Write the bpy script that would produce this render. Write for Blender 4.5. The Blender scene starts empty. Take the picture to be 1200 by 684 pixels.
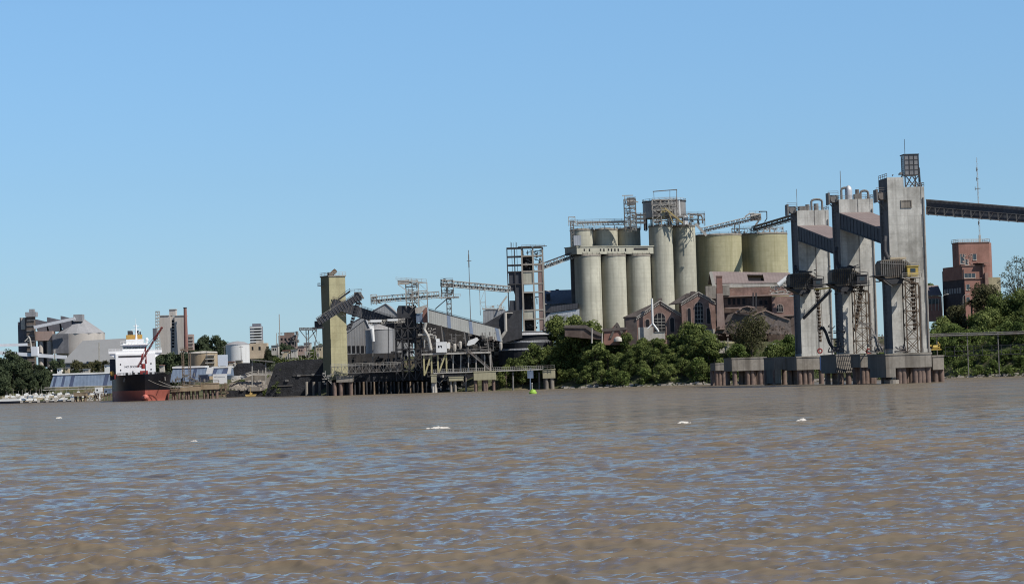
import bpy, math, random
import numpy as np
from mathutils import Vector, Matrix
R = math.radians
rnd = random.Random(7)
scene = bpy.context.scene
COL = scene.collection

# ------------------------------------------------------------------ camera
CAM_H = 4.0
ROLL = R(1.8)
TH = math.atan(104 * math.cos(ROLL) / 3000)
_f = Vector((0, math.cos(TH), math.sin(TH)))
_u0 = Vector((0, -math.sin(TH), math.cos(TH)))
_r0 = Vector((1, 0, 0))
_r = _r0 * math.cos(ROLL) - _u0 * math.sin(ROLL)
_u = _u0 * math.cos(ROLL) + _r0 * math.sin(ROLL)

def at(px, py, Y):
    """world point seen at photo pixel (px,py) at ground distance Y"""
    d = _f + _r * ((px - 600) / 3000) + _u * ((342 - py) / 3000)
    return Vector((0, 0, CAM_H)) + d * (Y / d.y)

cd = bpy.data.cameras.new("camera")
cam = bpy.data.objects.new("camera", cd)
COL.objects.link(cam)
cd.sensor_width = 36
cd.lens = 90
cd.clip_start = 0.5
cd.clip_end = 60000
M = Matrix.Identity(4)
for i in range(3):
    M[i][0] = _r[i]; M[i][1] = _u[i]; M[i][2] = -_f[i]
M[2][3] = CAM_H
cam.matrix_world = M
scene.camera = cam

# ------------------------------------------------------------------ light
SUN_AZ, SUN_EL = R(58), R(49)
S = Vector((math.sin(SUN_AZ) * math.cos(SUN_EL), -math.cos(SUN_AZ) * math.cos(SUN_EL), math.sin(SUN_EL)))
ld = bpy.data.lights.new("sun", 'SUN'); ld.energy = 5.0; ld.angle = R(0.5); ld.color = (1, 0.95, 0.87)
sun = bpy.data.objects.new("sun", ld); COL.objects.link(sun)
sun.rotation_euler = S.to_track_quat('Z', 'Y').to_euler()
sun.location = (300, 200, 400)

w = bpy.data.worlds.new("World"); scene.world = w; w.use_nodes = True
nt = w.node_tree; nt.nodes.clear()
sky = nt.nodes.new('ShaderNodeTexSky'); sky.sky_type = 'NISHITA'; sky.sun_disc = False
sky.sun_elevation = SUN_EL; sky.sun_rotation = math.pi - SUN_AZ
sky.altitude = 20; sky.air_density = 1.0; sky.dust_density = 0.3; sky.ozone_density = 2.0
bg = nt.nodes.new('ShaderNodeBackground'); bg.inputs[1].default_value = 0.15
out = nt.nodes.new('ShaderNodeOutputWorld')
tcw = nt.nodes.new('ShaderNodeTexCoord'); sep = nt.nodes.new('ShaderNodeSeparateXYZ')
nt.links.new(tcw.outputs['Generated'], sep.inputs[0])
ramp = nt.nodes.new('ShaderNodeValToRGB')
mr = nt.nodes.new('ShaderNodeMapRange'); mr.inputs[1].default_value = 0; mr.inputs[2].default_value = 0.5
nt.links.new(sep.outputs['Z'], mr.inputs[0]); nt.links.new(mr.outputs[0], ramp.inputs[0])
mx = nt.nodes.new('ShaderNodeMix'); mx.data_type = 'RGBA'; mx.blend_type = 'MULTIPLY'; mx.inputs[0].default_value = 1
nt.links.new(sky.outputs[0], mx.inputs[6]); nt.links.new(ramp.outputs[0], mx.inputs[7])
nt.links.new(mx.outputs[2], bg.inputs[0]); nt.links.new(bg.outputs[0], out.inputs[0])
SKYRAMP = [(0.0, (1, 1, 1)), (1.0, (1, 1, 1))]
SKYRAMP = [(0, (0.42, 0.613, 0.947)), (0.07, (0.407, 0.573, 0.833)), (0.16, (0.447, 0.607, 0.813)), (0.296, (0.533, 0.713, 0.88)), (0.55, (0.347, 0.453, 0.613)), (1.0, (0.187, 0.24, 0.333))]
cr = ramp.color_ramp
cr.elements[0].position = SKYRAMP[0][0]; cr.elements[0].color = (*SKYRAMP[0][1], 1)
cr.elements[1].position = SKYRAMP[-1][0]; cr.elements[1].color = (*SKYRAMP[-1][1], 1)
for p, c in SKYRAMP[1:-1]:
    e = cr.elements.new(p); e.color = (*c, 1)

scene.view_settings.view_transform = 'Standard'
scene.view_settings.look = 'None'
scene.view_settings.exposure = 0
scene.cycles.pixel_filter_type = 'BLACKMAN_HARRIS'
scene.cycles.filter_width = 1.1

# ------------------------------------------------------------------ materials
MATS = {}
def mat(name, col, rough=0.9, var=0.25, scale=0.3, streak=0.3, dirt=None, dirt_amt=0.4, metal=0.0,
        spec=0.25, rib=None, bump=0.0, side_shade=0.0, courses=0.0, col2=None, patch=0.0, patch_col=(0.5, 0.48, 0.45)):
    """procedural weathered surface: blotches, rain streaks, optional ribs / courses / patches"""
    if name in MATS: return MATS[name]
    m = bpy.data.materials.new(name); MATS[name] = m; m.use_nodes = True
    n = m.node_tree.nodes; l = m.node_tree.links
    b = n['Principled BSDF']
    b.inputs['Roughness'].default_value = rough; b.inputs['Metallic'].default_value = metal
    b.inputs['Specular IOR Level'].default_value = spec
    tc = n.new('ShaderNodeNewGeometry')
    def noise(sc, vec=None, det=4.0, r=0.6):
        t = n.new('ShaderNodeTexNoise'); t.inputs['Scale'].default_value = sc
        t.inputs['Detail'].default_value = det; t.inputs['Roughness'].default_value = r
        l.new(vec or tc.outputs['Position'], t.inputs['Vector']); return t.outputs['Fac']
    def mapv(s):
        mp = n.new('ShaderNodeMapping'); mp.inputs['Scale'].default_value = s
        l.new(tc.outputs['Position'], mp.inputs['Vector']); return mp.outputs[0]
    def mixc(f, a, bb, mode='MIX'):
        x = n.new('ShaderNodeMix'); x.data_type = 'RGBA'; x.blend_type = mode
        for i, v in ((0, f), (6, a), (7, bb)):
            if isinstance(v, (tuple, list)): x.inputs[i].default_value = (*v[:3], 1)
            elif isinstance(v, (int, float)): x.inputs[i].default_value = v
            else: l.new(v, x.inputs[i])
        return x.outputs[2]
    def rmp(v, a, bb, lo=0.0, hi=1.0):
        x = n.new('ShaderNodeMapRange'); x.clamp = True
        for i, k in enumerate((a, bb, lo, hi)): x.inputs[i + 1].default_value = k
        l.new(v, x.inputs[0]); return x.outputs[0]
    base = mixc(rmp(noise(scale), .3, .7), tuple(c * (1 - var) for c in col), tuple(min(1, c * (1 + var)) for c in (col2 or col)))
    base = mixc(rmp(noise(scale * 7, det=3), .35, .65, 0, .6), base, tuple(c * (1 - var * .8) for c in col))
    if streak > 0:
        dk = dirt or tuple(c * .35 for c in col)
        base = mixc(rmp(noise(1.0, mapv((.9, .9, .035)), 5), .5, .78, 0, streak), base, dk)
        base = mixc(rmp(noise(1.0, mapv((.25, .25, .02)), 3), .5, .75, 0, streak * .8), base, dk)
    if dirt and dirt_amt:
        base = mixc(rmp(noise(scale * .45, det=6, r=.7), .52, .7, 0, dirt_amt), base, dirt)
    if courses:
        sp = n.new('ShaderNodeSeparateXYZ'); l.new(tc.outputs['Position'], sp.inputs[0])
        mm = n.new('ShaderNodeMath'); mm.operation = 'MULTIPLY'; mm.inputs[1].default_value = 1 / courses; l.new(sp.outputs[2], mm.inputs[0])
        fr = n.new('ShaderNodeMath'); fr.operation = 'FRACT'; l.new(mm.outputs[0], fr.inputs[0])
        base = mixc(rmp(fr.outputs[0], .0, .14, .28, 0), base, tuple(c * .45 for c in col))
    if patch:
        base = mixc(rmp(noise(scale * 1.6, det=7, r=.75), 1 - patch - .02, 1 - patch + .02), base, patch_col)
    if side_shade:      # shade on faces turned from the sun, painted into the base colour
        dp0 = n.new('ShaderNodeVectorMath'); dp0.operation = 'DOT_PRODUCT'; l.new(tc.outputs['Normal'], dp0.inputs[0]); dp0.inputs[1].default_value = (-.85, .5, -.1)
        base = mixc(rmp(dp0.outputs['Value'], -.38, .2, 0, side_shade), base, tuple(c * .28 for c in col))
    l.new(base, b.inputs['Base Color'])
    if rib:   # (direction vector, pitch)
        (dx, dy, dz), pitch = rib
        dp = n.new('ShaderNodeVectorMath'); dp.operation = 'DOT_PRODUCT'
        l.new(tc.outputs['Position'], dp.inputs[0]); dp.inputs[1].default_value = (dx, dy, dz)
        mm = n.new('ShaderNodeMath'); mm.operation = 'MULTIPLY'; mm.inputs[1].default_value = 2 * math.pi / pitch; l.new(dp.outputs['Value'], mm.inputs[0])
        sn = n.new('ShaderNodeMath'); sn.operation = 'SINE'; l.new(mm.outputs[0], sn.inputs[0])
        bp = n.new('ShaderNodeBump'); bp.inputs['Strength'].default_value = .22; bp.inputs['Distance'].default_value = pitch * .06
        l.new(sn.outputs[0], bp.inputs['Height']); l.new(bp.outputs[0], b.inputs['Normal'])
    elif bump:
        bp = n.new('ShaderNodeBump'); bp.inputs['Strength'].default_value = .7; bp.inputs['Distance'].default_value = bump
        l.new(noise(1.2, det=6), bp.inputs['Height']); l.new(bp.outputs[0], b.inputs['Normal'])
    return m

conc   = mat('concrete_grey', (.56, .545, .50), side_shade=.5, var=.24, scale=.18, streak=.75, dirt=(.18, .17, .15), dirt_amt=.7, courses=2.4)
conc_d = mat('concrete_stained', (.31, .28, .24), side_shade=.7, var=.25, scale=.3, streak=.85, dirt=(.10, .085, .07), dirt_amt=.5)
conc_y = mat('concrete_yellowed', (.42, .39, .24), side_shade=.75, var=.18, scale=.15, streak=.45, dirt=(.19, .16, .09), dirt_amt=.35, courses=3.0)
silo_m = mat('silo_concrete', (.50, .485, .395), side_shade=.5, var=.16, scale=.12, streak=.6, dirt=(.2, .19, .15), dirt_amt=.3, courses=2.0)
silo_y = mat('silo_yellow', (.42, .39, .25), side_shade=.5, var=.16, scale=.1, streak=.7, dirt=(.21, .19, .09), dirt_amt=.35, courses=2.2)
dark   = mat('dark_steel', (.055, .055, .06), var=.4, scale=.5, streak=.3, spec=.3, rough=.7)
steel  = mat('grey_steel', (.20, .195, .185), var=.35, scale=.6, streak=.4, dirt=(.14, .07, .04), dirt_amt=.4, rough=.7)
lsteel = mat('pale_steel', (.46, .44, .40), var=.25, scale=.6, streak=.4, dirt=(.2, .13, .08), dirt_amt=.4, rough=.7)
zinc   = mat('zinc_sheet', (.50, .51, .53), var=.12, scale=.15, streak=.35, rough=.5, metal=.3, rib=((1, 0, 0), 1.1))
zincd  = mat('weathered_zinc', (.32, .325, .33), var=.2, scale=.12, streak=.45, dirt=(.14, .11, .09), dirt_amt=.4, rough=.7, rib=((1, 0, 0), 1.2))
mauve  = mat('faded_roof_sheet', (.24, .195, .185), var=.18, scale=.15, streak=.3, dirt=(.16, .12, .11), dirt_amt=.3, rough=.8, rib=((1, 0, 0), 1.0))
darksheet = mat('dark_sheet', (.065, .068, .08), var=.3, scale=.2, streak=.3, rough=.7, rib=((1, .1, 0), 1.2))
brick  = mat('old_brick', (.27, .175, .145), var=.35, scale=.35, streak=.35, dirt=(.10, .06, .05), dirt_amt=.5, patch=.36, patch_col=(.32, .27, .23))
brickr = mat('red_brick', (.29, .155, .125), var=.2, scale=.3, streak=.35, dirt=(.13, .07, .05), dirt_amt=.35)
brickp = mat('pale_plastered_brick', (.34, .255, .22), var=.2, scale=.4, streak=.4, dirt=(.2, .12, .1), dirt_amt=.5)
slate  = mat('slate_roof', (.13, .11, .10), var=.3, scale=.4, streak=.2, dirt=(.2, .16, .14), dirt_amt=.5)
ruinroof = mat('ruined_roof_sheet', (.24, .195, .185), var=.2, scale=.12, streak=.2, dirt=(.14, .11, .1), dirt_amt=.5, rib=((1, 0, 0), 1.4))
plaster = mat('dirty_white_plaster', (.50, .47, .42), var=.15, scale=.4, streak=.5, dirt=(.2, .17, .14), dirt_amt=.5)
white  = mat('white_paint', (.80, .80, .78), var=.05, scale=.3, streak=.15, dirt=(.5, .45, .38), dirt_amt=.2, rough=.5)
hole   = mat('dark_opening', (.012, .012, .015), var=.3, streak=0, rough=.6, spec=.3)
glass  = mat('window_glass', (.03, .04, .05), var=.2, streak=0, rough=.15, spec=.6)
rust   = mat('rusty_pile', (.20, .145, .12), var=.35, scale=.8, streak=.5, dirt=(.09, .06, .05), dirt_amt=.5)
yellow = mat('yellow_paint', (.55, .40, .10), var=.15, scale=.7, streak=.4, dirt=(.2, .13, .06), dirt_amt=.3, rough=.6)
cream  = mat('cream_wall', (.48, .40, .28), var=.12, scale=.3, streak=.3)
redp   = mat('red_paint', (.30, .05, .045), var=.15, scale=.4, streak=.2, rough=.6)
hullb  = mat('black_hull', (.012, .015, .025), var=.3, scale=.2, streak=.2, dirt=(.04, .035, .035), dirt_amt=.4, rough=.45)
hullr  = mat('red_antifouling', (.60, .19, .15), side_shade=.6, var=.15, scale=.2, streak=.3, dirt=(.3, .1, .08), dirt_amt=.3, rough=.6)
orange = mat('orange_paint', (.50, .30, .08), var=.1, streak=.15, rough=.6)
blueshade  = mat('shade_blue', (.05, .09, .2), var=.2, streak=.3, rough=.6)
bluesh = mat('blue_grey_sheet', (.17, .22, .30), var=.2, scale=.15, streak=.3, rough=.55, rib=((1, 0, 0), 2.0))
green  = mat('green_paint', (.28, .46, .07), var=.1, streak=.1, rough=.5)
wood   = mat('weathered_timber', (.24, .18, .13), var=.3, scale=.7, streak=.5, dirt=(.08, .06, .05), dirt_amt=.4)
farconc = mat('far_concrete', (.50, .46, .42), var=.1, scale=.1, streak=.3)
fargrey = mat('far_grey', (.30, .30, .31), var=.12, scale=.1, streak=.3)
fardark = mat('far_dark', (.14, .14, .16), var=.2, scale=.2, streak=.3)
farpink = mat('far_pink', (.36, .27, .24), var=.1, scale=.2, streak=.3)
farbrick = mat('far_brick', (.27, .14, .12), var=.15, scale=.3, streak=.3)
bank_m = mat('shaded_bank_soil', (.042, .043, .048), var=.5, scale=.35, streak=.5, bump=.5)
stone  = mat('pale_stone', (.40, .36, .31), var=.35, scale=.8, streak=0, bump=.2)

def leaf_mat(name, c1, c2, c3):
    m = bpy.data.materials.new(name); m.use_nodes = True
    n = m.node_tree.nodes; l = m.node_tree.links; b = n['Principled BSDF']
    g = n.new('ShaderNodeNewGeometry'); oi = n.new('ShaderNodeObjectInfo')
    t = n.new('ShaderNodeTexNoise'); t.inputs['Scale'].default_value = .35; t.inputs['Detail'].default_value = 3
    l.new(g.outputs['Position'], t.inputs['Vector'])
    a = n.new('ShaderNodeMath'); a.operation = 'ADD'; l.new(t.outputs['Fac'], a.inputs[0])
    q = n.new('ShaderNodeMath'); q.operation = 'MULTIPLY_ADD'; q.inputs[1].default_value = .35; q.inputs[2].default_value = -.17
    l.new(g.outputs['Random Per Island'], q.inputs[0]); l.new(q.outputs[0], a.inputs[1])
    a2 = n.new('ShaderNodeMath'); a2.operation = 'MULTIPLY_ADD'; a2.inputs[1].default_value = .3
    l.new(oi.outputs['Random'], a2.inputs[0]); l.new(a.outputs[0], a2.inputs[2])
    r = n.new('ShaderNodeValToRGB'); l.new(a2.outputs[0], r.inputs[0])
    r.color_ramp.elements[0].position = .4; r.color_ramp.elements[0].color = (*c1, 1)
    r.color_ramp.elements[1].position = .95; r.color_ramp.elements[1].color = (*c3, 1)
    e = r.color_ramp.elements.new(.65); e.color = (*c2, 1)
    l.new(r.outputs[0], b.inputs['Base Color']); b.inputs['Roughness'].default_value = .75
    tr_ = n.new('ShaderNodeBsdfTranslucent'); l.new(r.outputs[0], tr_.inputs[0]); mxs = n.new('ShaderNodeMixShader'); mxs.inputs[0].default_value = .38
    l.new(b.outputs[0], mxs.inputs[1]); l.new(tr_.outputs[0], mxs.inputs[2]); l.new(mxs.outputs[0], n['Material Output'].inputs[0])
    b.inputs['Specular IOR Level'].default_value = .2
    return m
leafA = leaf_mat('leaf_dark', (.062, .088, .026), (.145, .185, .055), (.24, .28, .095))
leafB = leaf_mat('leaf_fresh', (.06, .095, .026), (.125, .172, .045), (.20, .25, .08))
leafC = leaf_mat('leaf_olive', (.06, .06, .028), (.10, .10, .045), (.15, .145, .075))
leafD = leaf_mat('leaf_far', (.045, .062, .036), (.075, .10, .052), (.115, .145, .075))
bark = mat('bark', (.14, .11, .085), var=.3, scale=1.5, streak=.3)

# ------------------------------------------------------------------ mesh builder
WM = {}
class MB:
    def __init__(s): s.v = []; s.f = []; s.extra = []
    def poly(s, pts):
        k = len(s.v); s.v += [tuple(p) for p in pts]; s.f.append(tuple(range(k, k + len(pts)))); return s
    def hexa(s, p):      # p: 8 points, bottom 4 ccw, top 4
        k = len(s.v); s.v += [tuple(q) for q in p]
        for f in ((3, 2, 1, 0), (4, 5, 6, 7), (0, 1, 5, 4), (1, 2, 6, 5), (2, 3, 7, 6), (3, 0, 4, 7)):
            s.f.append(tuple(k + i for i in f))
        return s
    def box(s, x0, x1, y0, y1, z0, z1, fr=None):
        p = [Vector(q) for q in ((x0, y0, z0), (x1, y0, z0), (x1, y1, z0), (x0, y1, z0), (x0, y0, z1), (x1, y0, z1), (x1, y1, z1), (x0, y1, z1))]
        if fr: p = [fr(q.x, q.y, q.z) for q in p]
        return s.hexa(p)
    def bar(s, p, q, w=.2, h=None):
        p = Vector(p); q = Vector(q); h = h or w; d = q - p
        if d.length < 1e-6: return s
        d.normalize(); up = Vector((0, 0, 1)) if abs(d.z) < .95 else Vector((0, 1, 0))
        a = d.cross(up).normalized() * (w / 2); b = a.cross(d).normalized() * (h / 2)
        return s.hexa([p - a - b, p + a - b, q + a - b, q - a - b, p - a + b, p + a + b, q + a + b, q - a + b])
    def tube(s, p, q, r0, r1=None, n=10, caps=True):
        p = Vector(p); q = Vector(q); r1 = r0 if r1 is None else r1; d = (q - p)
        if d.length < 1e-6: return s
        d.normalize(); up = Vector((0, 0, 1)) if abs(d.z) < .95 else Vector((1, 0, 0))
        a = d.cross(up).normalized(); b = a.cross(d); k = len(s.v)
        for c, r in ((p, r0), (q, r1)):
            for i in range(n):
                t = 2 * math.pi * i / n; s.v.append(tuple(c + a * (r * math.cos(t)) + b * (r * math.sin(t))))
        for i in range(n):
            j = (i + 1) % n; s.f.append((k + i, k + j, k + n + j, k + n + i))
        if caps: s.f.append(tuple(k + i for i in range(n))[::-1]); s.f.append(tuple(k + n + i for i in range(n)))
        return s
    def pipe(s, pts, r, n=8):
        for a, b in zip(pts, pts[1:]): s.tube(a, b, r, r, n)
        return s
    def lathe(s, c, prof, n=32, cap=True):
        c = Vector(c); k = len(s.v)
        for r, z in prof:
            for i in range(n):
                t = 2 * math.pi * i / n; s.v.append((c.x + r * math.cos(t), c.y + r * math.sin(t), c.z + z))
        for j in range(len(prof) - 1):
            for i in range(n):
                i2 = (i + 1) % n; a = k + j * n
                s.f.append((a + i, a + i2, a + n + i2, a + n + i))
        if cap:
            s.f.append(tuple(k + i for i in range(n))[::-1]); s.f.append(tuple(k + (len(prof) - 1) * n + i for i in range(n)))
        return s
    def prism(s, pts, ex):
        ex = Vector(ex); pts = [Vector(p) for p in pts]; n = len(pts); k = len(s.v)
        s.v += [tuple(p) for p in pts] + [tuple(p + ex) for p in pts]
        s.f.append(tuple(k + i for i in range(n))); s.f.append(tuple(k + n + i for i in range(n))[::-1])
        for i in range(n):
            j = (i + 1) % n; s.f.append((k + j, k + i, k + n + i, k + n + j))
        return s
    # ---- pixel based helpers (give real world positions at distance Y)
    def pbox(s, x0, y0, x1, y1, Y, dep, off=0):
        m = (y0 + y1) / 2; xm = (x0 + x1) / 2
        X0 = at(x0, m, Y).x; X1 = at(x1, m, Y).x; Z1 = at(xm, y0, Y).z; Z0 = at(xm, y1, Y).z
        return s.box(X0, X1, Y + off, Y + off + dep, Z0, Z1)
    def pbar(s, x0, y0, x1, y1, Y, w=.3, Y2=None, h=None):
        return s.bar(at(x0, y0, Y), at(x1, y1, Y2 or Y), w, h)
    def ppoly(s, pts, Y, dep, off=0):
        return s.prism([at(x, y, Y) + Vector((0, off, 0)) for x, y in pts], (0, dep, 0))
    def lattice(s, p, q, h, w, n, t=.2, roof=False):
        """box girder from p to q (p,q on its bottom centre line)"""
        p = Vector(p); q = Vector(q); d = (q - p).normalized(); up = Vector((0, 0, 1))
        if abs(d.z) > .9: up = Vector((0, 1, 0))
        a = d.cross(up).normalized() * (w / 2); b = a.cross(d).normalized() * h
        for sa in (-1, 1):
            for sb in (0, 1): s.bar(p + a * sa + b * sb, q + a * sa + b * sb, t)
        for i in range(n + 1):
            c = p.lerp(q, i / n)
            for sa in (-1, 1): s.bar(c + a * sa, c + a * sa + b, t * .8)
            s.bar(c - a, c + a, t * .8); s.bar(c - a + b, c + a + b, t * .8)
            if i < n:
                e = p.lerp(q, (i + 1) / n)
                for sa in (-1, 1):
                    if i % 2: s.bar(c + a * sa, e + a * sa + b, t * .7)
                    else: s.bar(c + a * sa + b, e + a * sa, t * .7)
        return s
    def rail(s, pts, h=1.1, step=2.0, t=.1):
        pts = [Vector(p) for p in pts]
        for a, b in zip(pts, pts[1:]):
            n = max(1, int((b - a).length / step))
            for z in (h, h * .5): s.bar(a + Vector((0, 0, z)), b + Vector((0, 0, z)), t)
            for i in range(n + 1):
                c = a.lerp(b, i / n); s.bar(c, c + Vector((0, 0, h)), t)
        return s
    def frame(s, x0, x1, y0, y1, z0, z1, floors, t=.35, brace=True, fr=None, nx=1, ny=1):
        """open steel frame"""
        g = fr or (lambda x, y, z: Vector((x, y, z)))
        xs = [x0 + (x1 - x0) * i / nx for i in range(nx + 1)]; ys = [y0 + (y1 - y0) * i / ny for i in range(ny + 1)]
        for x in xs:
            for y in ys: s.bar(g(x, y, z0), g(x, y, z1), t)
        for k in range(1, floors + 1):
            z = z0 + (z1 - z0) * k / floors; zp = z0 + (z1 - z0) * (k - 1) / floors
            for y in (y0, y1): s.bar(g(x0, y, z), g(x1, y, z), t)
            for x in xs: s.bar(g(x, y0, z), g(x, y1, z), t * .9)
            if brace:
                for i in range(nx):
                    a, b = xs[i], xs[i + 1]
                    if (k + i) % 2: a, b = b, a
                    s.bar(g(a, y0, zp), g(b, y0, z), t * .6)
        return s
    def clutter(s, x0, x1, y0, y1, z0, z1, n, r, big=1.0):
        """random runs of pipe, beams, ducts and drums (process plant)"""
        for _ in range(n):
            x, y, z = r.uniform(x0, x1), r.uniform(y0, y1), r.uniform(z0, z1); k = r.random()
            L = r.uniform(1, 5) * big
            if k < .3: s.bar((x, y, z), (min(x1, x + L), y, z), r.uniform(.15, .4))
            elif k < .55: s.bar((x, y, z), (x, y, min(z1, z + L)), r.uniform(.15, .4))
            elif k < .75: s.bar((x, y, z), (min(max(x + r.choice((-1, 1)) * L, x0), x1), y, min(max(z0, z + r.uniform(-1, 1) * L), z1)), r.uniform(.15, .35))
            elif k < .88:
                a = r.uniform(.4, 1.1) * big; e = MB(); e.box(x - a, x + a, y - a, y + a, z, z + a * 1.4); s.extra.append(('gear_housing', e))
            else: e = MB(); e.tube((x, y, z), (x, y, z + r.uniform(1, 2.5) * big), r.uniform(.3, .8) * big, n=10); s.extra.append(('drum', e))
        return s
    def build(s, name, m, parent=None, label=None, smooth=False, base=None):
        if s.extra and parent is not None and parent.parent is None:
            for en, e in s.extra: e.build(en, m, parent)
        else:
            for en, e in s.extra:
                k = len(s.v); s.v += e.v; s.f += [tuple(k + i for i in f) for f in e.f]
        s.extra = []
        W = WM.get(parent.name) if parent else Matrix.Translation(base or (0, 0, 0))
        inv = W.inverted()
        me = bpy.data.meshes.new(name)
        me.from_pydata([tuple(inv @ Vector(p)) for p in s.v], [], s.f)
        me.materials.append(m)
        if smooth: me.polygons.foreach_set('use_smooth', [True] * len(me.polygons))
        me.update()
        o = bpy.data.objects.new(name, me); COL.objects.link(o)
        if parent: o.parent = parent; WM[o.name] = W
        else: o.matrix_world = W; WM[o.name] = W
        if label: o['label'] = label
        if smooth:
            try:
                md = o.modifiers.new('es', 'EDGE_SPLIT'); md.split_angle = R(35)
            except Exception: pass
        return o
    def thing(s, name, m, label, cat, group=None, base=None, smooth=False):
        if s.extra and base is None or s.extra:
            a = np.array(s.v); base = base or ((a[:, 0].min() + a[:, 0].max()) / 2, (a[:, 1].min() + a[:, 1].max()) / 2, a[:, 2].min())
            t = T(name, label, cat, tuple(base), 0, group); s.build('pipework', m, t, None, smooth); return t
        if base is None:
            a = np.array(s.v); base = ((a[:, 0].min() + a[:, 0].max()) / 2, (a[:, 1].min() + a[:, 1].max()) / 2, a[:, 2].min())
        o = s.build(name, m, None, label, smooth, base); o['category'] = cat
        if group: o['group'] = group
        return o

def T(name, label, cat, loc, rz=0, group=None):
    o = bpy.data.objects.new(name, None); COL.objects.link(o); o.empty_display_size = .5
    o.location = loc; o.rotation_euler = (0, 0, rz); o['label'] = label; o['category'] = cat
    if group: o['group'] = group
    WM[o.name] = Matrix.Translation(Vector(loc)) @ Matrix.Rotation(rz, 4, 'Z')
    return o
def struct(name, mb, m, smooth=False):
    o = mb.build(name, m, None, None, smooth); o['kind'] = 'structure'; return o
def Frame(O, ang):
    c, s_ = math.cos(ang), math.sin(ang); O = Vector(O)
    return lambda x, y, z: Vector((O.x + c * x - s_ * y, O.y + s_ * x + c * y, O.z + z))
def dup(root, loc, rz=0, sc=1.0, label=None, group=None, sz=None):
    r = root.copy(); COL.objects.link(r); r.location = loc; r.rotation_euler = (0, 0, rz); r.scale = (sc, sc, sz or sc)
    if label: r['label'] = label
    if group: r['group'] = group
    for ch in list(root.children):
        c = ch.copy(); COL.objects.link(c); c.parent = r
        for g in ch.children:
            d = g.copy(); COL.objects.link(d); d.parent = c
    return r

# ------------------------------------------------------------------ terrain
SH = [(-20000, 2500), (-3000, 1900), (-700, 1520), (-300, 1490), (-235, 1480), (-150, 1430), (-120, 1330), (-98, 1215), (-60, 1160),
      (-20, 1108), (14, 1098), (52, 1054), (85, 1030), (130, 1000), (160, 935), (210, 870), (400, 760), (1500, 600), (20000, -2000)]
SHX = [p[0] for p in SH]; SHY = [p[1] for p in SH]
def shoreY(x): return float(np.interp(x, SHX, SHY))
P1o = [-200, -20, 0, 4, 14, 30, 45, 160, 20000]; P1z = [-12, -3, -.3, 1.0, 5.0, 12.5, 16.5, 18, 18]
P2o = [-200, -20, 0, 4, 14, 60, 95, 160, 20000]; P2z = [-12, -3, -.3, 1.2, 2.6, 4.6, 17, 19, 19]
def groundZ(x, y):
    o = y - shoreY(x); k = min(1, max(0, (-95 - x) / 40))
    return (1 - k) * float(np.interp(o, P1o, P1z)) + k * float(np.interp(o, P2o, P2z))
def gm(name, c1, c2, c3):
    m = bpy.data.materials.new(name); m.use_nodes = True
    n = m.node_tree.nodes; l = m.node_tree.links; b = n['Principled BSDF']
    g = n.new('ShaderNodeNewGeometry'); t = n.new('ShaderNodeTexNoise'); t.inputs['Scale'].default_value = .12; t.inputs['Detail'].default_value = 8
    t.inputs['Roughness'].default_value = .7
    l.new(g.outputs['Position'], t.inputs['Vector'])
    r = n.new('ShaderNodeValToRGB'); l.new(t.outputs['Fac'], r.inputs[0])
    r.color_ramp.elements[0].position = .35; r.color_ramp.elements[0].color = (*c1, 1)
    r.color_ramp.elements[1].position = .68; r.color_ramp.elements[1].color = (*c3, 1)
    e = r.color_ramp.elements.new(.5); e.color = (*c2, 1)
    l.new(r.outputs[0], b.inputs['Base Color']); b.inputs['Roughness'].default_value = .95
    bp = n.new('ShaderNodeBump'); bp.inputs['Distance'].default_value = .6; l.new(t.outputs['Fac'], bp.inputs['Height']); l.new(bp.outputs[0], b.inputs['Normal'])
    return m
ground_m = gm('bank_ground', (.035, .045, .018), (.07, .075, .03), (.17, .13, .09))
xs = sorted(set([-20000, -8000, -3000, -1500, -1000] + [i * 6.0 for i in range(-120, 80)] + [550, 700, 1000, 1500, 3000, 8000, 20000]))
offs = [-200, -60, -20, -6, 0, 2, 4, 8, 14, 20, 26, 32, 38, 45, 60, 75, 95, 120, 160, 250, 500, 1500, 5000, 20000]
mb = MB()
for x in xs:
    ys = shoreY(x)
    for o in offs:
        jz = rnd.uniform(-.5, .5) if 2 < o < 160 else rnd.uniform(-.1, .1) if -6 < o <= 2 else 0
        jy = rnd.uniform(-1.2, 1.2) if -6 < o < 60 else 0
        mb.v.append((x, ys + o + jy, groundZ(x, ys + o) + jz))
k = len(offs)
for i in range(len(xs) - 1):
    for j in range(k - 1):
        a = i * k + j; mb.f.append((a, a + k, a + k + 1, a + 1))
struct('ground', mb, ground_m, smooth=False)

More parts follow.
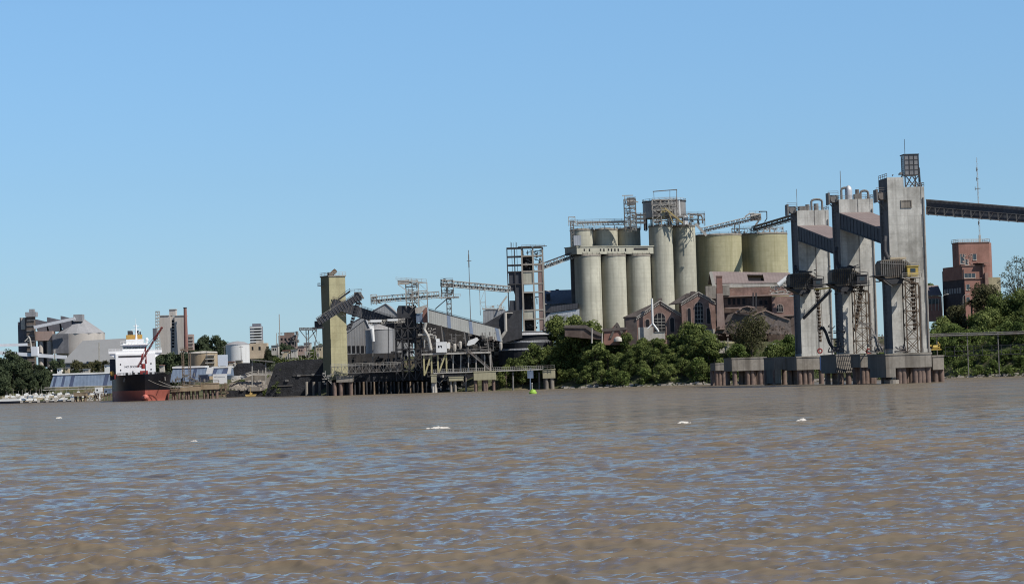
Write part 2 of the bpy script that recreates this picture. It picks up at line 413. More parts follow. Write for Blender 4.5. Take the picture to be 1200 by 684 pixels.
# ------------------------------------------------------------------ water
def make_water():
    ang = np.concatenate([np.linspace(-1.5, -.30, 14, endpoint=False), np.linspace(-.30, .30, 900), np.linspace(.30, 1.5, 15)[1:]])
    rr = [3.0, 12, 25, 36, 40]; d = 42.0
    while d < 1300:
        rr.append(d); d += max(.11, d * d / 12000 * .32)
    rr += [1500, 1900, 2600, 4000, 8000, 20000]
    rr = np.array(rr)
    A, D = np.meshgrid(ang, rr)
    X = D * np.tan(np.clip(A, -1.2, 1.2)); Y = D.copy()
    cell = np.gradient(rr)[:, None] * np.ones_like(X)
    cellx = np.gradient(ang)[None, :] * D
    g = np.random.default_rng(5)
    Z = np.zeros_like(X); DX = np.zeros_like(X); DY = np.zeros_like(X)
    wind = R(250)
    N = 162
    for i in range(N):
        lam = 0.34 * (4.0 / .34) ** (g.random() ** 1.25) if i < 150 else g.uniform(5, 14)
        th = wind + g.normal(0, .46)
        kx, ky = math.cos(th) * 2 * math.pi / lam, math.sin(th) * 2 * math.pi / lam
        amp = .0060 * lam ** .85 * (1 if lam < 2.2 else (2.2 / lam) ** 1.15) * g.uniform(.5, 1.4)
        fade = np.clip((lam / np.maximum(cell, cellx) - 1.3) / 1.5, 0, 1)
        ph = kx * X + ky * Y + g.random() * 6.283
        Z += amp * fade * np.sin(ph)
        q = .62 * amp * fade
        DX += q * math.cos(th) * np.cos(ph); DY += q * math.sin(th) * np.cos(ph)
    # gustiness: slow variation of roughness
    env = .8 + .35 * np.sin(X * .045 + 1.3 + .02 * Y) * np.sin(Y * .031 + X * .012)
    Z *= env; X = X + DX * env; Y = Y + DY * env
    nv = X.size; co = np.stack([X.ravel(), Y.ravel(), Z.ravel()], 1).astype(np.float32)
    na = len(ang); nr = len(rr)
    idx = np.arange(nv).reshape(nr, na)
    q = np.stack([idx[:-1, :-1].ravel(), idx[:-1, 1:].ravel(), idx[1:, 1:].ravel(), idx[1:, :-1].ravel()], 1).astype(np.int32)
    me = bpy.data.meshes.new('water'); me.vertices.add(nv); me.vertices.foreach_set('co', co.ravel())
    nf = len(q); me.loops.add(nf * 4); me.polygons.add(nf)
    me.loops.foreach_set('vertex_index', q.ravel()); me.polygons.foreach_set('loop_start', np.arange(0, nf * 4, 4, dtype=np.int32))
    me.polygons.foreach_set('use_smooth', np.ones(nf, dtype=bool)); me.update(); me.validate()
    m = bpy.data.materials.new('river_water'); m.use_nodes = True
    n = m.node_tree.nodes; l = m.node_tree.links; b = n['Principled BSDF']
    geo = n.new('ShaderNodeNewGeometry')
    def noise(sc, mscale=(1, 1, 1), det=3, rough=.55, dist=0):
        mp = n.new('ShaderNodeMapping'); mp.inputs['Scale'].default_value = mscale; l.new(geo.outputs['Position'], mp.inputs[0])
        t = n.new('ShaderNodeTexNoise'); t.inputs['Scale'].default_value = sc; t.inputs['Detail'].default_value = det
        t.inputs['Roughness'].default_value = rough; t.inputs['Distortion'].default_value = dist
        l.new(mp.outputs[0], t.inputs[0]); return t.outputs['Fac']
    def rng(v, a, bb, c, d_):
        x = n.new('ShaderNodeMapRange'); x.clamp = True
        for i, kk in enumerate((a, bb, c, d_)): x.inputs[i + 1].default_value = kk
        l.new(v, x.inputs[0]); return x.outputs[0]
    def mix(f, a, bb):
        x = n.new('ShaderNodeMix'); x.data_type = 'RGBA'
        for i, v in ((0, f), (6, a), (7, bb)):
            if isinstance(v, tuple): x.inputs[i].default_value = (*v, 1)
            else: l.new(v, x.inputs[i])
        return x.outputs[2]
    c = mix(rng(noise(.05, (1, .5, 1), 4), .35, .65, 0, 1), (.166, .138, .100), (.186, .153, .110))
    sepp = n.new('ShaderNodeSeparateXYZ'); l.new(geo.outputs['Position'], sepp.inputs[0])
    c = mix(rng(sepp.outputs[2], .03, .16, 0, .6), c, (.215, .155, .095))       # sun glow of thin crests, tinted into the colour by height
    c = mix(rng(noise(.11, (.3, 1.6, 1), 7, .7), .42, .60, 0, .30), c, (.115, .10, .085))
    foamv = noise(1.5, (.5, 1.5, .0), 7, .7)
    gate = noise(.06, (1, 1, 0), 2)
    far_ = rng(sepp.outputs[1], 70, 150, 0, 1); pr0 = n.new('ShaderNodeMath'); pr0.operation = 'MULTIPLY'; l.new(far_, pr0.inputs[0]); l.new(rng(gate, .53, .58, 0, 1), pr0.inputs[1]); pr = n.new('ShaderNodeMath'); pr.operation = 'MULTIPLY'; l.new(rng(foamv, .68, .72, 0, 1), pr.inputs[0]); l.new(pr0.outputs[0], pr.inputs[1])
    c = mix(pr.outputs[0], c, (.75, .73, .68))
    l.new(c, b.inputs['Base Color'])
    l.new(rng(sepp.outputs[1], 60, 600, .05, .22), b.inputs['Roughness']); b.inputs['IOR'].default_value = 1.33; b.inputs['Specular IOR Level'].default_value = .36
    # ripples finer than the mesh, as small random facets
    def noisec(sc, mscale, det):
        mp = n.new('ShaderNodeMapping'); mp.inputs['Scale'].default_value = mscale; l.new(geo.outputs['Position'], mp.inputs[0])
        t = n.new('ShaderNodeTexNoise'); t.inputs['Scale'].default_value = sc; t.inputs['Detail'].default_value = det; t.inputs['Roughness'].default_value = .6
        l.new(mp.outputs[0], t.inputs[0]); return t.outputs['Color']
    def vm(op, a, bb):
        x = n.new('ShaderNodeVectorMath'); x.operation = op
        for i, v in ((0, a), (1, bb)):
            if isinstance(v, tuple): x.inputs[i].default_value = v
            else: l.new(v, x.inputs[i])
        return x.outputs[0]
    def sc_(v, f_):
        x = n.new('ShaderNodeVectorMath'); x.operation = 'SCALE'; l.new(v, x.inputs[0]); l.new(f_, x.inputs[3]); return x.outputs[0]
    r1 = vm('MULTIPLY', vm('SUBTRACT', noisec(3.2, (.45, 1.9, 0), 6), (.5, .5, .5)), (1.6, 3.2, 0))
    r1 = sc_(r1, rng(sepp.outputs[1], 50, 190, .34, 1.15))
    r2 = vm('MULTIPLY', vm('SUBTRACT', noisec(.55, (.7, 1.2, 0), 5), (.5, .5, .5)), (2.4, 3.6, 0))
    r2 = sc_(r2, rng(sepp.outputs[1], 50, 240, .14, 1.15))
    r3 = vm('MULTIPLY', vm('SUBTRACT', noisec(.09, (.5, 1.2, 0), 7), (.5, .5, .5)), (.5, 2.6, 0))
    r2 = vm('ADD', r2, sc_(r3, rng(sepp.outputs[1], 80, 400, .1, 1.0)))
    nn_ = vm('NORMALIZE', vm('ADD', geo.outputs['Normal'], vm('ADD', r1, r2)), (0, 0, 0))
    l.new(nn_, b.inputs['Normal'])
    df = n.new('ShaderNodeBsdfDiffuse'); l.new(c, df.inputs[0]); l.new(nn_, df.inputs['Normal'])      # silt in suspension
    ms = n.new('ShaderNodeMixShader'); l.new(rng(sepp.outputs[1], 65, 180, .02, .42), ms.inputs[0])
    l.new(b.outputs[0], ms.inputs[1]); l.new(df.outputs[0], ms.inputs[2]); l.new(ms.outputs[0], n['Material Output'].inputs[0])
    me.materials.append(m)
    o = bpy.data.objects.new('water', me); COL.objects.link(o); o['kind'] = 'structure'
make_water()

# ------------------------------------------------------------------ foliage
def leafmesh(blobs, dens, size, r, flat=.8):
    """blobs: (centre, radius). leaf quads scattered in a thick shell of every blob"""
    v = []; f = []
    for c, rad in blobs:
        n = int(dens * rad * rad)
        for _ in range(n):
            while True:
                d = Vector((r.uniform(-1, 1), r.uniform(-1, 1), r.uniform(-1, 1)))
                if .05 < d.length < 1: break
            d.normalize(); rr = rad * (.62 + .45 * r.random() ** .7) * (1 + .25 * math.sin(d.x * 5 + c[0]) * math.cos(d.z * 4 + c[2]))
            p = Vector(c) + Vector((d.x * rr, d.y * rr, d.z * rr * flat))
            nrm = (d + Vector((r.gauss(0, .55), r.gauss(0, .55), r.gauss(0, .55) + .25))).normalized()
            a = nrm.cross(Vector((r.gauss(0, 1), r.gauss(0, 1), r.gauss(0, 1)))).normalized(); b = nrm.cross(a)
            s = size * r.uniform(.6, 1.3); k = len(v)
            v += [tuple(p - a * s), tuple(p - b * s * .6), tuple(p + a * s), tuple(p + b * s * .6)]
            f.append((k, k + 1, k + 2, k + 3))
    return v, f
def tree_proto(name, label, leaf, hgt, spread, seed, low=.15, nb=16, size=.42, dens=46, group=None, cat='tree'):
    r = random.Random(seed); t = T(name, label, cat, (0, 0, 0), 0, group)
    tr = MB(); tr.tube((0, 0, -1), (r.uniform(-.3, .3), 0, hgt * .45), hgt * .028, hgt * .016, 8)
    top = Vector((r.uniform(-.3, .3), 0, hgt * .45)); blobs = []
    for i in range(nb):
        zz = low + (1 - low) * ((i + .5) / nb) ** .9; a = r.uniform(0, 6.283)
        prof = math.sin(math.pi * min(1, (zz - low * .3) * .62 / (1 - low * .3) + .30)) ** .8
        rad = spread * prof * r.uniform(.3, .95)
        c = Vector((math.cos(a) * rad, math.sin(a) * rad, zz * hgt * .9)); br = spread * r.uniform(.28, .48)
        blobs.append((c, br)); tr.tube(top if c.z > top.z * .8 else Vector((0, 0, c.z * .55)), c, hgt * .011, hgt * .004, 5, caps=False)
    tr.build('trunk', bark, t)
    c = MB(); c.v, c.f = leafmesh(blobs, dens, size, r); c.build('crown', leaf, t)
    return t
PROTO = {}
def trees(key, spots, label, group, name='bushy_tree', leaf=leafA, seeds=(1, 2, 3), hgt=10, spread=4.5, **kw):
    """spots: (X, Y, height factor)"""
    ps = []
    used = []
    for i, (x, y, s) in enumerate(spots):
        if i < len(seeds):
            p = tree_proto(name, label, leaf, hgt, spread, seeds[i] * 17 + hash(len(key)) % 5, group=group, **kw); ps.append(p)
            p.location = (x, y, groundZ(x, y) - .3); p.rotation_euler = (0, 0, rnd.uniform(0, 6.28)); p.scale = (s, s, s)
        else: dup(ps[i % len(seeds)], (x, y, groundZ(x, y) - .3), rnd.uniform(0, 6.28), s * rnd.uniform(.9, 1.1), label, group, s * rnd.uniform(.85, 1.15))

# ================================================================== RIGHT: loading towers on piled platforms
RA = R(6)
def Z(px, py, Y): return at(px, py, Y).z
tower_spec = [   # px centre at deck, Y, deck py, top z, label
    (1068.5, 700, 413, 53.6, 'grey concrete loading tower nearest the camera, with a glazed cabin on its roof'),
    (1009.5, 755, 414, 54.4, 'middle grey concrete loading tower with a silver dust collector and ducts on its roof'),
    (958.5, 815, 417, 55.3, 'farthest and leftmost of the three grey concrete loading towers, beside the yellow tanks')]
TW, TD = 10.3, 9.4
frs = []
for i, (px, Y, py, ztop, lab) in enumerate(tower_spec):
    o = at(px, py, Y); dz = o.z; base = Vector((o.x, o.y, dz)); fr = Frame((o.x, o.y, 0), RA); frs.append((fr, dz))
    t = T('loading_tower', lab, 'tower', tuple(base), RA, 'concrete ship loading towers')
    h = TW / 2
    mb = MB()
    if i == 0:
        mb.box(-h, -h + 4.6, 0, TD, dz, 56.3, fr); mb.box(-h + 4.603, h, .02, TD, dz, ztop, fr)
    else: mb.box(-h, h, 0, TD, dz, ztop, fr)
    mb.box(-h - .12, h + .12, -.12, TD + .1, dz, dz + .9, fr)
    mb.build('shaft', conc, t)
    mb = MB(); mb.box(-h - .06, -h - .003, .05, TD - .05, dz + .95, (56.2 if i == 0 else ztop - .1), fr); mb.build('river_side_shade', mat('shade_concrete', (.135, .135, .14), var=.25, scale=.3, streak=.6, dirt=(.08, .08, .075)), t)  # thin dark sheet, shade of the river face put into its colour
    mb = MB(); mb.rail([fr(-h, .1, ztop if i else 56.3), fr(-h, TD, ztop if i else 56.3)], t=.12)
    mb.rail([fr(-h if i else -h + 5, .1, ztop), fr(h, .1, ztop), fr(h, TD, ztop)], t=.12); mb.build('roof_railing', steel, t)
    mb = MB()
    if i: mb.box(-h + 5.5, -h + 5.8, -.05, .0, dz + .9, ztop, fr)
    for zz in range(int(dz) + 5, int(ztop) - 2, 9): mb.box(h - 1.05, h - .95, -.03, 0, zz, zz + 6, fr)
    mb.box(h - .55, h - .25, -.25, .0, dz, ztop - 3, fr); mb.build('downpipe', steel, t)
    # overhanging conveyor head on the river side
    zc = 50.3 if i == 0 else ztop - .8
    mb = MB(); mb.box(-h - 2.6, -h - .01, 1, 4, zc, zc + 2.2, fr); mb.box(-h - 2.9, -h - 2.5, .6, 4.4, zc - .6, zc + 2.9, fr)
    mb.tube(fr(-h - 1.3, .8, zc + 1), fr(-h - 1.3, 4.2, zc + 1), 1.0); mb.rail([fr(-h - 3, .6, zc + 2.2), fr(-h, .6, zc + 2.2)], t=.1)
    mb.bar(fr(-h - 2.6, 2, zc), fr(-h, 2, zc - 3), .25); mb.build('conveyor_head', steel, t)
    # ladder with cage on river face
    mb = MB()
    for yy in (5.2, 6.0): mb.bar(fr(-h - .45, yy, dz), fr(-h - .45, yy, zc), .1)
    for k in range(int((zc - dz) / 1.2)): mb.bar(fr(-h - .45, 5.2, dz + k * 1.2), fr(-h - .45, 6.0, dz + k * 1.2), .08); mb.bar(fr(-h, 5.2, dz + k * 1.2), fr(-h - .9, 5.2, dz + k * 1.2), .06)
    mb.build('ladder', dark, t)
    # roof plant
    mb = MB(); g = random.Random(i + 40)
    def uduct(x0, x1, hh, y=3, r=.35):
        pts = [fr(x0, y, ztop)]
        for a in range(0, 181, 30): pts.append(fr((x0 + x1) / 2 - math.cos(R(a)) * (x1 - x0) / 2, y, ztop + hh - .6 + .6 * math.sin(R(a))))
        pts.append(fr(x1, y, ztop)); mb.pipe(pts, r)
    if i == 0:
        mb.clutter(*(fr(-3, 2, 0).x, fr(-3, 2, 0).x + 3, fr(0, 3, 0).y, fr(0, 6, 0).y), 56.3, 57.4, 5, g, .5)
    if i == 1:
        uduct(-3.6, -1.2, 3.6); uduct(2.2, 4.5, 2.6); mb.box(.2, 2.2, 2, 4, ztop, ztop + 1.6, fr); mb.tube(fr(1.2, 3, ztop + 1.6), fr(1.2, 3, ztop + 3), .6)
        mb.bar(fr(-4.2, 1, ztop), fr(-4.2, 1, ztop + 8.5), .16)
    if i == 2:
        uduct(.3, 3.8, 3.6); mb.box(-3.8, -1.6, 2, 5, ztop, ztop + 1.5, fr); mb.tube(fr(-1, 3, ztop), fr(-1, 3, ztop + 2), .7); mb.tube(fr(1.8, 3, ztop), fr(1.8, 3, ztop + 2.2), .8)
        mb.bar(fr(-4.6, 2, ztop + 1), fr(-4.6, 2, ztop + 7), .14)
    mb.build('roof_plant', steel, t)
    if i == 1:
        mb = MB(); mb.lathe(fr(-1.4, 3, ztop), [(1.1, .0), (1.1, 2.8), (.9, 3.6), (.5, 4.1), (.1, 4.3)], 20); mb.build('dust_collector', MATS['zinc_sheet'], t, smooth=True)
    if i == 0:
        fr_keep = fr; fr = (lambda f_: (lambda x, y, z: f_(x + 2.1, y, z)))(fr_keep)
        mb = MB(); mb.box(-.7 - 1.4 + .6, 1.9 + .5, 2.5, 6.5, 57.0, 62.6, fr); mb.build('roof_cabin', mat('cabin_glass', (.22, .215, .215), rough=.35, streak=.4, spec=.5), t)
        mb = MB()
        for k in range(4):
            x = -1.5 + k * 1.3; mb.box(x - .1, x + .1, 2.38, 2.5, 57.0, 62.6, fr); mb.box(x - .08, x + .08, 2.6, 6.4, 62.6, 62.75, fr)
        for k in range(5): mb.box(-1.6, 2.5, 2.4, 2.49, 57 + k * 1.38, 57.15 + k * 1.38, fr)
        mb.box(-1.7, 2.6, 2.3, 6.7, 62.62, 62.85, fr)
        for xx in (-1.5, 2.4):
            for yy in (2.6, 6.4): mb.bar(fr(xx, yy, 53.6), fr(xx, yy, 57), .3)
        for a, b in (((-1.5, 53.6), (.4, 57)), ((2.4, 53.6), (.4, 57)), ((-1.5, 57), (1.2, 53.6)), ((2.4, 57), (-.4, 53.6)), ((2.4, 57), (2.9, 53.6))): mb.bar(fr(a[0], 2.4, a[1]), fr(b[0], 2.4, b[1]), .25)
        mb.bar(fr(2.8, 2.5, 53.6), fr(2.6, 2.5, 59), .2)
        for k in range(9): mb.bar(fr(-2.2, 3 + .0, 56.5 + k * .6), fr(-1.7, 3, 56.5 + k * .6), .1)
        mb.bar(fr(-2.2, 3, 54), fr(-2.2, 3, 62), .12)
        mb.bar(fr(-1.2, 3, 62.8), fr(-1.2, 3, 67), .12); mb.build('cabin_frame', dark, t); fr = fr_keep
        mb = MB(); x0, x1 = -1.6, 1.5; z1 = Z(1062, 235.5, 700); z0 = Z(1062, 242.5, 700)
        for a, b, c, d_ in ((x0, x1, z1, z1 + .25), (x0, x1, z0 - .25, z0), (x0, x0 + .25, z0, z1), (x1 - .25, x1, z0, z1)): mb.box(a, b, -.18, 0, c, d_, fr)
        mb.build('window_frame', conc_d, t)
        mb = MB(); mb.box(x0 + .26, x1 - .26, -.05, -.002, z0 + .01, z1 - .01, fr); mb.build('window', conc_d, t)

# galleries running from tower to tower
for i, lab in ((1, 'enclosed conveyor gallery with faded roof sloping from the middle tower to the nearest tower'),
               (2, 'enclosed conveyor gallery with faded roof sloping from the leftmost tower to the middle tower')):
    fr, dz = frs[i]; fr2, _ = frs[i - 1]; h = TW / 2
    A0 = fr(-h + .3, -.01, 50.2); B0 = fr2(-h + .3, TD + .02, 42.8)
    t = T('conveyor_gallery', lab, 'conveyor', tuple(A0.lerp(B0, .5) - Vector((0, 0, 5))), 0, 'sloping galleries between the towers')
    wv = (fr(h - 1.3, 0, 0) - fr(-h + .3, 0, 0)); up = Vector((0, 0, 1))
    mb = MB(); mb.hexa([A0 - up * 4.6, A0 + wv - up * 4.6, B0 + wv - up * 4.0, B0 - up * 4.0, A0, A0 + wv, B0 + wv, B0]); mb.build('casing', darksheet, t)
    mb = MB(); e = Vector((.25, 0, 0)); mb.hexa([A0 - e + up * .01, A0 + wv + e + up * .01, B0 + wv + e + up * .01, B0 - e + up * .01, A0 - e + up * .25, A0 + wv + e + up * .25, B0 + wv + e + up * .25, B0 - e + up * .25])
    mb.build('roof', mauve, t)
    mb = MB()
    for k in range(13):
        c = A0.lerp(B0, k / 12); mb.bar(c - Vector((.05, 0, .3)), c - Vector((.05, 0, 4.3)), .12)
    mb.bar(A0 - up * 4.5 - e * .5, B0 - up * 3.9 - e * .5, .3); mb.build('rib', dark, t)

# ship loaders hung on the front left corner of each tower
labs = ['lit ship loader carriage with a yellow operator cab hanging on the nearest tower',
        'shaded dark ship loader carriage hanging on the middle tower', 'shaded dark ship loader carriage hanging on the leftmost tower']
for i, (fr, dz) in enumerate(frs):
    h = TW / 2; zb = [Z(1040, 324, 696), Z(990, 333, 750), Z(935, 337, 810)][i]
    t = T('ship_loader', labs[i], 'ship loader', tuple(fr(-h, -4, zb)), RA, 'ship loader carriages')
    m1 = mat('loader_sheet', (.20, .17, .13), var=.3, scale=.5, streak=.5, dirt=(.09, .05, .03), dirt_amt=.5)
    mb = MB()      # carriage: long body with sloping top falling to the right
    x0, x1 = -h - 4.3, -h + 4.2
    def prof(y): return [fr(x0, y, zb + .6), fr(x0 + 1.5, y, zb - .6), fr(x1, y, zb - .2), fr(x1, y, zb + 3.0), fr(x0 + 5.5, y, zb + 4.7), fr(x0 + .6, y, zb + 4.4), fr(x0, y, zb + 3.4)]
    a = prof(-6.2); mb.prism(a, fr(0, 5.9, 0) - fr(0, 0, 0)); mb.build('body', m1, t)
    mb = MB()
    for k in range(15):
        x = x0 + .2 + k * .58; zt = zb + 4.3 if x < x0 + 5.5 else zb + 4.7 - (x - x0 - 5.5) * .57
        mb.bar(fr(x, -6.35, zb + .0), fr(x, -6.35, zt), .2)
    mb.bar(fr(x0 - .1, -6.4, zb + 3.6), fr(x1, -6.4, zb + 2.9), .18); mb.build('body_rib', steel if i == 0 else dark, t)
    mb = MB(); mb.prism([fr(x0 - .8, -6, zb + .2), fr(x0 + 3.0, -6, zb - 2.2), fr(x1 - 2.6, -6, zb - 2.0), fr(x1 - 2.0, -6, zb - .7), fr(x0, -6, zb - .3)], fr(0, 5.5, 0) - fr(0, 0, 0))
    mb.box(x0 - 1.6, x0 + 1.5, -6.5, 0, zb + .1, zb + .35, fr); mb.build('walkway_hopper', dark, t)
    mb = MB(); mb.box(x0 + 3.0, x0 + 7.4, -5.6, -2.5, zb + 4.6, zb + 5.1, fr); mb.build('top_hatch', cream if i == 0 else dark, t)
    cm = yellow if i == 0 else dark  # shade on the two farther loaders is put into darker materials
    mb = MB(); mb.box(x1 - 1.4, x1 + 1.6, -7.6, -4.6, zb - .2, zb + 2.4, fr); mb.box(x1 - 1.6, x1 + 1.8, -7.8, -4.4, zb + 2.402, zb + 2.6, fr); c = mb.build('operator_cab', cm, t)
    mb = MB(); mb.box(x1 - .6, x1 + .8, -7.66, -7.6, zb + .9, zb + 1.9, fr); mb.build('window', glass, c)
    mb = MB(); mb.rail([fr(x1 - 3, -7.9, zb - .5), fr(x1 + 2.3, -7.9, zb - .5), fr(x1 + 2.3, -4, zb - .5)], t=.1); mb.box(x1 - 3, x1 + 2.4, -8, -4, zb - .7, zb - .5, fr)
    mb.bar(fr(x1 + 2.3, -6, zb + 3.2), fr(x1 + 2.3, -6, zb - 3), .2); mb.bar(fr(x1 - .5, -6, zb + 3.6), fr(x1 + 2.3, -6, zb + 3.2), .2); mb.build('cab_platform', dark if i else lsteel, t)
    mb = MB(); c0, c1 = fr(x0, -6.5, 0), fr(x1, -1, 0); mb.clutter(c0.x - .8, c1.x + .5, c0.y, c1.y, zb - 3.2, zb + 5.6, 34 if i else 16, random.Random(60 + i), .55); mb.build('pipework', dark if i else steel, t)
    # telescopic spout
    g = random.Random(90 + i); mb = MB()
    zt = zb - .6; L = [14.5, 13.5, 17][i]; xs_ = x1 + .2; xe = xs_ + [0.2, -2.4, .4][i]
    n = int(L / 1.1)
    for k in range(n):
        f0 = k / n; f1 = (k + .82) / n; a = fr(xs_ + (xe - xs_) * f0, -6, zt - L * f0); b = fr(xs_ + (xe - xs_) * f1, -6, zt - L * f1)
        r_ = .75 * (1 - .35 * f0); mb.tube(a, b, r_, r_ * .72, 10)
    mb.bar(fr(xs_ + .95, -6, zt), fr(xe + .8, -6, zt - L * .9), .14); mb.bar(fr(xs_ - .9, -6, zt), fr(xe - .8, -6, zt - L * .8), .12)
    mb.build('telescopic_spout', mat('spout_rust', (.14, .10, .07), var=.4, scale=1.2, streak=.4), t)
    # curved feed duct from gallery
    if i < 2: pts = [(-h - 1.2, -.5, zb + 11), (-h - 1.6, -1.2, zb + 9.5), (-h - 1.8, -1.8, zb + 7), (-h - 1, -2.5, zb + 4.5)]
    else: pts = [(-h - 1.0, 1, zb + 7), (-h - 1.2, -.5, zb + 6), (-h - .6, -2, zb + 4.5)]
    mb = MB(); mb.pipe([fr(*p) for p in pts], .55, 10); mb.build('feed_duct', dark, t, smooth=True)

# lattice stair masts in front of the two nearer towers
for i, lab in ((0, 'cross braced steel lattice mast standing before the nearest tower'), (1, 'cross braced steel lattice mast standing before the middle tower')):
    fr, dz = frs[i]; px0, px1, py1, Y = ((1063.5, 1079.5, 329, 692), (1003.5, 1020, 338, 748))[i]
    c = at((px0 + px1) / 2, 413, Y); W_ = (px1 - px0) * Y / 3000; H_ = Z((px0 + px1) / 2, py1, Y) - dz
    f2 = Frame((c.x, c.y, 0), RA); t = T('lattice_mast', lab, 'lattice mast', (c.x, c.y, dz), RA, 'lattice masts on the tower platforms')
    mb = MB()
    for x in (-W_ / 2, W_ / 2):
        for y in (0, 3): mb.bar(f2(x, y, dz), f2(x, y, dz + H_ - (0 if x < 0 else 1.0)), .3)
    nn = 5
    for k in range(nn):
        a = dz + H_ * .97 * k / nn; b = dz + H_ * .97 * (k + 1) / nn
        for y in (0, 3):
            mb.bar(f2(-W_ / 2, y, a), f2(W_ / 2, y, b), .16); mb.bar(f2(W_ / 2, y, a), f2(-W_ / 2, y, b), .16); mb.bar(f2(-W_ / 2, y, b), f2(W_ / 2, y, b), .2)
        for x in (-W_ / 2, W_ / 2): mb.bar(f2(x, 0, b), f2(x, 3, b), .18)
    mb.bar(f2(-W_ / 2, 0, dz + H_ + .8), f2(W_ / 2, 0, dz + H_ - 1), .3); mb.bar(f2(-W_ / 2, 3, dz + H_ + .8), f2(W_ / 2, 3, dz + H_ - 1), .3)
    mb.build('lattice', MATS['spout_rust'], t)
    mb = MB(); mb.pipe([f2(W_ / 2 + .5, .5, dz), f2(W_ / 2 + .5, .5, dz + H_ - 1.4)], .3); mb.build('riser_pipe', steel, t)

# winches, hoses and small gear on the decks
def gear(name, label, cat, x, y, Y, seed, w=4.5, hh=3.0, n=16, m=steel):
    c = at(x, y, Y); mb = MB(); mb.clutter(c.x - w / 2, c.x + w / 2, Y - 1, Y + 2, c.z, c.z + hh, n, random.Random(seed), .45)
    mb.box(c.x - w / 2, c.x + w / 2, Y - 1, Y + 2, c.z - .02, c.z + .35); mb.tube((c.x - w * .2, Y, c.z + .9), (c.x + w * .2, Y, c.z + .9), .8)
    return mb.thing(name, m, label, cat, base=tuple(c))
gear('mooring_winch', 'mooring winch and railings on the deck between the two nearer towers', 'winch', 1030, 412.5, 722, 3, 6, 5, 26)
gear('deck_winch', 'small winch at the foot of the nearest tower', 'winch', 1058, 412.5, 693, 5, 4, 1.5, 10)
gear('hose_reel', 'hose reel and pipes heaped at the foot of the middle tower', 'hose reel', 980, 412.5, 752, 9, 4.5, 8, 34, dark)
mb = MB(); fr, dz = frs[1]
pts = [at(961, 386, 770), at(964, 383, 770), at(968, 390, 770), at(972, 402, 770), at(977, 409, 770), at(982, 412, 770)]
mb.pipe(pts, .45, 8); mb.thing('loading_hose', dark, 'black loading hose bent in an arch before the leftmost tower', 'hose', base=tuple(pts[-1]))
mb = MB(); p, q = at(941.5, 373, 808), at(974, 340, 800); mb.bar(p, q, .7); mb.rail([p, q], .9, 2.5, .12)
mb.thing('diagonal_bar', dark, 'dark diagonal bar crossing the face of the leftmost tower', 'boom', base=tuple(p))  # dark bar laid diagonally before the tower face
mb = MB(); p, q = at(955, 339, 803), at(976, 337, 800); mb.bar(p, q, .45); mb.thing('yellow_walkway', yellow, 'narrow yellow walkway between the loaders of the two farther towers', 'walkway', base=tuple(p))
for x, y, Y, lab in ((960.8, 411, 806, 'red life ring fixed low on the leftmost tower'), (1018, 411.5, 750, 'red life ring low on the middle tower behind the lattice mast')):
    c = at(x, y, Y); mb = MB()
    for k in range(12):
        a, b = R(k * 30), R(k * 30 + 30); mb.tube(c + Vector((math.cos(a) * .7, 0, math.sin(a) * .7)), c + Vector((math.cos(b) * .7, 0, math.sin(b) * .7)), .25, n=6)
    mb.thing('life_ring', redp, lab, 'life ring')
for x, Y, lab in ((970, 770, 'sagging mooring cable rising to the middle tower loader'),):
    mb = MB(); a, b = at(1022, 385, 738), at(1034, 411, 715); mb.bar(a, b, .25); mb.bar(at(1006, 376, 738), at(1022, 385, 738), .3)
    mb.bar(at(1006, 379, 738), at(1022, 379, 738), .35); mb.bar(at(1030, 411, 715), at(1024, 392, 720), .3, .3)
    mb.thing('gangway', steel, 'folded steel gangway hanging between the middle mast and the nearest tower', 'gangway')

# ---- piled platforms
def platform(name, label, px0, px1, py0, py1, Y, dep, piles, wl, m=conc_d, ang=RA, group='piled concrete platforms of the loading pier', skirt=None, pr=.85, pm=rust, rows=2):
    """cap with rows of round piles; piles = pixel x list"""
    o = at((px0 + px1) / 2, py0, Y); fr = Frame((o.x, o.y, 0), ang); half = (px1 - px0) * Y / 6000
    z1 = o.z; z0 = Z((px0 + px1) / 2, py1, Y)
    t = T(name, label, 'platform', (o.x, o.y, 0), ang, group)
    mb = MB(); mb.box(-half, half, 0, dep, z0, z1, fr); mb.box(-half - .15, half + .15, -.15, dep + .1, z1 - .45, z1 + .003, fr)
    if skirt:
        a, b, pyb = skirt; zb = Z(a, pyb, Y); k = Y / 3000; mb.box((a - (px0 + px1) / 2) * k, (b - (px0 + px1) / 2) * k, .01, dep * .9, zb, z0 - .001, fr)
    mb.build('cap', m, t)
    for x in piles:
        for rr in range(rows):
            lx = (x - (px0 + px1) / 2) * Y / 3000 + rnd.uniform(-.3, .3); ly = 1.3 + rr * (dep - 2.6) / max(1, rows - 1)
            p = MB(); p.tube(fr(lx, ly, -3), fr(lx, ly, z0), pr, pr * .95, 12); p.build('pile', pm, t, smooth=True)
    return t, fr, half, z1
t, fr, hf, z1 = platform('pier_platform', 'nearest wide concrete pile platform, under the nearest tower', 1037, 1092, 413.5, 430.5, 691, 20, [1054, 1060, 1073, 1078.5, 1083.5, 1088.5], 447, skirt=(1037.2, 1048.5, 442))
mb = MB(); mb.rail([fr(-hf, .2, z1), fr(hf, .2, z1)], t=.1); mb.build('railing', steel, t)
mb = MB(); mb.tube(fr(-hf + 2, 2, -3), fr(-hf + 2, 2, 1), 2.2, 2.2, 16); mb.build('caisson', conc_d, t)
platform('pier_platform', 'small lower platform at the right end, beside the nearest tower', 1092.6, 1106, 416, 433, 706, 12, [1096, 1103], 446)
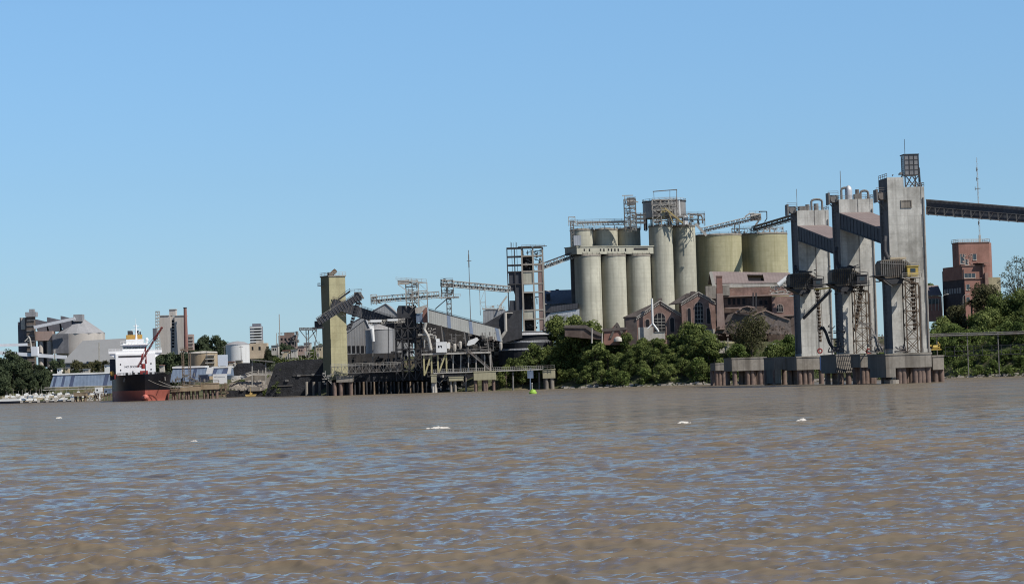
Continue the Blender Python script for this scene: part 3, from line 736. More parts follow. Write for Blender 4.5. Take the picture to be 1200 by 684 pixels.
platform('pier_platform', 'concrete platform with hanging mooring net, under the middle tower', 979.5, 1007.5, 414.5, 436.5, 746, 20, [986, 995, 1003], 449)
platform('pier_platform', 'platform in striped shade between the two nearer towers', 1008, 1026.5, 414.5, 430, 730, 12, [1011, 1016, 1021, 1025], 449)
platform('pier_platform', 'concrete platform under the leftmost tower', 933, 966, 417, 433, 806, 18, [938, 944, 949, 963], 450)
platform('pier_platform', 'dark shaded platform jutting left of the leftmost tower', 906.5, 931, 418, 433, 822, 16, [909, 913, 929], 450, skirt=(907.5, 914.5, 449), m=conc_d)
platform('pier_platform', 'long pale platform left of the loading towers, standing on red piles', 857, 898.5, 418.5, 434, 900, 15, [861, 877, 881, 892, 897], 450)
platform('pier_platform', 'smallest platform at the left end of the tower pier', 838, 850.5, 425, 434, 930, 10, [840, 843, 848], 450, pr=.8)
for x, y0, y1, Y, lab in ((965, 418, 433, 800, 'blue painted shade panel between the leftmost and middle platforms'), (1022.5, 416, 430, 726, 'blue painted shade panel between the middle and nearest platforms')):
    mb = MB(); mb.pbox(x - 4, y0, x + 4, y1, Y, 1.2)  # blue panel puts the skylit shade of platform sides into colour
    for k in range(3): mb.pbox(x - 4 + k * 3, y0 - .5, x - 3 + k * 3, y1 + 1, Y - .3, .3)
    mb.thing('edge_panel', blueshade, lab, 'edge_panel', group='blue painted shade panels')
# mooring net / gangway hanging over the middle platform
mb = MB(); Y = 744
for k in range(9): mb.pbar(983 + k * 2.6, 415 + .2 * k, 979 + k * 2.4, 436, Y, .22)
for k in range(4): mb.pbar(983 - k, 417 + k * 5.5, 1005 - k * 1.4, 417 + k * 5.5, Y, .2)
mb.thing('rope_net', dark, 'dark hanging net on the front of the middle platform', 'net')
# ---- long dark gallery from nearest tower to the shore
A = at(1085.5, 242.5, 703); A2 = at(1202, 252.0, 703 - 8)
dirv = (A2 - A); B = A + dirv * 1.9; nrm = Vector((-dirv.y, dirv.x, 0)).normalized() * 4
t = T('shore_gallery', 'long dark enclosed conveyor gallery running right from the nearest tower', 'conveyor', tuple(A), 0)
mb = MB(); up = Vector((0, 0, 1)); mb.hexa([A - up * 1.9, B - up * 1.9, B + nrm - up * 1.9, A + nrm - up * 1.9, A + up * 1.9, B + up * 1.9, B + nrm + up * 1.9, A + nrm + up * 1.9]); mb.build('casing', darksheet, t)
mb = MB(); e = -nrm * .08
for s_ in (-2.0, 2.0, 0): mb.bar(A + e + up * s_, B + e + up * s_, .28 if s_ else .12)
for k in range(22):
    c = A.lerp(B, k / 21) + e; mb.bar(c - up * 2, c - up * .1, .16); mb.bar(c - up * 2, A.lerp(B, min(1, (k + .5) / 21)) + e - up * .1, .1)
    mb.bar(c - up * 2 , c - up * 2 + nrm * 1.1, .16)
mb.build('truss', steel, t)

# ================================================================== SILOS
SY = 1130
def px2m(Y): return Y / 3000
def silo(name, label, px0, px1, pytop, Y, m, group, zb=16.5, ring=True, n=40, roof=True):
    cx = (px0 + px1) / 2; r = (px1 - px0) / 2 * px2m(Y); c = at(cx, (pytop + 390) / 2, Y); ztop = Z(cx, pytop, Y)
    t = T(name, label, 'silo', (c.x, Y + r, zb), 0, group)
    b = (c.x, Y + r, 0)
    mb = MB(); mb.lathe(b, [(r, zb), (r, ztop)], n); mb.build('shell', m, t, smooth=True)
    mb = MB(); mb.lathe(b, [(r + .18, ztop + .002), (r + .18, ztop + .5), (r * .98, ztop + .8), (.3, ztop + 1.4)], n); mb.build('roof', conc_d, t, smooth=True)
    mb = MB(); pts = [Vector((c.x + r * math.cos(a), Y + r + r * math.sin(a), ztop + .5)) for a in np.linspace(0, 2 * math.pi, 17)]; mb.rail(pts, 1.1, 3, .1); mb.build('railing', steel, t)
    return t, c.x, Y + r, r, ztop
L3 = ['leftmost', 'middle', 'rightmost']
for k, (a, b) in enumerate(((676.3, 705.8), (706, 735.3), (735.6, 764.3))):
    silo('grain_silo', f'{L3[k]} of the three front concrete silos under the long cornice box', a - 1.8, b, 300, SY + k * 5.5, silo_m, 'front row concrete silos')
for k, (a, b, lab) in enumerate(((764.5, 790.8, 'left one of the two tall slim silos beside the yellow tanks'), (791.1, 817.6, 'right one of the two tall slim silos beside the yellow tanks'))):
    silo('tall_silo', lab, a - 1.8, b, 265.5, SY + 15 + 6 * k, silo_m, 'tall slim concrete silos')
for k, (a, b) in enumerate(((672, 697), (698, 726.2), (727, 753))):
    silo('rear_silo', f'{L3[k]} of the three rear silos rising behind the cornice box', a - 1.8, b, 270 - k * .5, SY + 20 + 5 * k, silo_m, 'rear row concrete silos')
silo('grain_tank', 'wide yellowish concrete tank next to the tall slim silos', 816.5, 873.2, 275.5, SY + 29, silo_y, 'wide yellowish concrete tanks', n=56)
silo('grain_tank', 'wide yellowish concrete tank partly behind the leftmost loading tower', 869.5, 927.5, 274, SY + 41, silo_y, 'wide yellowish concrete tanks', n=56)
# cornice gallery box over front silos
t = T('silo_gallery', 'long concrete cornice box with small openings on top of the front silos', 'gallery', tuple(at(720, 300, SY)))
o = at(676, 295, SY - .8); GAg = R(26); gf = Frame((o.x, o.y, 0), GAg); gk = px2m(SY) / math.cos(R(28)); gz1 = Z(676, 289.5, SY); gz0 = Z(676, 299.5, SY) + .6
gl = 88 * gk * 1.03
mb = MB(); mb.box(0, gl, 0, 11.5, gz0, gz1, gf); mb.box(-.3, gl + .3, -.3, 11.8, gz1 + .01, gz1 + .4, gf); mb.build('wall', silo_m, t)
for x in (684, 690, 703, 707, 712.5, 716, 720, 724, 732.5):
    mb = MB(); X = (x - 676) * gk; mb.box(X, X + .65, -.06, -.002, gz1 - 1.9 + rnd.uniform(-.2, .2), gz1 - .8, gf); mb.build('opening', hole, t)
mb = MB(); mb.box(67 * gk, 84 * gk, -.06, -.002, gz1 - 1.5, gz1 - .6, gf); mb.build('long_opening', hole, t)
# dark end wall left of silos
t = T('lift_shaft', 'dark narrow lift shaft wall at the left end of the silo block', 'tower', tuple(at(673, 390, SY + 8)))
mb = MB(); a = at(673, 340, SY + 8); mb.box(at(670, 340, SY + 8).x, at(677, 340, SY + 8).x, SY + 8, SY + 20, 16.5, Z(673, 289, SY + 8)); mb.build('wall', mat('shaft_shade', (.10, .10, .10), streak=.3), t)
mb = MB(); mb.frame(at(669.5, 270, SY).x, at(673, 270, SY).x, SY + 6, SY + 10, Z(671, 296, SY), Z(671, 258, SY), 5, .3); mb.build('frame', steel, t)
mb = MB(); mb.pbox(672.5, 276, 681, 287.5, SY - 1, 4); mb.build('hoist_room', zinc, t)
# top conveyor gallery
t = T('silo_top_conveyor', 'open steel conveyor bridge on posts above the rear silos', 'conveyor', tuple(at(700, 268, SY + 20)))
mb = MB(); mb.lattice(at(668, 264.5, SY + 22), at(746, 263.0, SY + 22), 1.7, 2.4, 26, .18)
for x in range(672, 745, 12): mb.pbar(x, 264, x + .5, 270, SY + 21, .3)
mb.pbox(676, 259.8, 733, 261.5, SY + 21, 2.2); mb.frame(at(666.5, 258, SY + 20).x, at(674, 258, SY + 20).x, SY + 20, SY + 24, Z(670, 264, SY + 20), Z(670, 254, SY + 20), 2, .2)
mb.build('bridge', lsteel, t)
mb = MB(); mb.rail([at(668, 260.5, SY + 21), at(746, 258.5, SY + 21)], 1.1, 3, .12); mb.build('railing', steel, t)
# elevator head tower
def plant(name, label, cat, px0, py0, px1, py1, Y, dep, seed, n, m=steel, floors=4, t_=.22, nx=2, big=.8, m2=None, extra=None):
    a, b = at(px0, py1, Y), at(px1, py0, Y); x0, x1 = at(px0, (py0 + py1) / 2, Y).x, at(px1, (py0 + py1) / 2, Y).x
    t = T(name, label, cat, ((x0 + x1) / 2, Y + dep / 2, a.z))
    mb = MB(); mb.frame(x0, x1, Y, Y + dep, a.z, b.z, floors, t_, True, nx=nx)
    for k in range(1, floors + 1): mb.rail([(x0, Y - .1, a.z + (b.z - a.z) * k / floors), (x1, Y - .1, a.z + (b.z - a.z) * k / floors)], .9, 2.5, .08)
    mb.build('frame', m, t)
    mb = MB(); mb.clutter(x0, x1, Y + .3, Y + dep - .3, a.z, b.z - .5, n, random.Random(seed), big); mb.build('machinery', m2 or m, t)
    if extra: extra(t)
    return t
def head(t):
    mb = MB(); mb.pbar(729, 229.3, 742, 229.0, SY + 15, .4); mb.pbar(732, 229, 732, 236, SY + 15, .25)
    mb.pbox(735, 231.5, 744, 240, SY + 14, 4); mb.pbar(744, 236, 748, 237, SY + 15, .5); mb.build('bucket_head', lsteel, t)
plant('elevator_tower', 'tall narrow bucket elevator tower with hoist beam over the rear silos', 'tower', 732, 233, 745.5, 271, SY + 14, 5, 21, 46, steel, 7, .25, 2, .6, lsteel, head)
mb = MB()
for y in (252, 256.5, 261): mb.pbar(744, y, 757, y, SY + 16, .9); mb.rail([at(744, y, SY + 15.4), at(757, y, SY + 15.4)], 1, 2, .1)
for x in (746, 751, 756): mb.pbar(x, 250, x, 268, SY + 16, .3)
mb.thing('link_bridge', steel, 'stacked steel walkways linking the elevator tower to the steel drum', 'walkway')
# steel drum bin above tall silos
Yd = SY + 20; cx = 780; rr = 25.5 * px2m(Yd); c = at(780, 245, Yd)
t = T('steel_drum_bin', 'large round steel bin with bright right side standing above the tall slim silos', 'bin', (c.x, Yd + rr, Z(780, 268, Yd)))
mb = MB(); mb.lathe((c.x, Yd + rr, 0), [(rr, Z(780, 254, Yd)), (rr, Z(780, 235.5, Yd))], 40); mb.build('drum', mat('bin_steel', (.30, .29, .28), var=.25, scale=.25, streak=.6, rough=.55, metal=.2), t, smooth=True)
mb = MB(); mb.lathe((c.x, Yd + rr, Z(780, 235.5, Yd)), [(rr + .3, .002), (rr + .3, .5), (rr * .4, 1.2)], 40); mb.build('roof', dark, t)
mb = MB(); pts = [Vector((c.x + rr * math.cos(a), Yd + rr + rr * math.sin(a), Z(780, 235, Yd))) for a in np.linspace(0, 6.2832, 25)]; mb.rail(pts, 1.2, 2.4, .12); mb.build('railing', lsteel, t)
for k in range(14):
    a = 2 * math.pi * k / 14; mb = MB(); p = Vector((c.x + rr * .95 * math.cos(a), Yd + rr + rr * .95 * math.sin(a), Z(780, 268, Yd))); mb.bar(p, (p.x, p.y, Z(780, 254, Yd)), .6); mb.build('leg', dark, t)
def hoist(t):
    mb = MB(); mb.pbar(765, 224.5, 793.5, 222.2, SY + 13, .4); mb.pbar(766, 224, 766.5, 233, SY + 13, .2); mb.pbar(785, 223, 785, 233, SY + 13, .2); mb.pbar(793, 222, 793, 262, SY + 13, .3); mb.build('hoist_gantry', steel, t)
    mb = MB(); mb.prism([at(774, 243, SY + 14), at(780, 244, SY + 14), at(779, 256, SY + 14), at(775.5, 254, SY + 14)], (0, 1.5, 0)); mb.pbar(779, 244, 800, 261, SY + 13, .7); mb.pbar(783, 247, 789, 262, SY + 13, .4); mb.build('hopper_chute', mat('ochre_chute', (.42, .33, .16), streak=.4), t)
plant('elevator_gantry', 'cluttered pale steel elevator gantry in front of the steel bin', 'gantry', 765, 233, 794, 265, SY + 14, 5, 33, 75, lsteel, 5, .28, 3, .7, steel, hoist)
def whitecabin(t):
    mb = MB(); mb.pbox(801, 252, 806.5, 263, SY + 15, 3); mb.build('cabin', white, t); mb = MB(); mb.pbar(796, 235, 797, 252, SY + 15, .6); mb.build('vent_stack', white, t)
plant('roof_plant', 'low pipework and white cabin on top of the right tall silo', 'machinery', 794, 250, 826, 265, SY + 15, 5, 35, 45, steel, 2, .22, 4, .6, lsteel, whitecabin)
mb = MB(); mb.pipe([at(806, 250.5, SY + 14), at(818, 252, SY + 14), at(821.5, 252, SY + 14), at(823, 255, SY + 14), at(823.5, 262, SY + 14)], .32, 8); mb.thing('goose_neck_pipe', steel, 'curved goose neck pipe over the right tall silo', 'pipe')
mb = MB(); mb.pbar(815, 262, 828, 276, SY + 14, 1.1); mb.thing('inclined_chute', lsteel, 'pale inclined chute dropping onto the first yellow tank', 'chute')
# conveyors on the yellow tanks
def conv(name, label, x0, y0, x1, y1, Y0, Y1, h, w, n, m, roofm=None, legs=(), t_=.2, belt=True, group=None, legto=None):
    p, q = at(x0, y0, Y0), at(x1, y1, Y1)
    t = T(name, label, 'conveyor', tuple(p), 0, group)
    mb = MB(); mb.lattice(p, q, h, w, n, t_); mb.build('girder', m, t)
    if belt:
        mb = MB(); e = Vector((0, 0, h * .35)); mb.bar(p + e, q + e, w * .7, h * .3); mb.build('belt', dark, t)
    if roofm:
        mb = MB(); e = Vector((0, 0, h + .15)); mb.bar(p + e, q + e, w * 1.1, .2); mb.build('roof', roofm, t)
    for f_, pyb in legs:
        c = p.lerp(q, f_); zb = Z((x0 + (x1 - x0) * f_), pyb, Y0 + (Y1 - Y0) * f_); mb = MB(); mb.frame(c.x - w * .45, c.x + w * .45, c.y - w * .4, c.y + w * .4, zb, c.z, max(1, int((c.z - zb) / 4)), .22); mb.build('trestle', m, t)
    return t
conv('inclined_conveyor', 'inclined open conveyor climbing right above the first yellow tank', 822, 273, 891, 256.5, SY + 38, SY + 46, 2.1, 2.4, 22, steel, lsteel, ((.6, 276),))
conv('inclined_conveyor', 'inclined open conveyor climbing right from the second yellow tank to the leftmost tower', 884, 271, 934, 256.5, SY + 46, 1120, 2.1, 2.4, 16, steel, lsteel)
mb = MB(); mb.pbox(880, 250, 892, 258, SY + 46, 4); mb.pbar(890, 257, 883, 268, SY + 46, .8); mb.pipe([at(873, 254, SY + 46), at(878, 250.5, SY + 46), at(884, 250, SY + 46)], .3)
mb.rail([at(878, 250, SY + 46), at(893, 250, SY + 46)], 1, 2, .1); mb.thing('drive_house', lsteel, 'pale conveyor head house at the top between the yellow tanks', 'drive house')
mb = MB(); mb.pipe([at(889.5, 249, SY + 46), at(890, 247.8, SY + 46), at(898.5, 247.8, SY + 46), at(898.7, 256, SY + 46), at(896, 260, SY + 46)], .22); mb.thing('davit', dark, 'small dark davit hoist above the gap between the yellow tanks', 'davit')
plant('tank_top_walkway', 'low pale steel walkway and drives lying across the two yellow tank roofs', 'walkway', 858, 266, 918, 274, SY + 45, 4, 51, 40, lsteel, 1, .2, 8, .6)
# conveyor frame tower <-> silos
conv('feed_conveyor', 'truss conveyor climbing from the open frame tower to the silo block', 637, 315, 672, 302, 1128, SY + 6, 2.4, 2.4, 9, lsteel, dark)

# ================================================================== open concrete frame tower
Y = 1125
t = T('frame_tower', 'open ruined concrete frame tower with brick strip, left of the silos', 'tower', tuple(at(616, 388, Y)))
xa, xb, xc, xd, xe = [at(x, 335, Y).x for x in (595.3, 612.5, 625.5, 631.5, 637)]
zz = [Z(616, y, Y) for y in (388, 374, 363.5, 342.5, 332.5, 318, 310, 300, 290)]
mb = MB(); D_ = 9
for x in (xa, at(604, 335, Y).x): mb.bar((x, Y + .3, zz[0]), (x, Y + .3, zz[-1] - .4), .45); mb.bar((x, Y + D_, zz[0]), (x, Y + D_, zz[-1] - .4), .45)
for x in (at(601, 335, Y).x, at(607, 335, Y).x): mb.bar((x, Y + 4, zz[5]), (x, Y + 4, zz[-1] + 2.5), .2)
for z in zz[4:]: mb.bar((xa, Y + .3, z), (xb, Y + .3, z), .5); mb.bar((xa, Y + D_, z), (xb, Y + D_, z), .4); mb.bar((xa, Y, z), (xa, Y + D_, z), .4)
mb.build('steel_frame', dark, t)
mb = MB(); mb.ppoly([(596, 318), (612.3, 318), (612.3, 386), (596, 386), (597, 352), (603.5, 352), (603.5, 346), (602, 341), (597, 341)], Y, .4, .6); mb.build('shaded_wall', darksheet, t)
mb = MB()
for x in (xb, xc, xe): mb.box(x - .35, x + .35, Y - .3, Y + .4, zz[0], zz[-1]); mb.box(x - .3, x + .3, Y + D_, Y + D_ + .5, zz[0], zz[-1])
for z in zz[1:]: mb.box(xb + .36, xc - .36, Y - .25, Y + .35, z - .3, z + .3); mb.box(xc + .36, xe - .36, Y - .25, Y + .35, z - .3, z + .3); mb.box(xb, xe, Y + .36, Y + D_, z - .12, z + .12)
mb.build('concrete_frame', mat('frame_concrete', (.40, .365, .31), var=.15, streak=.5, dirt=(.2, .17, .14)), t)
mb = MB()
for i0, i1 in ((5, 3), (3, 3), (1, 2), (0, 0)):
    if i0 == 5: mb.box(xb + .36, xc - .36, Y, Y + .3, zz[3] + 3.5, zz[5] - .31)
    if i0 == 1: mb.box(xb + .36, xc - .36, Y, Y + .3, zz[1] + .31, zz[2] - .31)
mb.build('infill_panel', silo_m, t)
mb = MB(); mb.box(xd - .3, xe - .36, Y - .1, Y + .34, zz[0], zz[6] + .2); mb.build('brick_strip', mat('faded_brick', (.30, .21, .185), var=.2, scale=.4, streak=.4, dirt=(.15, .11, .1)), t)
mb = MB()
for z0, z1 in zip(zz[:-1], zz[1:]):
    if z0 in (zz[5],): mb.box(xb + .4, xc, Y + 3, Y + 3.2, z0 + .3, z1 - .3)
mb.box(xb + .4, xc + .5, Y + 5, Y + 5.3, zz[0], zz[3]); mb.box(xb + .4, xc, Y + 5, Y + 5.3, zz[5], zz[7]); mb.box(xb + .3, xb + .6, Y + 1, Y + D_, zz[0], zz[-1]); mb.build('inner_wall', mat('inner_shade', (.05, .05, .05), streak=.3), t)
mb = MB(); mb.clutter(xb, xe, Y + 1, Y + 4, zz[5], zz[8] - 1, 55, random.Random(4), .8); mb.clutter(xb, xe, Y + 1, Y + 4, zz[0], zz[3], 20, random.Random(8), .7)
mb.rail([(xb, Y, zz[-1]), (xe + 1, Y, zz[-1])], 1.1, 2, .12); mb.box(xb - 1.5, xe + 2, Y - 1, Y + 2, zz[-1] + .32, zz[-1] + .5); mb.build('machinery', steel, t)
mb = MB()
for x in (598.5, 601.5, 604.5): mb.pbar(x, 290, x, 283 + (x % 2), Y + 3, .15)
mb.build('antenna', steel, t)
# stepped dark round tank at its foot
c = at(617, 400, 1116); r_ = 33 * px2m(1116); zt = Z(617, 388, 1116)
t = T('stepped_dark_tank', 'wide dark domed store with pale ring ledges below the open frame tower', 'tank', (c.x, 1116 + r_, 13))
mb = MB(); mb.lathe((c.x, 1116 + r_, 0), [(r_, 11), (r_, zt - 7.6), (r_ * .93, zt - 7.3), (r_ * .93, zt - 4.3), (r_ * .84, zt - 4), (r_ * .84, zt - 1.6), (r_ * .6, zt)], 40); mb.build('shell', mat('black_sheet', (.03, .032, .038), var=.2, streak=.3), t)
mb = MB()
for rr_, z in ((r_ * .86, zt - 4.1), (r_ * .94, zt - 7.4)): mb.lathe((c.x, 1116 + r_, z), [(rr_ + .5, 0), (rr_ + .9, -.5), (rr_ + .9, -.7)], 40, cap=False)
mb.build('ledge', zinc, t)
mb = MB(); mb.lathe((c.x, 1116 + r_, zt), [(r_ * .9, -1.6), (r_ * .55, .1), (.5, .3)], 40); mb.build('roof', zinc, t)

# grey sheds between frame tower and silos
def shed(name, label, px0, px1, pyeave, pyridge, pybase, Y, dep, wall, roof, gable='x', cat='shed', ridge_px=None, group=None):
    """gable='x': ridge parallel to picture; 'y': gable end faces the camera"""
    xm = (px0 + px1) / 2; X0 = at(px0, pyeave, Y).x; X1 = at(px1, pyeave, Y).x; ze = Z(xm, pyeave, Y); zb = Z(xm, pybase, Y)
    t = T(name, label, cat, ((X0 + X1) / 2, Y + dep / 2, zb), 0, group)
    if gable == 'x':
        zr = Z(xm, pyridge, Y + dep / 2)
        mb = MB(); mb.box(X0, X1, Y, Y + dep, zb, ze - .02); mb.prism([(X0, Y, ze - .02), (X0, Y + dep, ze - .02), (X0, Y + dep / 2, zr - .05)], (X1 - X0, 0, 0)); mb.build('wall', wall, t)
        mb = MB(); mb.prism([(X0 - .4, Y - .5, ze - .1), (X0 - .4, Y + dep / 2, zr), (X0 - .4, Y + dep / 2, zr + .3), (X0 - .4, Y - .5, ze + .2)], (X1 - X0 + .8, 0, 0))
        mb.prism([(X0 - .4, Y + dep + .5, ze - .1), (X0 - .4, Y + dep + .5, ze + .2), (X0 - .4, Y + dep / 2, zr + .3), (X0 - .4, Y + dep / 2, zr)], (X1 - X0 + .8, 0, 0)); mb.build('roof', roof, t)
    else:
        rp = ridge_px or xm; XR = at(rp, pyridge, Y).x; zr = Z(rp, pyridge, Y)
        mb = MB(); mb.prism([(X0, Y, zb), (X1, Y, zb), (X1, Y, ze), (XR, Y, zr), (X0, Y, ze)], (0, dep, 0)); mb.build('wall', wall, t)
        mb = MB(); e = .35
        mb.prism([(X0 - .4, Y - .4, ze - .25 + .05), (XR, Y - .4, zr + .05), (XR, Y - .4, zr + e), (X0 - .4, Y - .4, ze + .05)], (0, dep + .8, 0))
        mb.prism([(X1 + .4, Y - .4, ze - .25 + .05), (X1 + .4, Y - .4, ze + .05), (XR, Y - .4, zr + e), (XR, Y - .4, zr + .05)], (0, dep + .8, 0)); mb.build('roof', roof, t)
    return t
t = shed('grey_shed', 'long grey corrugated shed behind the frame tower, touching the silos', 637, 674, 356, 340.5, 372, 1160, 24, zincd, zincd)
mb = MB(); mb.pbox(640, 344, 645, 351, 1161, 2); mb.build('roof_vent', dark, t)
mb = MB(); mb.pbox(651, 338.8, 655, 341, 1172, 2); mb.build('ridge_vent', dark, t)
t = T('pale_shed', 'pale sheet metal shed with slanting roof right of the domed store', 'shed', tuple(at(658, 390, 1128)))
mb = MB(); mb.ppoly([(636, 392), (636, 376), (645, 366.5), (679, 362), (679, 392)], 1128, 14); mb.build('wall', zinc, t)
mb = MB(); mb.ppoly([(646, 387), (650, 370), (665, 368.5), (665, 387)], 1127.6, .3); mb.build('door', zincd, t)
mb = MB(); mb.ppoly([(638, 366), (646, 359), (677, 355), (677, 361.5), (645, 366)], 1127, 13, .5); mb.build('canopy', darksheet, t)
# ================================================================== BRICK RUINS
def arch_window(t, cx, y0, y1, wpx, Y, bars=True, sill=True):
    """arched dark opening with a pale surround and glazing bars; y0 top, y1 bottom (px)"""
    c = at(cx, y1, Y); hw = wpx / 2 * px2m(Y); z0 = c.z; z1 = Z(cx, y0, Y); zs = z1 - hw
    def outline(r, y, zlow):
        return [Vector((c.x - r, y, zlow)), Vector((c.x + r, y, zlow))] + [Vector((c.x + r * math.cos(R(a)), y, zs + r * math.sin(R(a)))) for a in range(0, 181, 20)]
    mb = MB(); mb.prism(outline(hw + .35, Y - .10, z0 - .2), (0, .098, 0)); fr_ = mb.build('window_surround', brickp, t)
    mb = MB(); mb.prism(outline(hw, Y - .16, z0), (0, .058, 0)); mb.build('opening', hole, fr_)
    if bars:
        mb = MB()
        for k in (-.33, .33): mb.bar((c.x + hw * k, Y - .2, z0), (c.x + hw * k, Y - .2, zs + hw * .9), .14)
        n = max(2, int((z1 - z0) / 1.6))
        for k in range(n): mb.bar((c.x - hw * .9, Y - .2, z0 + (zs - z0) * k / (n - 1)), (c.x + hw * .9, Y - .2, z0 + (zs - z0) * k / (n - 1)), .16)
        mb.build('glazing_bar', plaster, fr_)
Y = 1098
t = T('brick_gable_house', 'brick gable house with big arched window and a bent white pipe, below the front silos', 'house', tuple(at(772, 400, Y)), 0, 'twin brick gable houses')
z0 = 14
x0, xr, x1 = at(746, 372, Y).x, at(773.5, 352, Y).x, at(801, 371, Y).x; ze = Z(746, 372, Y); zr = Z(773.5, 353, Y)
mb = MB(); mb.prism([(x0, Y, z0), (x1, Y, z0), (x1, Y, ze), (xr, Y, zr), (x0, Y, ze)], (0, 14, 0)); mb.build('wall', brick, t)
mb = MB(); mb.prism([(at(733, 372, Y).x, Y + 1, z0), (x0 - .01, Y + .01, z0), (x0 - .01, Y + .01, ze), (at(733, 372, Y).x, Y + 1, ze + .2)], (0, 13, 0)); mb.build('side_wing', slate, t)
mb = MB()
mb.prism([(x0 - 5.2, Y + .6, ze + .2), (x0 + .2, Y - .3, ze + .3), (xr, Y - .3, zr + .1), (xr, Y - .3, zr + .5), (x0 - 5.2, Y + .6, ze + .6)], (0, 15, 0))
mb.prism([(x1 + .5, Y - .3, ze - .3), (x1 + .5, Y - .3, ze + .1), (xr, Y - .3, zr + .5), (xr, Y - .3, zr + .1)], (0, 15, 0)); mb.build('roof', slate, t)
mb = MB()
for k in range(15):      # pale stepped corbels along the verge
    for (xa_, sgn) in ((x0, 1), (x1, -1)):
        f_ = k / 15; xx = xa_ + (xr - xa_) * f_; zz_ = ze + (zr - ze) * f_; mb.box(xx - .25, xx + .25, Y - .35, Y - .02, zz_ - .95, zz_ - .45)
mb.bar((x0, Y - .4, ze + .1), (xr, Y - .4, zr + .3), .35); mb.bar((x1, Y - .4, ze + .1), (xr, Y - .4, zr + .3), .35); mb.build('verge_trim', plaster, t)
mb = MB(); mb.pbox(748, 383, 779, 399, Y, .2, -.12 + .0); mb.build('plaster_base', plaster, t)
arch_window(t, 773.5, 366.5, 388.5, 13.5, Y - .15); arch_window(t, 788, 372, 389, 4.6, Y, False); arch_window(t, 759, 374, 383, 4.6, Y, False)
mb = MB(); mb.box(xr - .9, xr + .9, Y + .5, Y + 2, zr, zr + 1.4); mb.build('ridge_vent', slate, t)
mb = MB(); mb.pipe([at(764, 349.5, Y - 3), at(764.8, 379, Y - 3), at(771, 387, Y - 3), at(771.5, 388.5, Y - 3)], .45, 8); mb.pipe([at(764.8, 379, Y - 3), at(759, 385, Y - 3)], .3)
mb.thing('bent_white_pipe', white, 'bent white pipe standing in front of the brick gable house', 'pipe')
Y = 1094
t = T('brick_gable_house', 'brick gable house with tall arched window, left of the tapering brick chimney', 'house', tuple(at(818, 395, Y)), 0, 'twin brick gable houses')
x0, xr, x1 = at(798.5, 356, Y).x, at(818.6, 343, Y).x, at(838, 355, Y).x; ze = Z(798, 355, Y); zr = Z(818.6, 343, Y)
mb = MB(); mb.prism([(x0, Y, z0), (x1, Y, z0), (x1, Y, ze), (xr, Y, zr), (x0, Y, ze)], (0, 16, 0)); mb.build('wall', brick, t)
mb = MB(); mb.prism([(x0 - .5, Y - .3, ze - .3), (xr, Y - .3, zr + .1), (xr, Y - .3, zr + .5), (x0 - .5, Y - .3, ze + .1)], (-4, 17, 0)); mb.prism([(x1 + .5, Y - .3, ze - .3), (x1 + .5, Y - .3, ze + .1), (xr, Y - .3, zr + .5), (xr, Y - .3, zr + .1)], (-2, 17, 0)); mb.build('roof', slate, t)
mb = MB(); mb.bar((x0, Y - .4, ze + .1), (xr, Y - .4, zr + .3), .35); mb.bar((x1, Y - .4, ze + .1), (xr, Y - .4, zr + .3), .35)
for k in range(12):
    for (xa_, sgn) in ((x0, 1), (x1, -1)):
        f_ = k / 12; xx = xa_ + (xr - xa_) * f_; zz_ = ze + (zr - ze) * f_; mb.box(xx - .22, xx + .22, Y - .3, Y - .02, zz_ - .95, zz_ - .5)
mb.build('verge_trim', plaster, t)
arch_window(t, 819.5, 354, 378.5, 9.5, Y); arch_window(t, 808, 361, 379, 3.6, Y, False); arch_window(t, 830.5, 361, 379, 3.6, Y, False)
mb = MB(); mb.box(xr - 3.2, xr - 1.2, Y + 2, Y + 4, zr - .8, zr + .8); mb.box(xr - 5.6, xr - 3.8, Y + 2, Y + 4, zr - 2, zr - .4); mb.build('roof_vent', slate, t)
mb = MB(); mb.pbox(799, 386, 838, 398, Y, .2, -.14); mb.build('plaster_base', plaster, t)
# low ruined gables on the left
Y = 1092
t = T('low_brick_ruin', 'low roofless brick ruin with curved dark roof line above the thicket', 'ruin', tuple(at(690, 402, Y)))
mb = MB(); mb.ppoly([(662, 394), (662, 383), (686, 382), (694, 388), (703, 392), (705, 398)], Y, 8); mb.build('wall', MATS['dark_brick'] if 'dark_brick' in MATS else mat('dark_brick', (.11, .08, .068), var=.4, scale=.5, streak=.4, dirt=(.25, .2, .18), dirt_amt=.4), t)
mb = MB(); mb.ppoly([(661, 384), (662, 380.8), (687, 380.8), (696, 386.5), (704, 390), (706, 394), (701, 393), (693, 389.5), (686, 384.5)], Y - .5, 9.3); mb.build('roof', slate, t)
t = T('low_brick_ruin', 'pointed low brick gables with a small pale dome beside the silos foot', 'ruin', tuple(at(720, 402, Y)))
mb = MB(); mb.ppoly([(707, 404), (708, 388), (716, 386), (722, 379), (727, 386), (735, 386), (735, 404)], Y + 1, 6); mb.build('wall', brickr, t)
mb = MB(); mb.ppoly([(706, 388.5), (706, 385), (735, 383), (735, 386)], Y + .5, .45); mb.ppoly([(714, 396), (722, 378), (724, 378), (731, 390), (728, 391), (722.5, 382), (717, 396)], Y + .6, .3); mb.build('coping', slate, t)
mb = MB(); c = at(724.5, 400, Y - 3); mb.lathe((c.x, c.y + 2, c.z), [(1.9, 0), (1.9, .8), (1.6, 1.5), (.9, 2.0), (.2, 2.2)], 20); mb.build('dome', plaster, t, smooth=True)
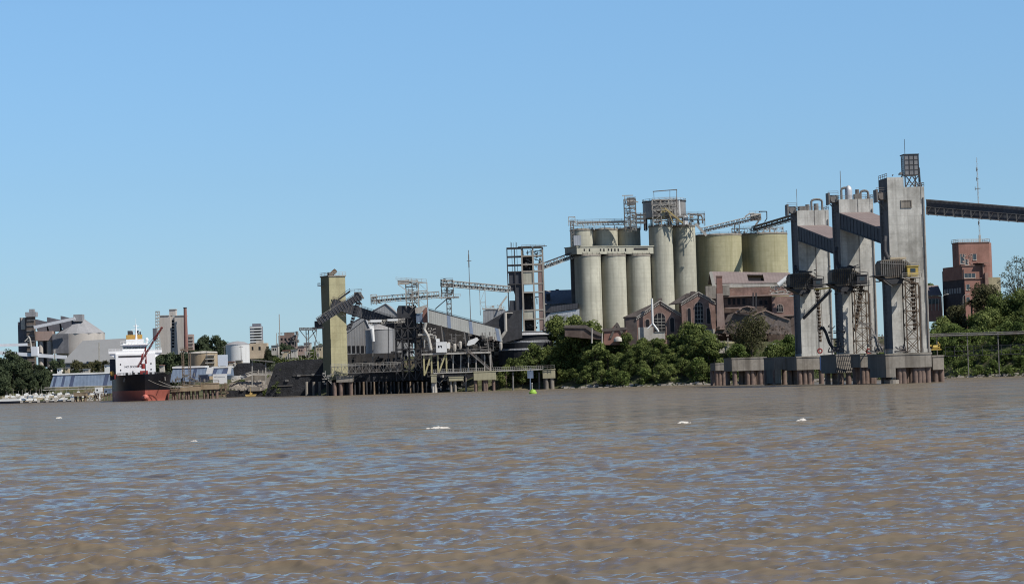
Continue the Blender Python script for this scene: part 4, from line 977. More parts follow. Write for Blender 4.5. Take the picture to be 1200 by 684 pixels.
for px, lab in ((693.5, 'left one of two roof finials on the low brick ruins'), (705.5, 'thin white pipe rising from the thicket before the ruins')):
    mb = MB(); mb.tube(at(px, 402, Y - 3), at(px + .2, 384 if px < 700 else 390, Y - 3), .35, .25, 8); mb.thing('vent_pipe', plaster, lab, 'pipe')

# tapering chimney
Y = 1088
t = T('brick_chimney', 'square tapering chimney, red brick above and pale plaster below', 'chimney', tuple(at(845, 385, Y)))
def taper(mb, px0, px1, py0, qx0, qx1, py1, Y, d0, d1):
    a = at(px0, py0, Y); b = at(px1, py0, Y); c = at(qx0, py1, Y); d = at(qx1, py1, Y)
    return mb.hexa([c, d, d + Vector((0, d1, 0)), c + Vector((0, d1, 0)), a, b, b + Vector((0, d0, 0)), a + Vector((0, d0, 0))])
mb = MB(); taper(mb, 839.8, 846.2, 324.5, 840, 847, 343.5, Y, 2.4, 2.6); mb.build('shaft', brickr, t)
mb = MB(); taper(mb, 839.4, 846.6, 323, 839.4, 846.6, 324.4, Y - .2, 2.8, 2.8); mb.build('cap', brick, t)
mb = MB(); taper(mb, 840, 847.2, 343.6, 840.5, 849.8, 386, Y - .05, 2.7, 3.3); mb.build('base', brickp, t)

# large ruined hall
Y = 1104
t = T('ruined_brick_hall', 'large ruined brick hall, long mauve roof with a hole, before the yellow tanks', 'hall', tuple(at(880, 385, Y)))
mb = MB(); P = lambda x, y, yy: at(x, y, yy)
a, b, c, d = P(836, 331.5, Y), P(928, 331.5, Y), P(926, 319.5, Y + 12), P(831.5, 318, Y + 12); th_ = Vector((0, 0, -.4))
# roof in three pieces so that the hole stays open
def roofpiece(f0, f1, g0, g1):
    def q(f, g): return a.lerp(b, f).lerp(d.lerp(c, f), g)
    pts = [q(f0, g0), q(f1, g0), q(f1, g1), q(f0, g1)]; return [p + th_ for p in pts] + pts
for args in ((0, .455, 0, 1), (.455, .655, 0, .18), (.455, .655, .82, 1), (.655, 1, 0, 1)): mb.hexa(roofpiece(*args))
e2 = Vector((0, 12, -5)); mb.hexa([d + th_, c + th_, c + e2 + th_, d + e2 + th_, d, c, c + e2, d + e2]); mb.build('roof', ruinroof, t)
mb = MB(); pts = roofpiece(.46, .65, .2, .8); dn = Vector((0, 0, -1.6)); mb.hexa([p + dn for p in pts]); mb.build('roof_hole', hole, t)
mb = MB(); mb.ppoly([(831, 319), (834.5, 318), (838.5, 333), (838, 340), (835, 336)], Y - .3, .5); mb.build('verge', plaster, t)
mb = MB(); mb.pbox(838, 331.8, 928, 336, Y, .4); mb.build('clerestory', plaster, t)
mb = MB(); mb.pbox(838, 336.1, 941, 346.5, Y + .1, 12); mb.pbox(905, 346.95, 941, 369, Y - 4, 3.8); mb.build('wall', brick, t)
mb = MB(); mb.pbox(828, 346.7, 905, 376, Y + .5, 8); mb.pbox(900, 369.3, 941, 400, Y - 3.5, 3); mb.build('lower_wall', mat('dark_brick', (.09, .065, .055), var=.4, scale=.5, streak=.4, dirt=(.25, .2, .18), dirt_amt=.4), t)  # dark brick tone with paler patches
mb = MB(); mb.pbox(848, 345.4, 928, 346.9, Y - 1.5, 1.5); mb.pbox(850, 360, 872, 361.3, Y - 3, 2.5); mb.pbox(897, 369, 930, 370.5, Y - 5, 1.2); mb.build('ledge', brickp, t)
mb = MB(); mb.pbox(827, 335, 839, 350, Y - 3, 4); mb.build('side_block', conc_d, t)
mb = MB(); mb.pbox(847, 334, 855, 346, Y - 3, 4); mb.build('side_block', conc_d, t)
arch_window(t, 914, 356.5, 365.5, 7.5, Y - 4)
for k, x in enumerate((853, 858.5, 864, 870, 890, 896)):
    mb = MB(); mb.pbox(x, 349.5 if k < 4 else 352, x + 3.2, 357, Y + .42, .07); mb.build('opening', hole, t)
for x in (882.5, 886):
    mb = MB(); mb.pbar(x, 343, x, 362, Y - 4.5, .55); mb.build('drain_pipe', dark, t)
# collapsed roofs in front
torn = mat('torn_roof', (.20, .165, .15), var=.5, scale=.6, streak=.4, patch=.34, patch_col=(.06, .05, .045))
for k, (poly, lab, m, pale) in enumerate(((((839, 390), (842, 384), (849, 377), (853, 369), (861, 366), (868, 367.5), (880, 369), (886, 392)), 'dark collapsed roof heaped left of the brown tree', slate, (4, 7)),
        (((876, 390), (878, 372), (888, 366), (897, 363), (905, 366.5), (914, 370), (926, 374.5), (928, 392)), 'grey brown collapsed roof right of the chimney', torn, (1, 6)),
        (((862, 366), (869, 360), (876, 358.5), (884, 359.5), (889, 363), (880, 366)), 'small dark torn roof sheet under the hall wall', slate, (0, 3)))):
    t = T('collapsed_roof', lab, 'roof debris', tuple(at(poly[0][0], poly[0][1], 1090)))
    mb = MB(); mb.ppoly(poly, 1090 - k, 6); mb.build('sheet', m, t)
    g = random.Random(k); mb = MB()
    for (xa_, ya_), (xb_, yb_) in list(zip(poly, poly[1:]))[pale[0]:pale[1]]: mb.pbar(xa_, ya_ + .4, xb_, yb_ + g.uniform(0, .8), 1089.6 - k, g.uniform(.35, .7))
    mb.build('broken_edge', brickp, t)
    mb = MB()
    for _ in range(14):
        x = g.uniform(poly[0][0] + 4, poly[0][0] + 34); y = g.uniform(371, 388) if k < 2 else g.uniform(361, 365); mb.pbar(x, y, x + g.uniform(-6, 6), y + g.uniform(-4, 5), 1089 - k, g.uniform(.15, .35))
    mb.build('fallen_beam', wood, t)
mb = MB(); mb.tube(at(923, 325, 1096), at(912, 334, 1096), 1.0, 1.0, 12); mb.thing('white_duct', white, 'short white duct leaning on the ruined hall roof by the leftmost tower', 'duct')
g = random.Random(5)
mb = MB()
for _ in range(40):
    c = at(g.uniform(903, 924), g.uniform(334, 344), 1096); a = g.uniform(.2, .7); mb.box(c.x - a, c.x + a * g.uniform(.5, 2), c.y, c.y + a, c.z - a * .5, c.z + a * .5)
mb.bar(at(903, 344, 1096), at(924, 344.5, 1096), .4); mb.thing('scrap_heap', plaster, 'pale scrap heaped on the ledge of the ruined hall', 'scrap')['kind'] = 'stuff'
t = T('white_signboard', 'pale greenish panel on the bank below the ruins', 'panel', tuple(at(848, 413, 1060)))
mb = MB(); mb.pbox(842, 405.5, 855, 413.5, 1060, .3); mb.build('board', plaster, t)
mb = MB()
mb.pbar(833, 400, 858, 400, 1059, .25); mb.build('crossbar', plaster, t)
for x in (835, 840, 853):
    mb = MB(); mb.pbar(x, 396, x, 420, 1059.4, .3); mb.build('post', plaster, t)
mb = MB(); mb.ppoly([(896, 412), (898, 406), (908, 402), (912, 404), (906, 411)], 1052, 3); mb.thing('fallen_tank', white, 'white fallen sheet on the bank left of the tower pier', 'sheet')

# ================================================================== BRICK BUILDING ON THE RIGHT
Y = 1060; BA = R(16)
o = at(1131.5, 360, Y); fr = Frame((o.x, o.y, 0), BA); s_ = px2m(Y)
t = T('brick_tower_house', 'tall derelict red brick building with stepped blocks and roof railing, right of the towers', 'building', (o.x, o.y, 17), BA)
def zr_(py, px=1140): return Z(px, py, Y)
lw = 27 * s_ / math.cos(BA)
mb = MB(); mb.box(0, lw, 0, 20, 15, zr_(327), fr); mb.box(-.6, lw - .4, -.02 + .6, 19, zr_(327) + .01, zr_(311), fr)
mb.box(-.9, 13.0, 2.6, 8.6, zr_(311) + .01, zr_(284), fr); mb.lathe(fr(12.0, 6.0, 0), [(3.4, 15), (3.4, zr_(284) - .02)], 28); mb.build('wall', brickr, t)
mb = MB(); mb.box(-.3, -.02, .3, 20.3, 15, zr_(315), fr); mb.build('shaded_side', mat('brick_shade', (.07, .06, .065), var=.3, scale=.4, streak=.4), t)  # dark sheet over the left face, its shade put into the colour
mb = MB(); mb.box(-1.2, 13.3, 2.3, 8.9, zr_(284) + .01, zr_(283), fr); mb.box(-1.2, lw, .2, 2.4, zr_(311.3), zr_(310.3), fr); mb.box(-.5, lw + .3, -.5, 0, zr_(326.6), zr_(325.6), fr); mb.build('cornice', brick, t)
mb = MB(); mb.rail([fr(-1.1, 2.4, zr_(283)), fr(13.2, 2.4, zr_(283)), fr(13.2, 8.8, zr_(283)), fr(-1.1, 8.8, zr_(283)), fr(-1.1, 2.4, zr_(283))], 1.2, 1.8, .12); mb.build('roof_railing', lsteel, t)
def win(x0, x1, py0, py1, y, m=glass, name='window', par=None):
    mb = MB(); mb.box(x0, x1, y - .08, y - .002, zr_(py1), zr_(py0), fr); w_ = mb.build(name, m, par or t)
    mb = MB(); z0_, z1_ = zr_(py1), zr_(py0)
    n = max(1, int((x1 - x0) / 1.3))
    for k in range(n + 1): xx = x0 + (x1 - x0) * k / n; mb.box(xx - .07, xx + .07, y - .16, y - .081, z0_, z1_, fr)
    mb.box(x0 - .15, x1 + .15, y - .3, y - .17, z0_ - .25, z0_, fr); mb.build('frame', plaster, w_)
win(-.4, 1.5, 297, 308, 2.6); win(1.9, 3.3, 303, 309.5, 2.6); win(5.4, 7.0, 297, 304, 2.6)
win(.2, 5.2, 320, 325, .58); win(.6, 2.2, 333, 339, 0); win(.6, 2.0, 348, 353, 0); win(6.6, 7.8, 337, 341, 0, plaster)
mb = MB(); g = random.Random(2)
for _ in range(30):
    x = g.uniform(-.4, 5.0); z = g.uniform(zr_(308.5), zr_(296.5)); a = g.uniform(.1, .32); mb.box(x - a, x + a, 2.38, 2.43 + g.uniform(0, .01), z - a, z + a * g.uniform(.5, 1.6), fr)
mb.build('broken_plaster', brickp, t)
for k in range(7):       # windows of the shaded side face, read as pale rows
    for py in (322, 339.5):
        mb = MB(); yy = 3 + k * 2.4; z_ = zr_(py); mb.box(-.4, -.31, yy, yy + 1.5, z_ - 1.1, z_ + 1.1, fr); mb.build('side_window', mat('dusty_glass', (.22, .23, .25), rough=.4, spec=.5), t)
mb = MB(); mb.box(lw + .02, lw + 7.5, 2, 9, 15, zr_(325), fr); mb.build('annex', mat('beige_render', (.33, .29, .19), streak=.5), t)
mb = MB(); mb.box(8.2, 8.6, -.6, 2.5, zr_(327), zr_(309), fr); mb.box(5.5, lw + .6, -1.6, 2.5, zr_(308.6), zr_(308), fr)
mb.box(lw - 1.3, lw + .2, -1.6, -.1, zr_(345), zr_(320), fr); mb.build('balcony', brick, t)
# radio mast on its roof
c = fr(10.1, 5, zr_(283)); ztop = Z(1153, 184, Y + 6)
t = T('radio_mast', 'thin red and white radio mast on the brick building roof', 'mast', tuple(c))
mb = MB(); mb.bar(c, c + Vector((0, 0, 3)), .8); n = 18; H_ = ztop - c.z
for k in range(3):
    a = 2 * math.pi * k / 3; off = Vector((math.cos(a), math.sin(a), 0)) * .28; mb.bar(c + off, Vector((c.x, c.y, ztop - 4)) + off * .7, .1)
for k in range(n): mb.bar(c + Vector((-.25, 0, H_ * k / n)), c + Vector((.25, 0, H_ * (k + .7) / n)), .09)
mb.bar(Vector((c.x, c.y, ztop - 4)), Vector((c.x, c.y, ztop)), .14); mb.build('lattice', lsteel, t)
mb = MB()
for z, L in ((ztop - 13, 2.2), (ztop - 9, .8), (ztop - 5, .7), (c.z + 8, .7), (c.z + 14, .8)): mb.bar((c.x - L / 2, c.y, z), (c.x + L / 2, c.y, z), .25); mb.bar((c.x - L / 2, c.y, z - .8), (c.x - L / 2, c.y, z + .8), .2)
mb.build('antenna', steel, t)
# low building left of it
Y = 1075
t = T('low_brick_house', 'low brick building with grey roof between nearest tower and derelict brick building', 'house', tuple(at(1094, 375, Y)))
mb = MB(); mb.pbox(1078, 347, 1104, 376, Y, 12); mb.build('wall', brickr, t)
mb = MB(); a, b = at(1077, 347.2, Y - .6), at(1104, 346.5, Y - .6); e = Vector((0, 9, 4.4)); th_ = Vector((0, 0, .4)); mb.hexa([a, b, b + e, a + e, a + th_, b + th_, b + e + th_, a + e + th_]); mb.build('roof', ruinroof, t)
mb = MB(); mb.pbox(1086, 350, 1101, 356, Y, .1, -.1); mb.build('window', glass, t)
mb = MB()
for x in (1088, 1092, 1096, 1100): mb.pbar(x, 350, x, 364, Y - .5, .2)
mb.build('veranda_post', plaster, t)
for px, lab in ((1104.5, 'left one of two street lamps before the derelict brick building'), (1128.5, 'right one of two street lamps before the derelict brick building')):
    mb = MB(); a = at(px, 372, 1052); b = at(px, 348, 1052); mb.tube(a, b, .16, .12, 6); mb.pipe([b, b + Vector((.6, 0, .8)), b + Vector((2.0, 0, 1.1))], .1, 6); mb.bar(b + Vector((1.6, 0, 1.1)), b + Vector((2.6, 0, 1.15)), .3)
    mb.thing('street_lamp', lsteel, lab, 'street lamp', group='street lamps on the right bank', base=tuple(a))
# pipe bridge along the right bank
Yp = 905
t = T('pipe_bridge', 'long horizontal pipe bridge on slim posts crossing the green right bank', 'pipe bridge', tuple(at(1150, 418, Yp)))
a, b = at(1086, 394, Yp), at(1240, 389.5, Yp - 10)
mb = MB(); mb.tube(a, b, .32); mb.tube(a + Vector((0, .9, .7)), b + Vector((0, .9, .7)), .2); mb.build('pipe', steel, t)
mb = MB()
for px in (1098, 1134, 1170, 1206):
    f_ = (px - 1086) / 154; p = a.lerp(b, f_); mb.bar(p + Vector((0, .3, .8)), Vector((p.x, p.y + .3, groundZ(p.x, p.y) - 1)), .3); mb.bar(p + Vector((-.1, -.5, -.5)), p + Vector((-.1, 1.3, -.5)), .3)
mb.build('post', steel, t)
t = T('bank_fence', 'low dark railing fence along the foot of the right bank', 'fence', tuple(at(1150, 418, 885)))
mb = MB(); a, b = at(1108, 417, 890), at(1240, 413, 880); mb.rail([a, b], 3.2, 3.0, .14); mb.bar(a, b, .25); mb.build('rail', dark, t)
gear('yellow_gear', 'yellow steps and gear on the bank behind the small right platform', 'steps', 1096, 410, 893, 77, 4, 3, 14, yellow)

# ================================================================== CENTRE LEFT: old loading pier
# left loading tower, turned so that two faces show
LA = R(27); Y = 1112
o = at(387.6 + 1.2, 445, Y); fr = Frame((o.x, o.y, 0), LA); zt = Z(390, 324, Y); zb = Z(390, 445, Y)
t = T('yellow_loading_tower', 'tall yellowed concrete tower alone at the left end of the old pier', 'tower', (o.x, o.y, zb), LA)
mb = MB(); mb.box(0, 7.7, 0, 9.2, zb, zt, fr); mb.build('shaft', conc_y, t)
mb = MB(); mb.box(-.3, 8.0, -.3, 9.4, zt + .01, zt + .6, fr); mb.build('roof_slab', conc_d, t)
mb = MB(); mb.rail([fr(8, -.2, zt + .6), fr(0, -.2, zt + .6), fr(-.2, 9.3, zt + .6)], 1.3, 1.4, .14); mb.rail([fr(-1.6, 9, zt - 3.5), fr(-1.6, 6, zt - 3.5)], 1.1, 1, .12); mb.box(-1.7, 0, 6, 9, zt - 3.8, zt - 3.55, fr); mb.build('railing', lsteel, t)
mb = MB(); mb.tube(fr(2.8, 3, zt + 1.4), fr(4.6, 3, zt + 2.8), 1.0); mb.bar(fr(3.6, 3, zt + .6), fr(3.6, 3, zt + 2), .5); mb.box(.5, 2.2, 1, 3, zt + .6, zt + 1.8, fr); mb.build('hoist_motor', MATS['spout_rust'], t)
# raised ship loader boom crossing it, and the gallery behind
p, q = at(373, 377, 1098), at(422, 346.5, 1100)
t = T('loading_boom', 'dark raised loading boom slanting across the yellowed tower', 'boom', tuple(p))
mb = MB(); mb.bar(p, q, 4.0, 3.0); mb.build('casing', darksheet, t)
mb = MB(); e = Vector((0, -2.1, 0))
for k in range(17):
    c = p.lerp(q, k / 16) + e; dv = Vector((-.52, 0, .85)) * 1.6; mb.bar(c - dv * .9, c + dv, .16)
mb.bar(p + e + Vector((-.9, 0, 1.5)), q + e + Vector((-.9, 0, 1.5)), .25); mb.clutter(p.x + 1, q.x - 3, p.y - 2.6, p.y - 2.2, p.z + 2, p.z + 3, 4, random.Random(1), .4); mb.build('rib', steel, t)
mb = MB(); mb.pbox(368.5, 376, 377, 384, 1097, 5); mb.pbox(366, 383, 379, 385, 1096.5, 6); mb.build('tail_hopper', dark, t)
mb = MB(); mb.pbox(415, 342, 423, 352, 1098, 5); mb.pbar(423, 345, 426, 350, 1098, .8); mb.rail([at(411, 342, 1097), at(424, 341, 1097)], 1, 1.5, .12); mb.pbar(420, 352, 424, 357, 1099, .7); mb.build('head_frame', steel, t)
mb = MB(); mb.rail([at(397, 352, 1098), at(410, 342.5, 1098)], 1.6, 2, .16); mb.pbar(396, 351.5, 410, 341.5, 1098, .6); mb.build('walkway', dark, t)
mb = MB(); a = at(420, 354, 1098); b = at(409.5, 386, 1098)
for k in range(9): mb.tube(a.lerp(b, k / 9), a.lerp(b, (k + .85) / 9), 1.15 - .05 * k, .95 - .05 * k, 10)
mb.pbar(408, 382, 407, 387, 1098, 1.0); mb.build('hanging_spout', dark, t)
p, q = at(389, 355.5, 1114), at(470, 381.5, 1120)
t = T('inclined_gallery', 'ribbed grey gallery falling right from the yellowed tower to the dark transfer tower', 'conveyor', tuple(q))
mb = MB(); mb.bar(p, q, 4.2, 4.2); mb.build('casing', darksheet, t)
mb = MB(); e = Vector((0, -2.2, 0)); u_ = Vector((.3, 0, .95))
for k in range(26):
    c = p.lerp(q, k / 25) + e; mb.bar(c - u_ * 2.1, c + u_ * 2.2, .2)
mb.rail([p + e + u_ * 2.1, q + e + u_ * 2.1], .9, 2.5, .14); mb.build('rib', steel, t)
mb = MB()
for px, y0 in ((404, 362), (437, 374), (455, 379)): mb.pbar(px, y0, px, 432, 1118, .35)
mb.build('post', steel, t)
# lit horizontal boom with white spout
t = conv('lattice_boom', 'pale horizontal lattice boom with small hanging spout over the old pier', 432, 380, 474, 377.5, 1102, 1106, 1.6, 2.0, 14, lsteel)
mb = MB(); mb.pbox(434, 374.5, 447, 377.5, 1101, 2); mb.pbox(454, 373.5, 466, 376, 1101, 2); mb.build('housing', white, t)
mb = MB(); mb.pbox(433.5, 381, 438, 385.5, 1101, 1.6); mb.tube(at(436, 385, 1101), at(437.6, 400, 1101), .9, .6, 10); mb.build('spout', white, t, smooth=True)
# storage behind
Y = 1200
t = shed('gabled_warehouse', 'large grey gabled warehouse with vents behind the old pier', 406, 478, 380.5, 356, 425, Y, 55, zincd, zincd, 'y', 'warehouse', 452)
Y = 1160
t = shed('vented_shed', 'low grey shed with a row of dark openings right of the yellowed tower', 405, 435, 391, 374, 420, Y, 30, zincd, zinc, 'y', 'shed', 428)
for k in range(5):
    mb = MB(); mb.pbox(407.5 + k * 5.2, 405, 411 + k * 5.2, 413.5, Y - .08, .07); mb.build('opening', hole, t)
c = at(443.5, 400, 1140); rr = 16 * px2m(1140)
t = T('round_steel_tank', 'round blue grey steel tank with conical roof between the old pier booms', 'tank', (c.x, 1140 + rr, 14))
mb = MB(); mb.lathe((c.x, 1140 + rr, 0), [(rr, 12), (rr, Z(443, 386, 1140))], 40); mb.build('shell', mat('tank_steel', (.30, .31, .33), var=.12, scale=.1, streak=.4, rough=.55), t, smooth=True)
mb = MB(); mb.lathe((c.x, 1140 + rr, Z(443, 386, 1140)), [(rr + .2, .003), (rr * .1, 2.6)], 40); mb.build('roof', zincd, t)
# trestle bridge
t = conv('trestle_bridge', 'pale low lattice footbridge from the yellowed tower to the dark pier structure', 388, 438, 470, 434.5, 1104, 1106, 3.0, 3.0, 20, steel, None, (), .22, False)
mb = MB(); mb.rail([at(388, 430, 1103), at(470, 427, 1103)], 1.2, 1.5, .14); mb.build('railing', lsteel, t)
# dark transfer structure
t = T('dark_transfer_tower', 'dark shaded transfer tower with framed legs in the middle of the old pier', 'tower', tuple(at(478, 440, 1112)))
mb = MB(); mb.ppoly([(465, 400), (466, 378), (465, 362), (467, 358), (487, 358), (488, 362), (487, 402)], 1112, 8); mb.build('housing', dark, t)
mb = MB(); x0, x1 = at(464, 420, 1110).x, at(494, 420, 1110).x; mb.frame(x0, x1, 1110, 1122, Z(478, 446, 1110), Z(478, 372, 1110), 6, .5, True, nx=4); mb.clutter(x0, x1, 1111, 1121, Z(478, 440, 1110), Z(478, 385, 1110), 70, random.Random(12), 1.0); mb.build('frame', dark, t)
mb = MB(); mb.pbox(487.5, 367.5, 495, 377.5, 1109, 5); mb.build('cabin', bluesh, t)
mb = MB(); mb.pbox(495.2, 360, 500.8, 377.5, 1109, 5); mb.build('brick_panel', brickr, t)
mb = MB(); mb.ppoly([(486, 361), (500, 357), (499, 360), (493, 367), (487, 367)], 1108.5, 4); mb.build('hopper', lsteel, t)
t = plant('lattice_head_tower', 'open pale lattice tower topping the dark transfer tower on the old pier', 'tower', 475.5, 329, 490, 361, 1111, 6, 61, 34, lsteel, 5, .26, 2, .7, steel)
mb = MB(); mb.frame(at(490, 330, 1111).x, at(500, 330, 1111).x, 1111, 1116, Z(495, 360, 1111), Z(495, 331, 1111), 3, .22, True); mb.pbar(465, 328.5, 500, 331, 1110, .3); mb.pbox(466, 328, 479, 333, 1110, 3); mb.pbar(466, 333, 476, 340, 1110, .3); mb.rail([at(464, 328, 1110), at(500, 330.5, 1110)], 1.2, 2, .12); mb.build('jib', lsteel, t)
conv('high_conveyor', 'long pale lattice conveyor bridge high above the old pier, left section', 436, 355, 515, 348.8, 1113, 1114, 2.6, 2.6, 26, lsteel, lsteel, (), .2)
mb = MB(); mb.frame(at(434.5, 350, 1112).x, at(441, 350, 1112).x, 1112, 1115, Z(437, 357, 1112), Z(437, 345, 1112), 3, .2); mb.clutter(at(434.5, 350, 1112).x, at(450, 350, 1112).x, 1112, 1115, Z(441, 356, 1112), Z(441, 348, 1112), 12, random.Random(3), .6)
mb.thing('conveyor_tail', lsteel, 'pale lattice end frame at the left tip of the high conveyor', 'frame')
conv('high_conveyor', 'long pale lattice conveyor bridge high above the old pier, right section', 517, 335, 597, 342.5, 1114, 1124, 2.5, 2.6, 24, lsteel, lsteel, ((.60, 369),), .2)
t = plant('transfer_mast', 'slim steel transfer mast carrying the high conveyor above the striped gallery', 'tower', 517, 328, 531, 350, 1114, 5, 64, 30, steel, 3, .24, 2, .7, dark)
mb = MB(); a = at(526, 350, 1115); mb.frame(at(524, 370, 1115).x, at(529, 370, 1115).x, 1114, 1118, Z(526, 384, 1115), a.z, 6, .35); mb.build('leg', steel, t)
mb = MB(); mb.pbar(525, 349, 510, 362, 1113, .4); mb.build('stay', dark, t)
mb = MB(); mb.pbox(515, 347.5, 538, 349.2, 1113, 3); mb.rail([at(514, 347.5, 1112.8), at(540, 347.5, 1112.8)], 1.1, 2, .12); mb.build('platform', lsteel, t)
# thin radio mast behind
c = at(551.5, 376, 1180); mb = MB(); zt_ = Z(551.5, 293, 1180); mb.bar(c, (c.x, c.y, zt_), .3)
mb.bar((c.x - .9, c.y, zt_ - 5), (c.x + 1.2, c.y, zt_ - 5), .25); mb.bar((c.x, c.y, zt_ - 8), (c.x, c.y, zt_ - 2), .5); mb.thing('thin_mast', steel, 'thin tall radio mast behind the old pier conveyor', 'mast', base=tuple(c))
# striped inclined gallery
t = T('striped_gallery', 'large pale corrugated gallery with blue stripes sloping down to the right', 'conveyor', tuple(at(545, 400, 1105)))
gal = mat('gallery_sheet', (.42, .42, .39), var=.08, scale=.1, streak=.35, rough=.6, rib=((1, 0, 0), .9))
mb = MB(); A1, A2, B1, B2 = at(502, 363.5, 1105), at(502, 378, 1105), at(586, 385.5, 1108), at(589, 400.5, 1108)
mb.prism([A2, B2, B1, A1], (0, 5, 0)); mb.build('casing', gal, t)
mb = MB()
for f_ in (.26, .56, .93):
    a = A1.lerp(B1, f_); b = A1.lerp(B1, f_ + .045); c = A2.lerp(B2, f_ + .045); d = A2.lerp(B2, f_); mb.prism([v + Vector((0, -.06, 0)) for v in (d, c, b, a)], (0, .05, 0))
mb.build('stripe', mat('blue_stripe', (.22, .27, .36), var=.1, streak=.2), t)
mb = MB(); mb.prism([A1, B1, B1 + Vector((0, 0, .5)), A1 + Vector((0, 0, .5))], (0, 5.6, 0)); mb.rail([A1 + Vector((0, 0, .5)), B1 + Vector((0, 0, .5))], .5, 3, .1); mb.build('roof_edge', dark, t)
for px, y0, y1 in ((517, 381, 414), (544, 388, 418), (571, 396, 430)):
    mb = MB(); mb.pbar(px, y0, px + 4, y1, 1105.5, .5); mb.pbar(px + 2, y0, px + 6, y1, 1109.5, .5); mb.build('leg', steel, t)
# dark shed under and behind the gallery
t = T('hopper_building', 'dark angular hopper building between striped gallery and frame tower', 'building', tuple(at(578, 395, 1118)))
mb = MB(); mb.ppoly([(566, 397), (566, 364), (570, 362.5), (592, 362.5), (594, 368), (594, 395)], 1118, 10); mb.build('wall', zincd, t)
mb = MB(); mb.ppoly([(563, 382), (594, 364), (612, 363), (612, 396), (588, 402), (585, 384)], 1117, .8); mb.build('chute_wall', dark, t)
mb = MB(); mb.pbar(565, 362, 590, 362, 1118, .5); mb.rail([at(566, 362, 1118), at(592, 362, 1118)], 1.2, 1.5, .12); mb.clutter(at(566, 350, 1118).x, at(590, 350, 1118).x, 1119, 1124, Z(578, 362, 1118), Z(578, 356, 1118), 12, random.Random(6), .6); mb.build('roof_gear', lsteel, t)
mb = MB(); mb.pipe([at(594, 347, 1118), at(586, 358, 1117.5), at(584, 364, 1117)], .35); mb.pipe([at(592, 366, 1116), at(592.5, 388, 1116), at(587, 396, 1116)], .7); mb.pbox(590, 366, 601, 367.2, 1116, 2); mb.build('white_pipe', plaster, t)
# equipment deck on V legs
t = T('equipment_deck', 'steel equipment deck on yellowish V shaped legs under the striped gallery', 'deck', tuple(at(530, 440, 1100)))
mb = MB(); mb.pbox(494, 412.8, 575, 414.8, 1098, 9); mb.build('floor', lsteel, t)
mb = MB(); mb.rail([at(494, 412.8, 1098), at(575, 412, 1098)], 1.2, 2, .12); mb.build('railing', steel, t)
vm = mat('yellowish_legs', (.48, .43, .24), var=.12, streak=.3)
for a in ((496.5, 415, 497.5, 440), (498.5, 438, 505, 415), (505.5, 415, 506, 437), (513, 415, 513.5, 437), (514.5, 436, 522, 415), (523, 415, 523.5, 437)):
    mb = MB(); mb.pbar(*a, 1099, .62); mb.build('leg', vm, t)
for x in (531, 540, 549, 558, 568, 575):
    mb = MB(); mb.pbar(x, 415, x, 436, 1100, .45); mb.build('post', lsteel, t)
t = T('white_cabin', 'small white cabin with dark mark standing on the equipment deck', 'cabin', tuple(at(517.5, 413, 1098)))
mb = MB(); mb.pbox(511, 400.5, 523.5, 412.7, 1097, 4); mb.pbox(511, 396.5, 515, 400.4, 1097.5, 2); mb.build('wall', white, t)
mb = MB(); mb.pbox(513.3, 404.8, 515, 407.3, 1096.94, .05); mb.pbox(515.5, 404.8, 516.6, 406, 1096.94, .05); mb.pbox(516.9, 404.8, 517.9, 407.3, 1096.94, .05); mb.build('dark_mark', hole, t)
mb = MB(); mb.pbox(524, 402, 527, 408, 1097.5, 2); mb.build('side_box', white, t)
g = random.Random(44)
mb = MB(); mb.clutter(at(496, 400, 1100).x, at(511, 400, 1100).x, 1098, 1103, Z(503, 412, 1100), Z(503, 384, 1100), 40, g, .7)
mb.pipe([at(499, 378, 1098), at(497, 386, 1098), at(502, 395, 1098), at(505, 410, 1098)], .7); mb.pbox(490, 391, 507, 393, 1098, 3)
mb.thing('pipe_cluster', lsteel, 'pale pipes and stair landings clustered left of the white cabin', 'pipes')
mb = MB(); mb.clutter(at(525, 400, 1104).x, at(583, 400, 1104).x, 1103, 1110, Z(550, 412, 1104), Z(550, 390, 1104), 90, g, .8)
mb.thing('machinery_row', steel, 'row of hoppers and pipes on the deck beneath the striped gallery', 'machinery')
for k, (x, y) in enumerate(((526, 402), (533, 404), (539.5, 401), (590 - 3, 402))):
    mb = MB(); c = at(x, y + 8, 1101); mb.lathe(c, [(.3, 0), (.7, 1), (.7, 3.0), (.4, 3.4)], 14)
    mb.thing('dust_filter', plaster, ['first', 'second', 'third', 'last'][k] + ' pale dust filter drum counting rightwards from the white cabin', 'filter', group='pale dust filters', smooth=True)
mb = MB(); c = at(555, 402, 1099); mb.prism([at(547, 404, 1099), at(549, 399, 1099), at(559, 395, 1099), at(561, 398, 1099), at(556, 403, 1099), at(549, 405, 1099)], (0, 3, 0)); mb.thing('white_hood', white, 'white curved hood under the middle of the striped gallery', 'hood')
mb = MB(); p, q = at(548, 411, 1097), at(574, 433, 1097); mb.bar(p, q, 1.6, .5); mb.rail([p, q], 1.1, 1.5, .12); mb.thing('stairway', steel, 'steel stairway descending right from the equipment deck to the walkway', 'stairs')
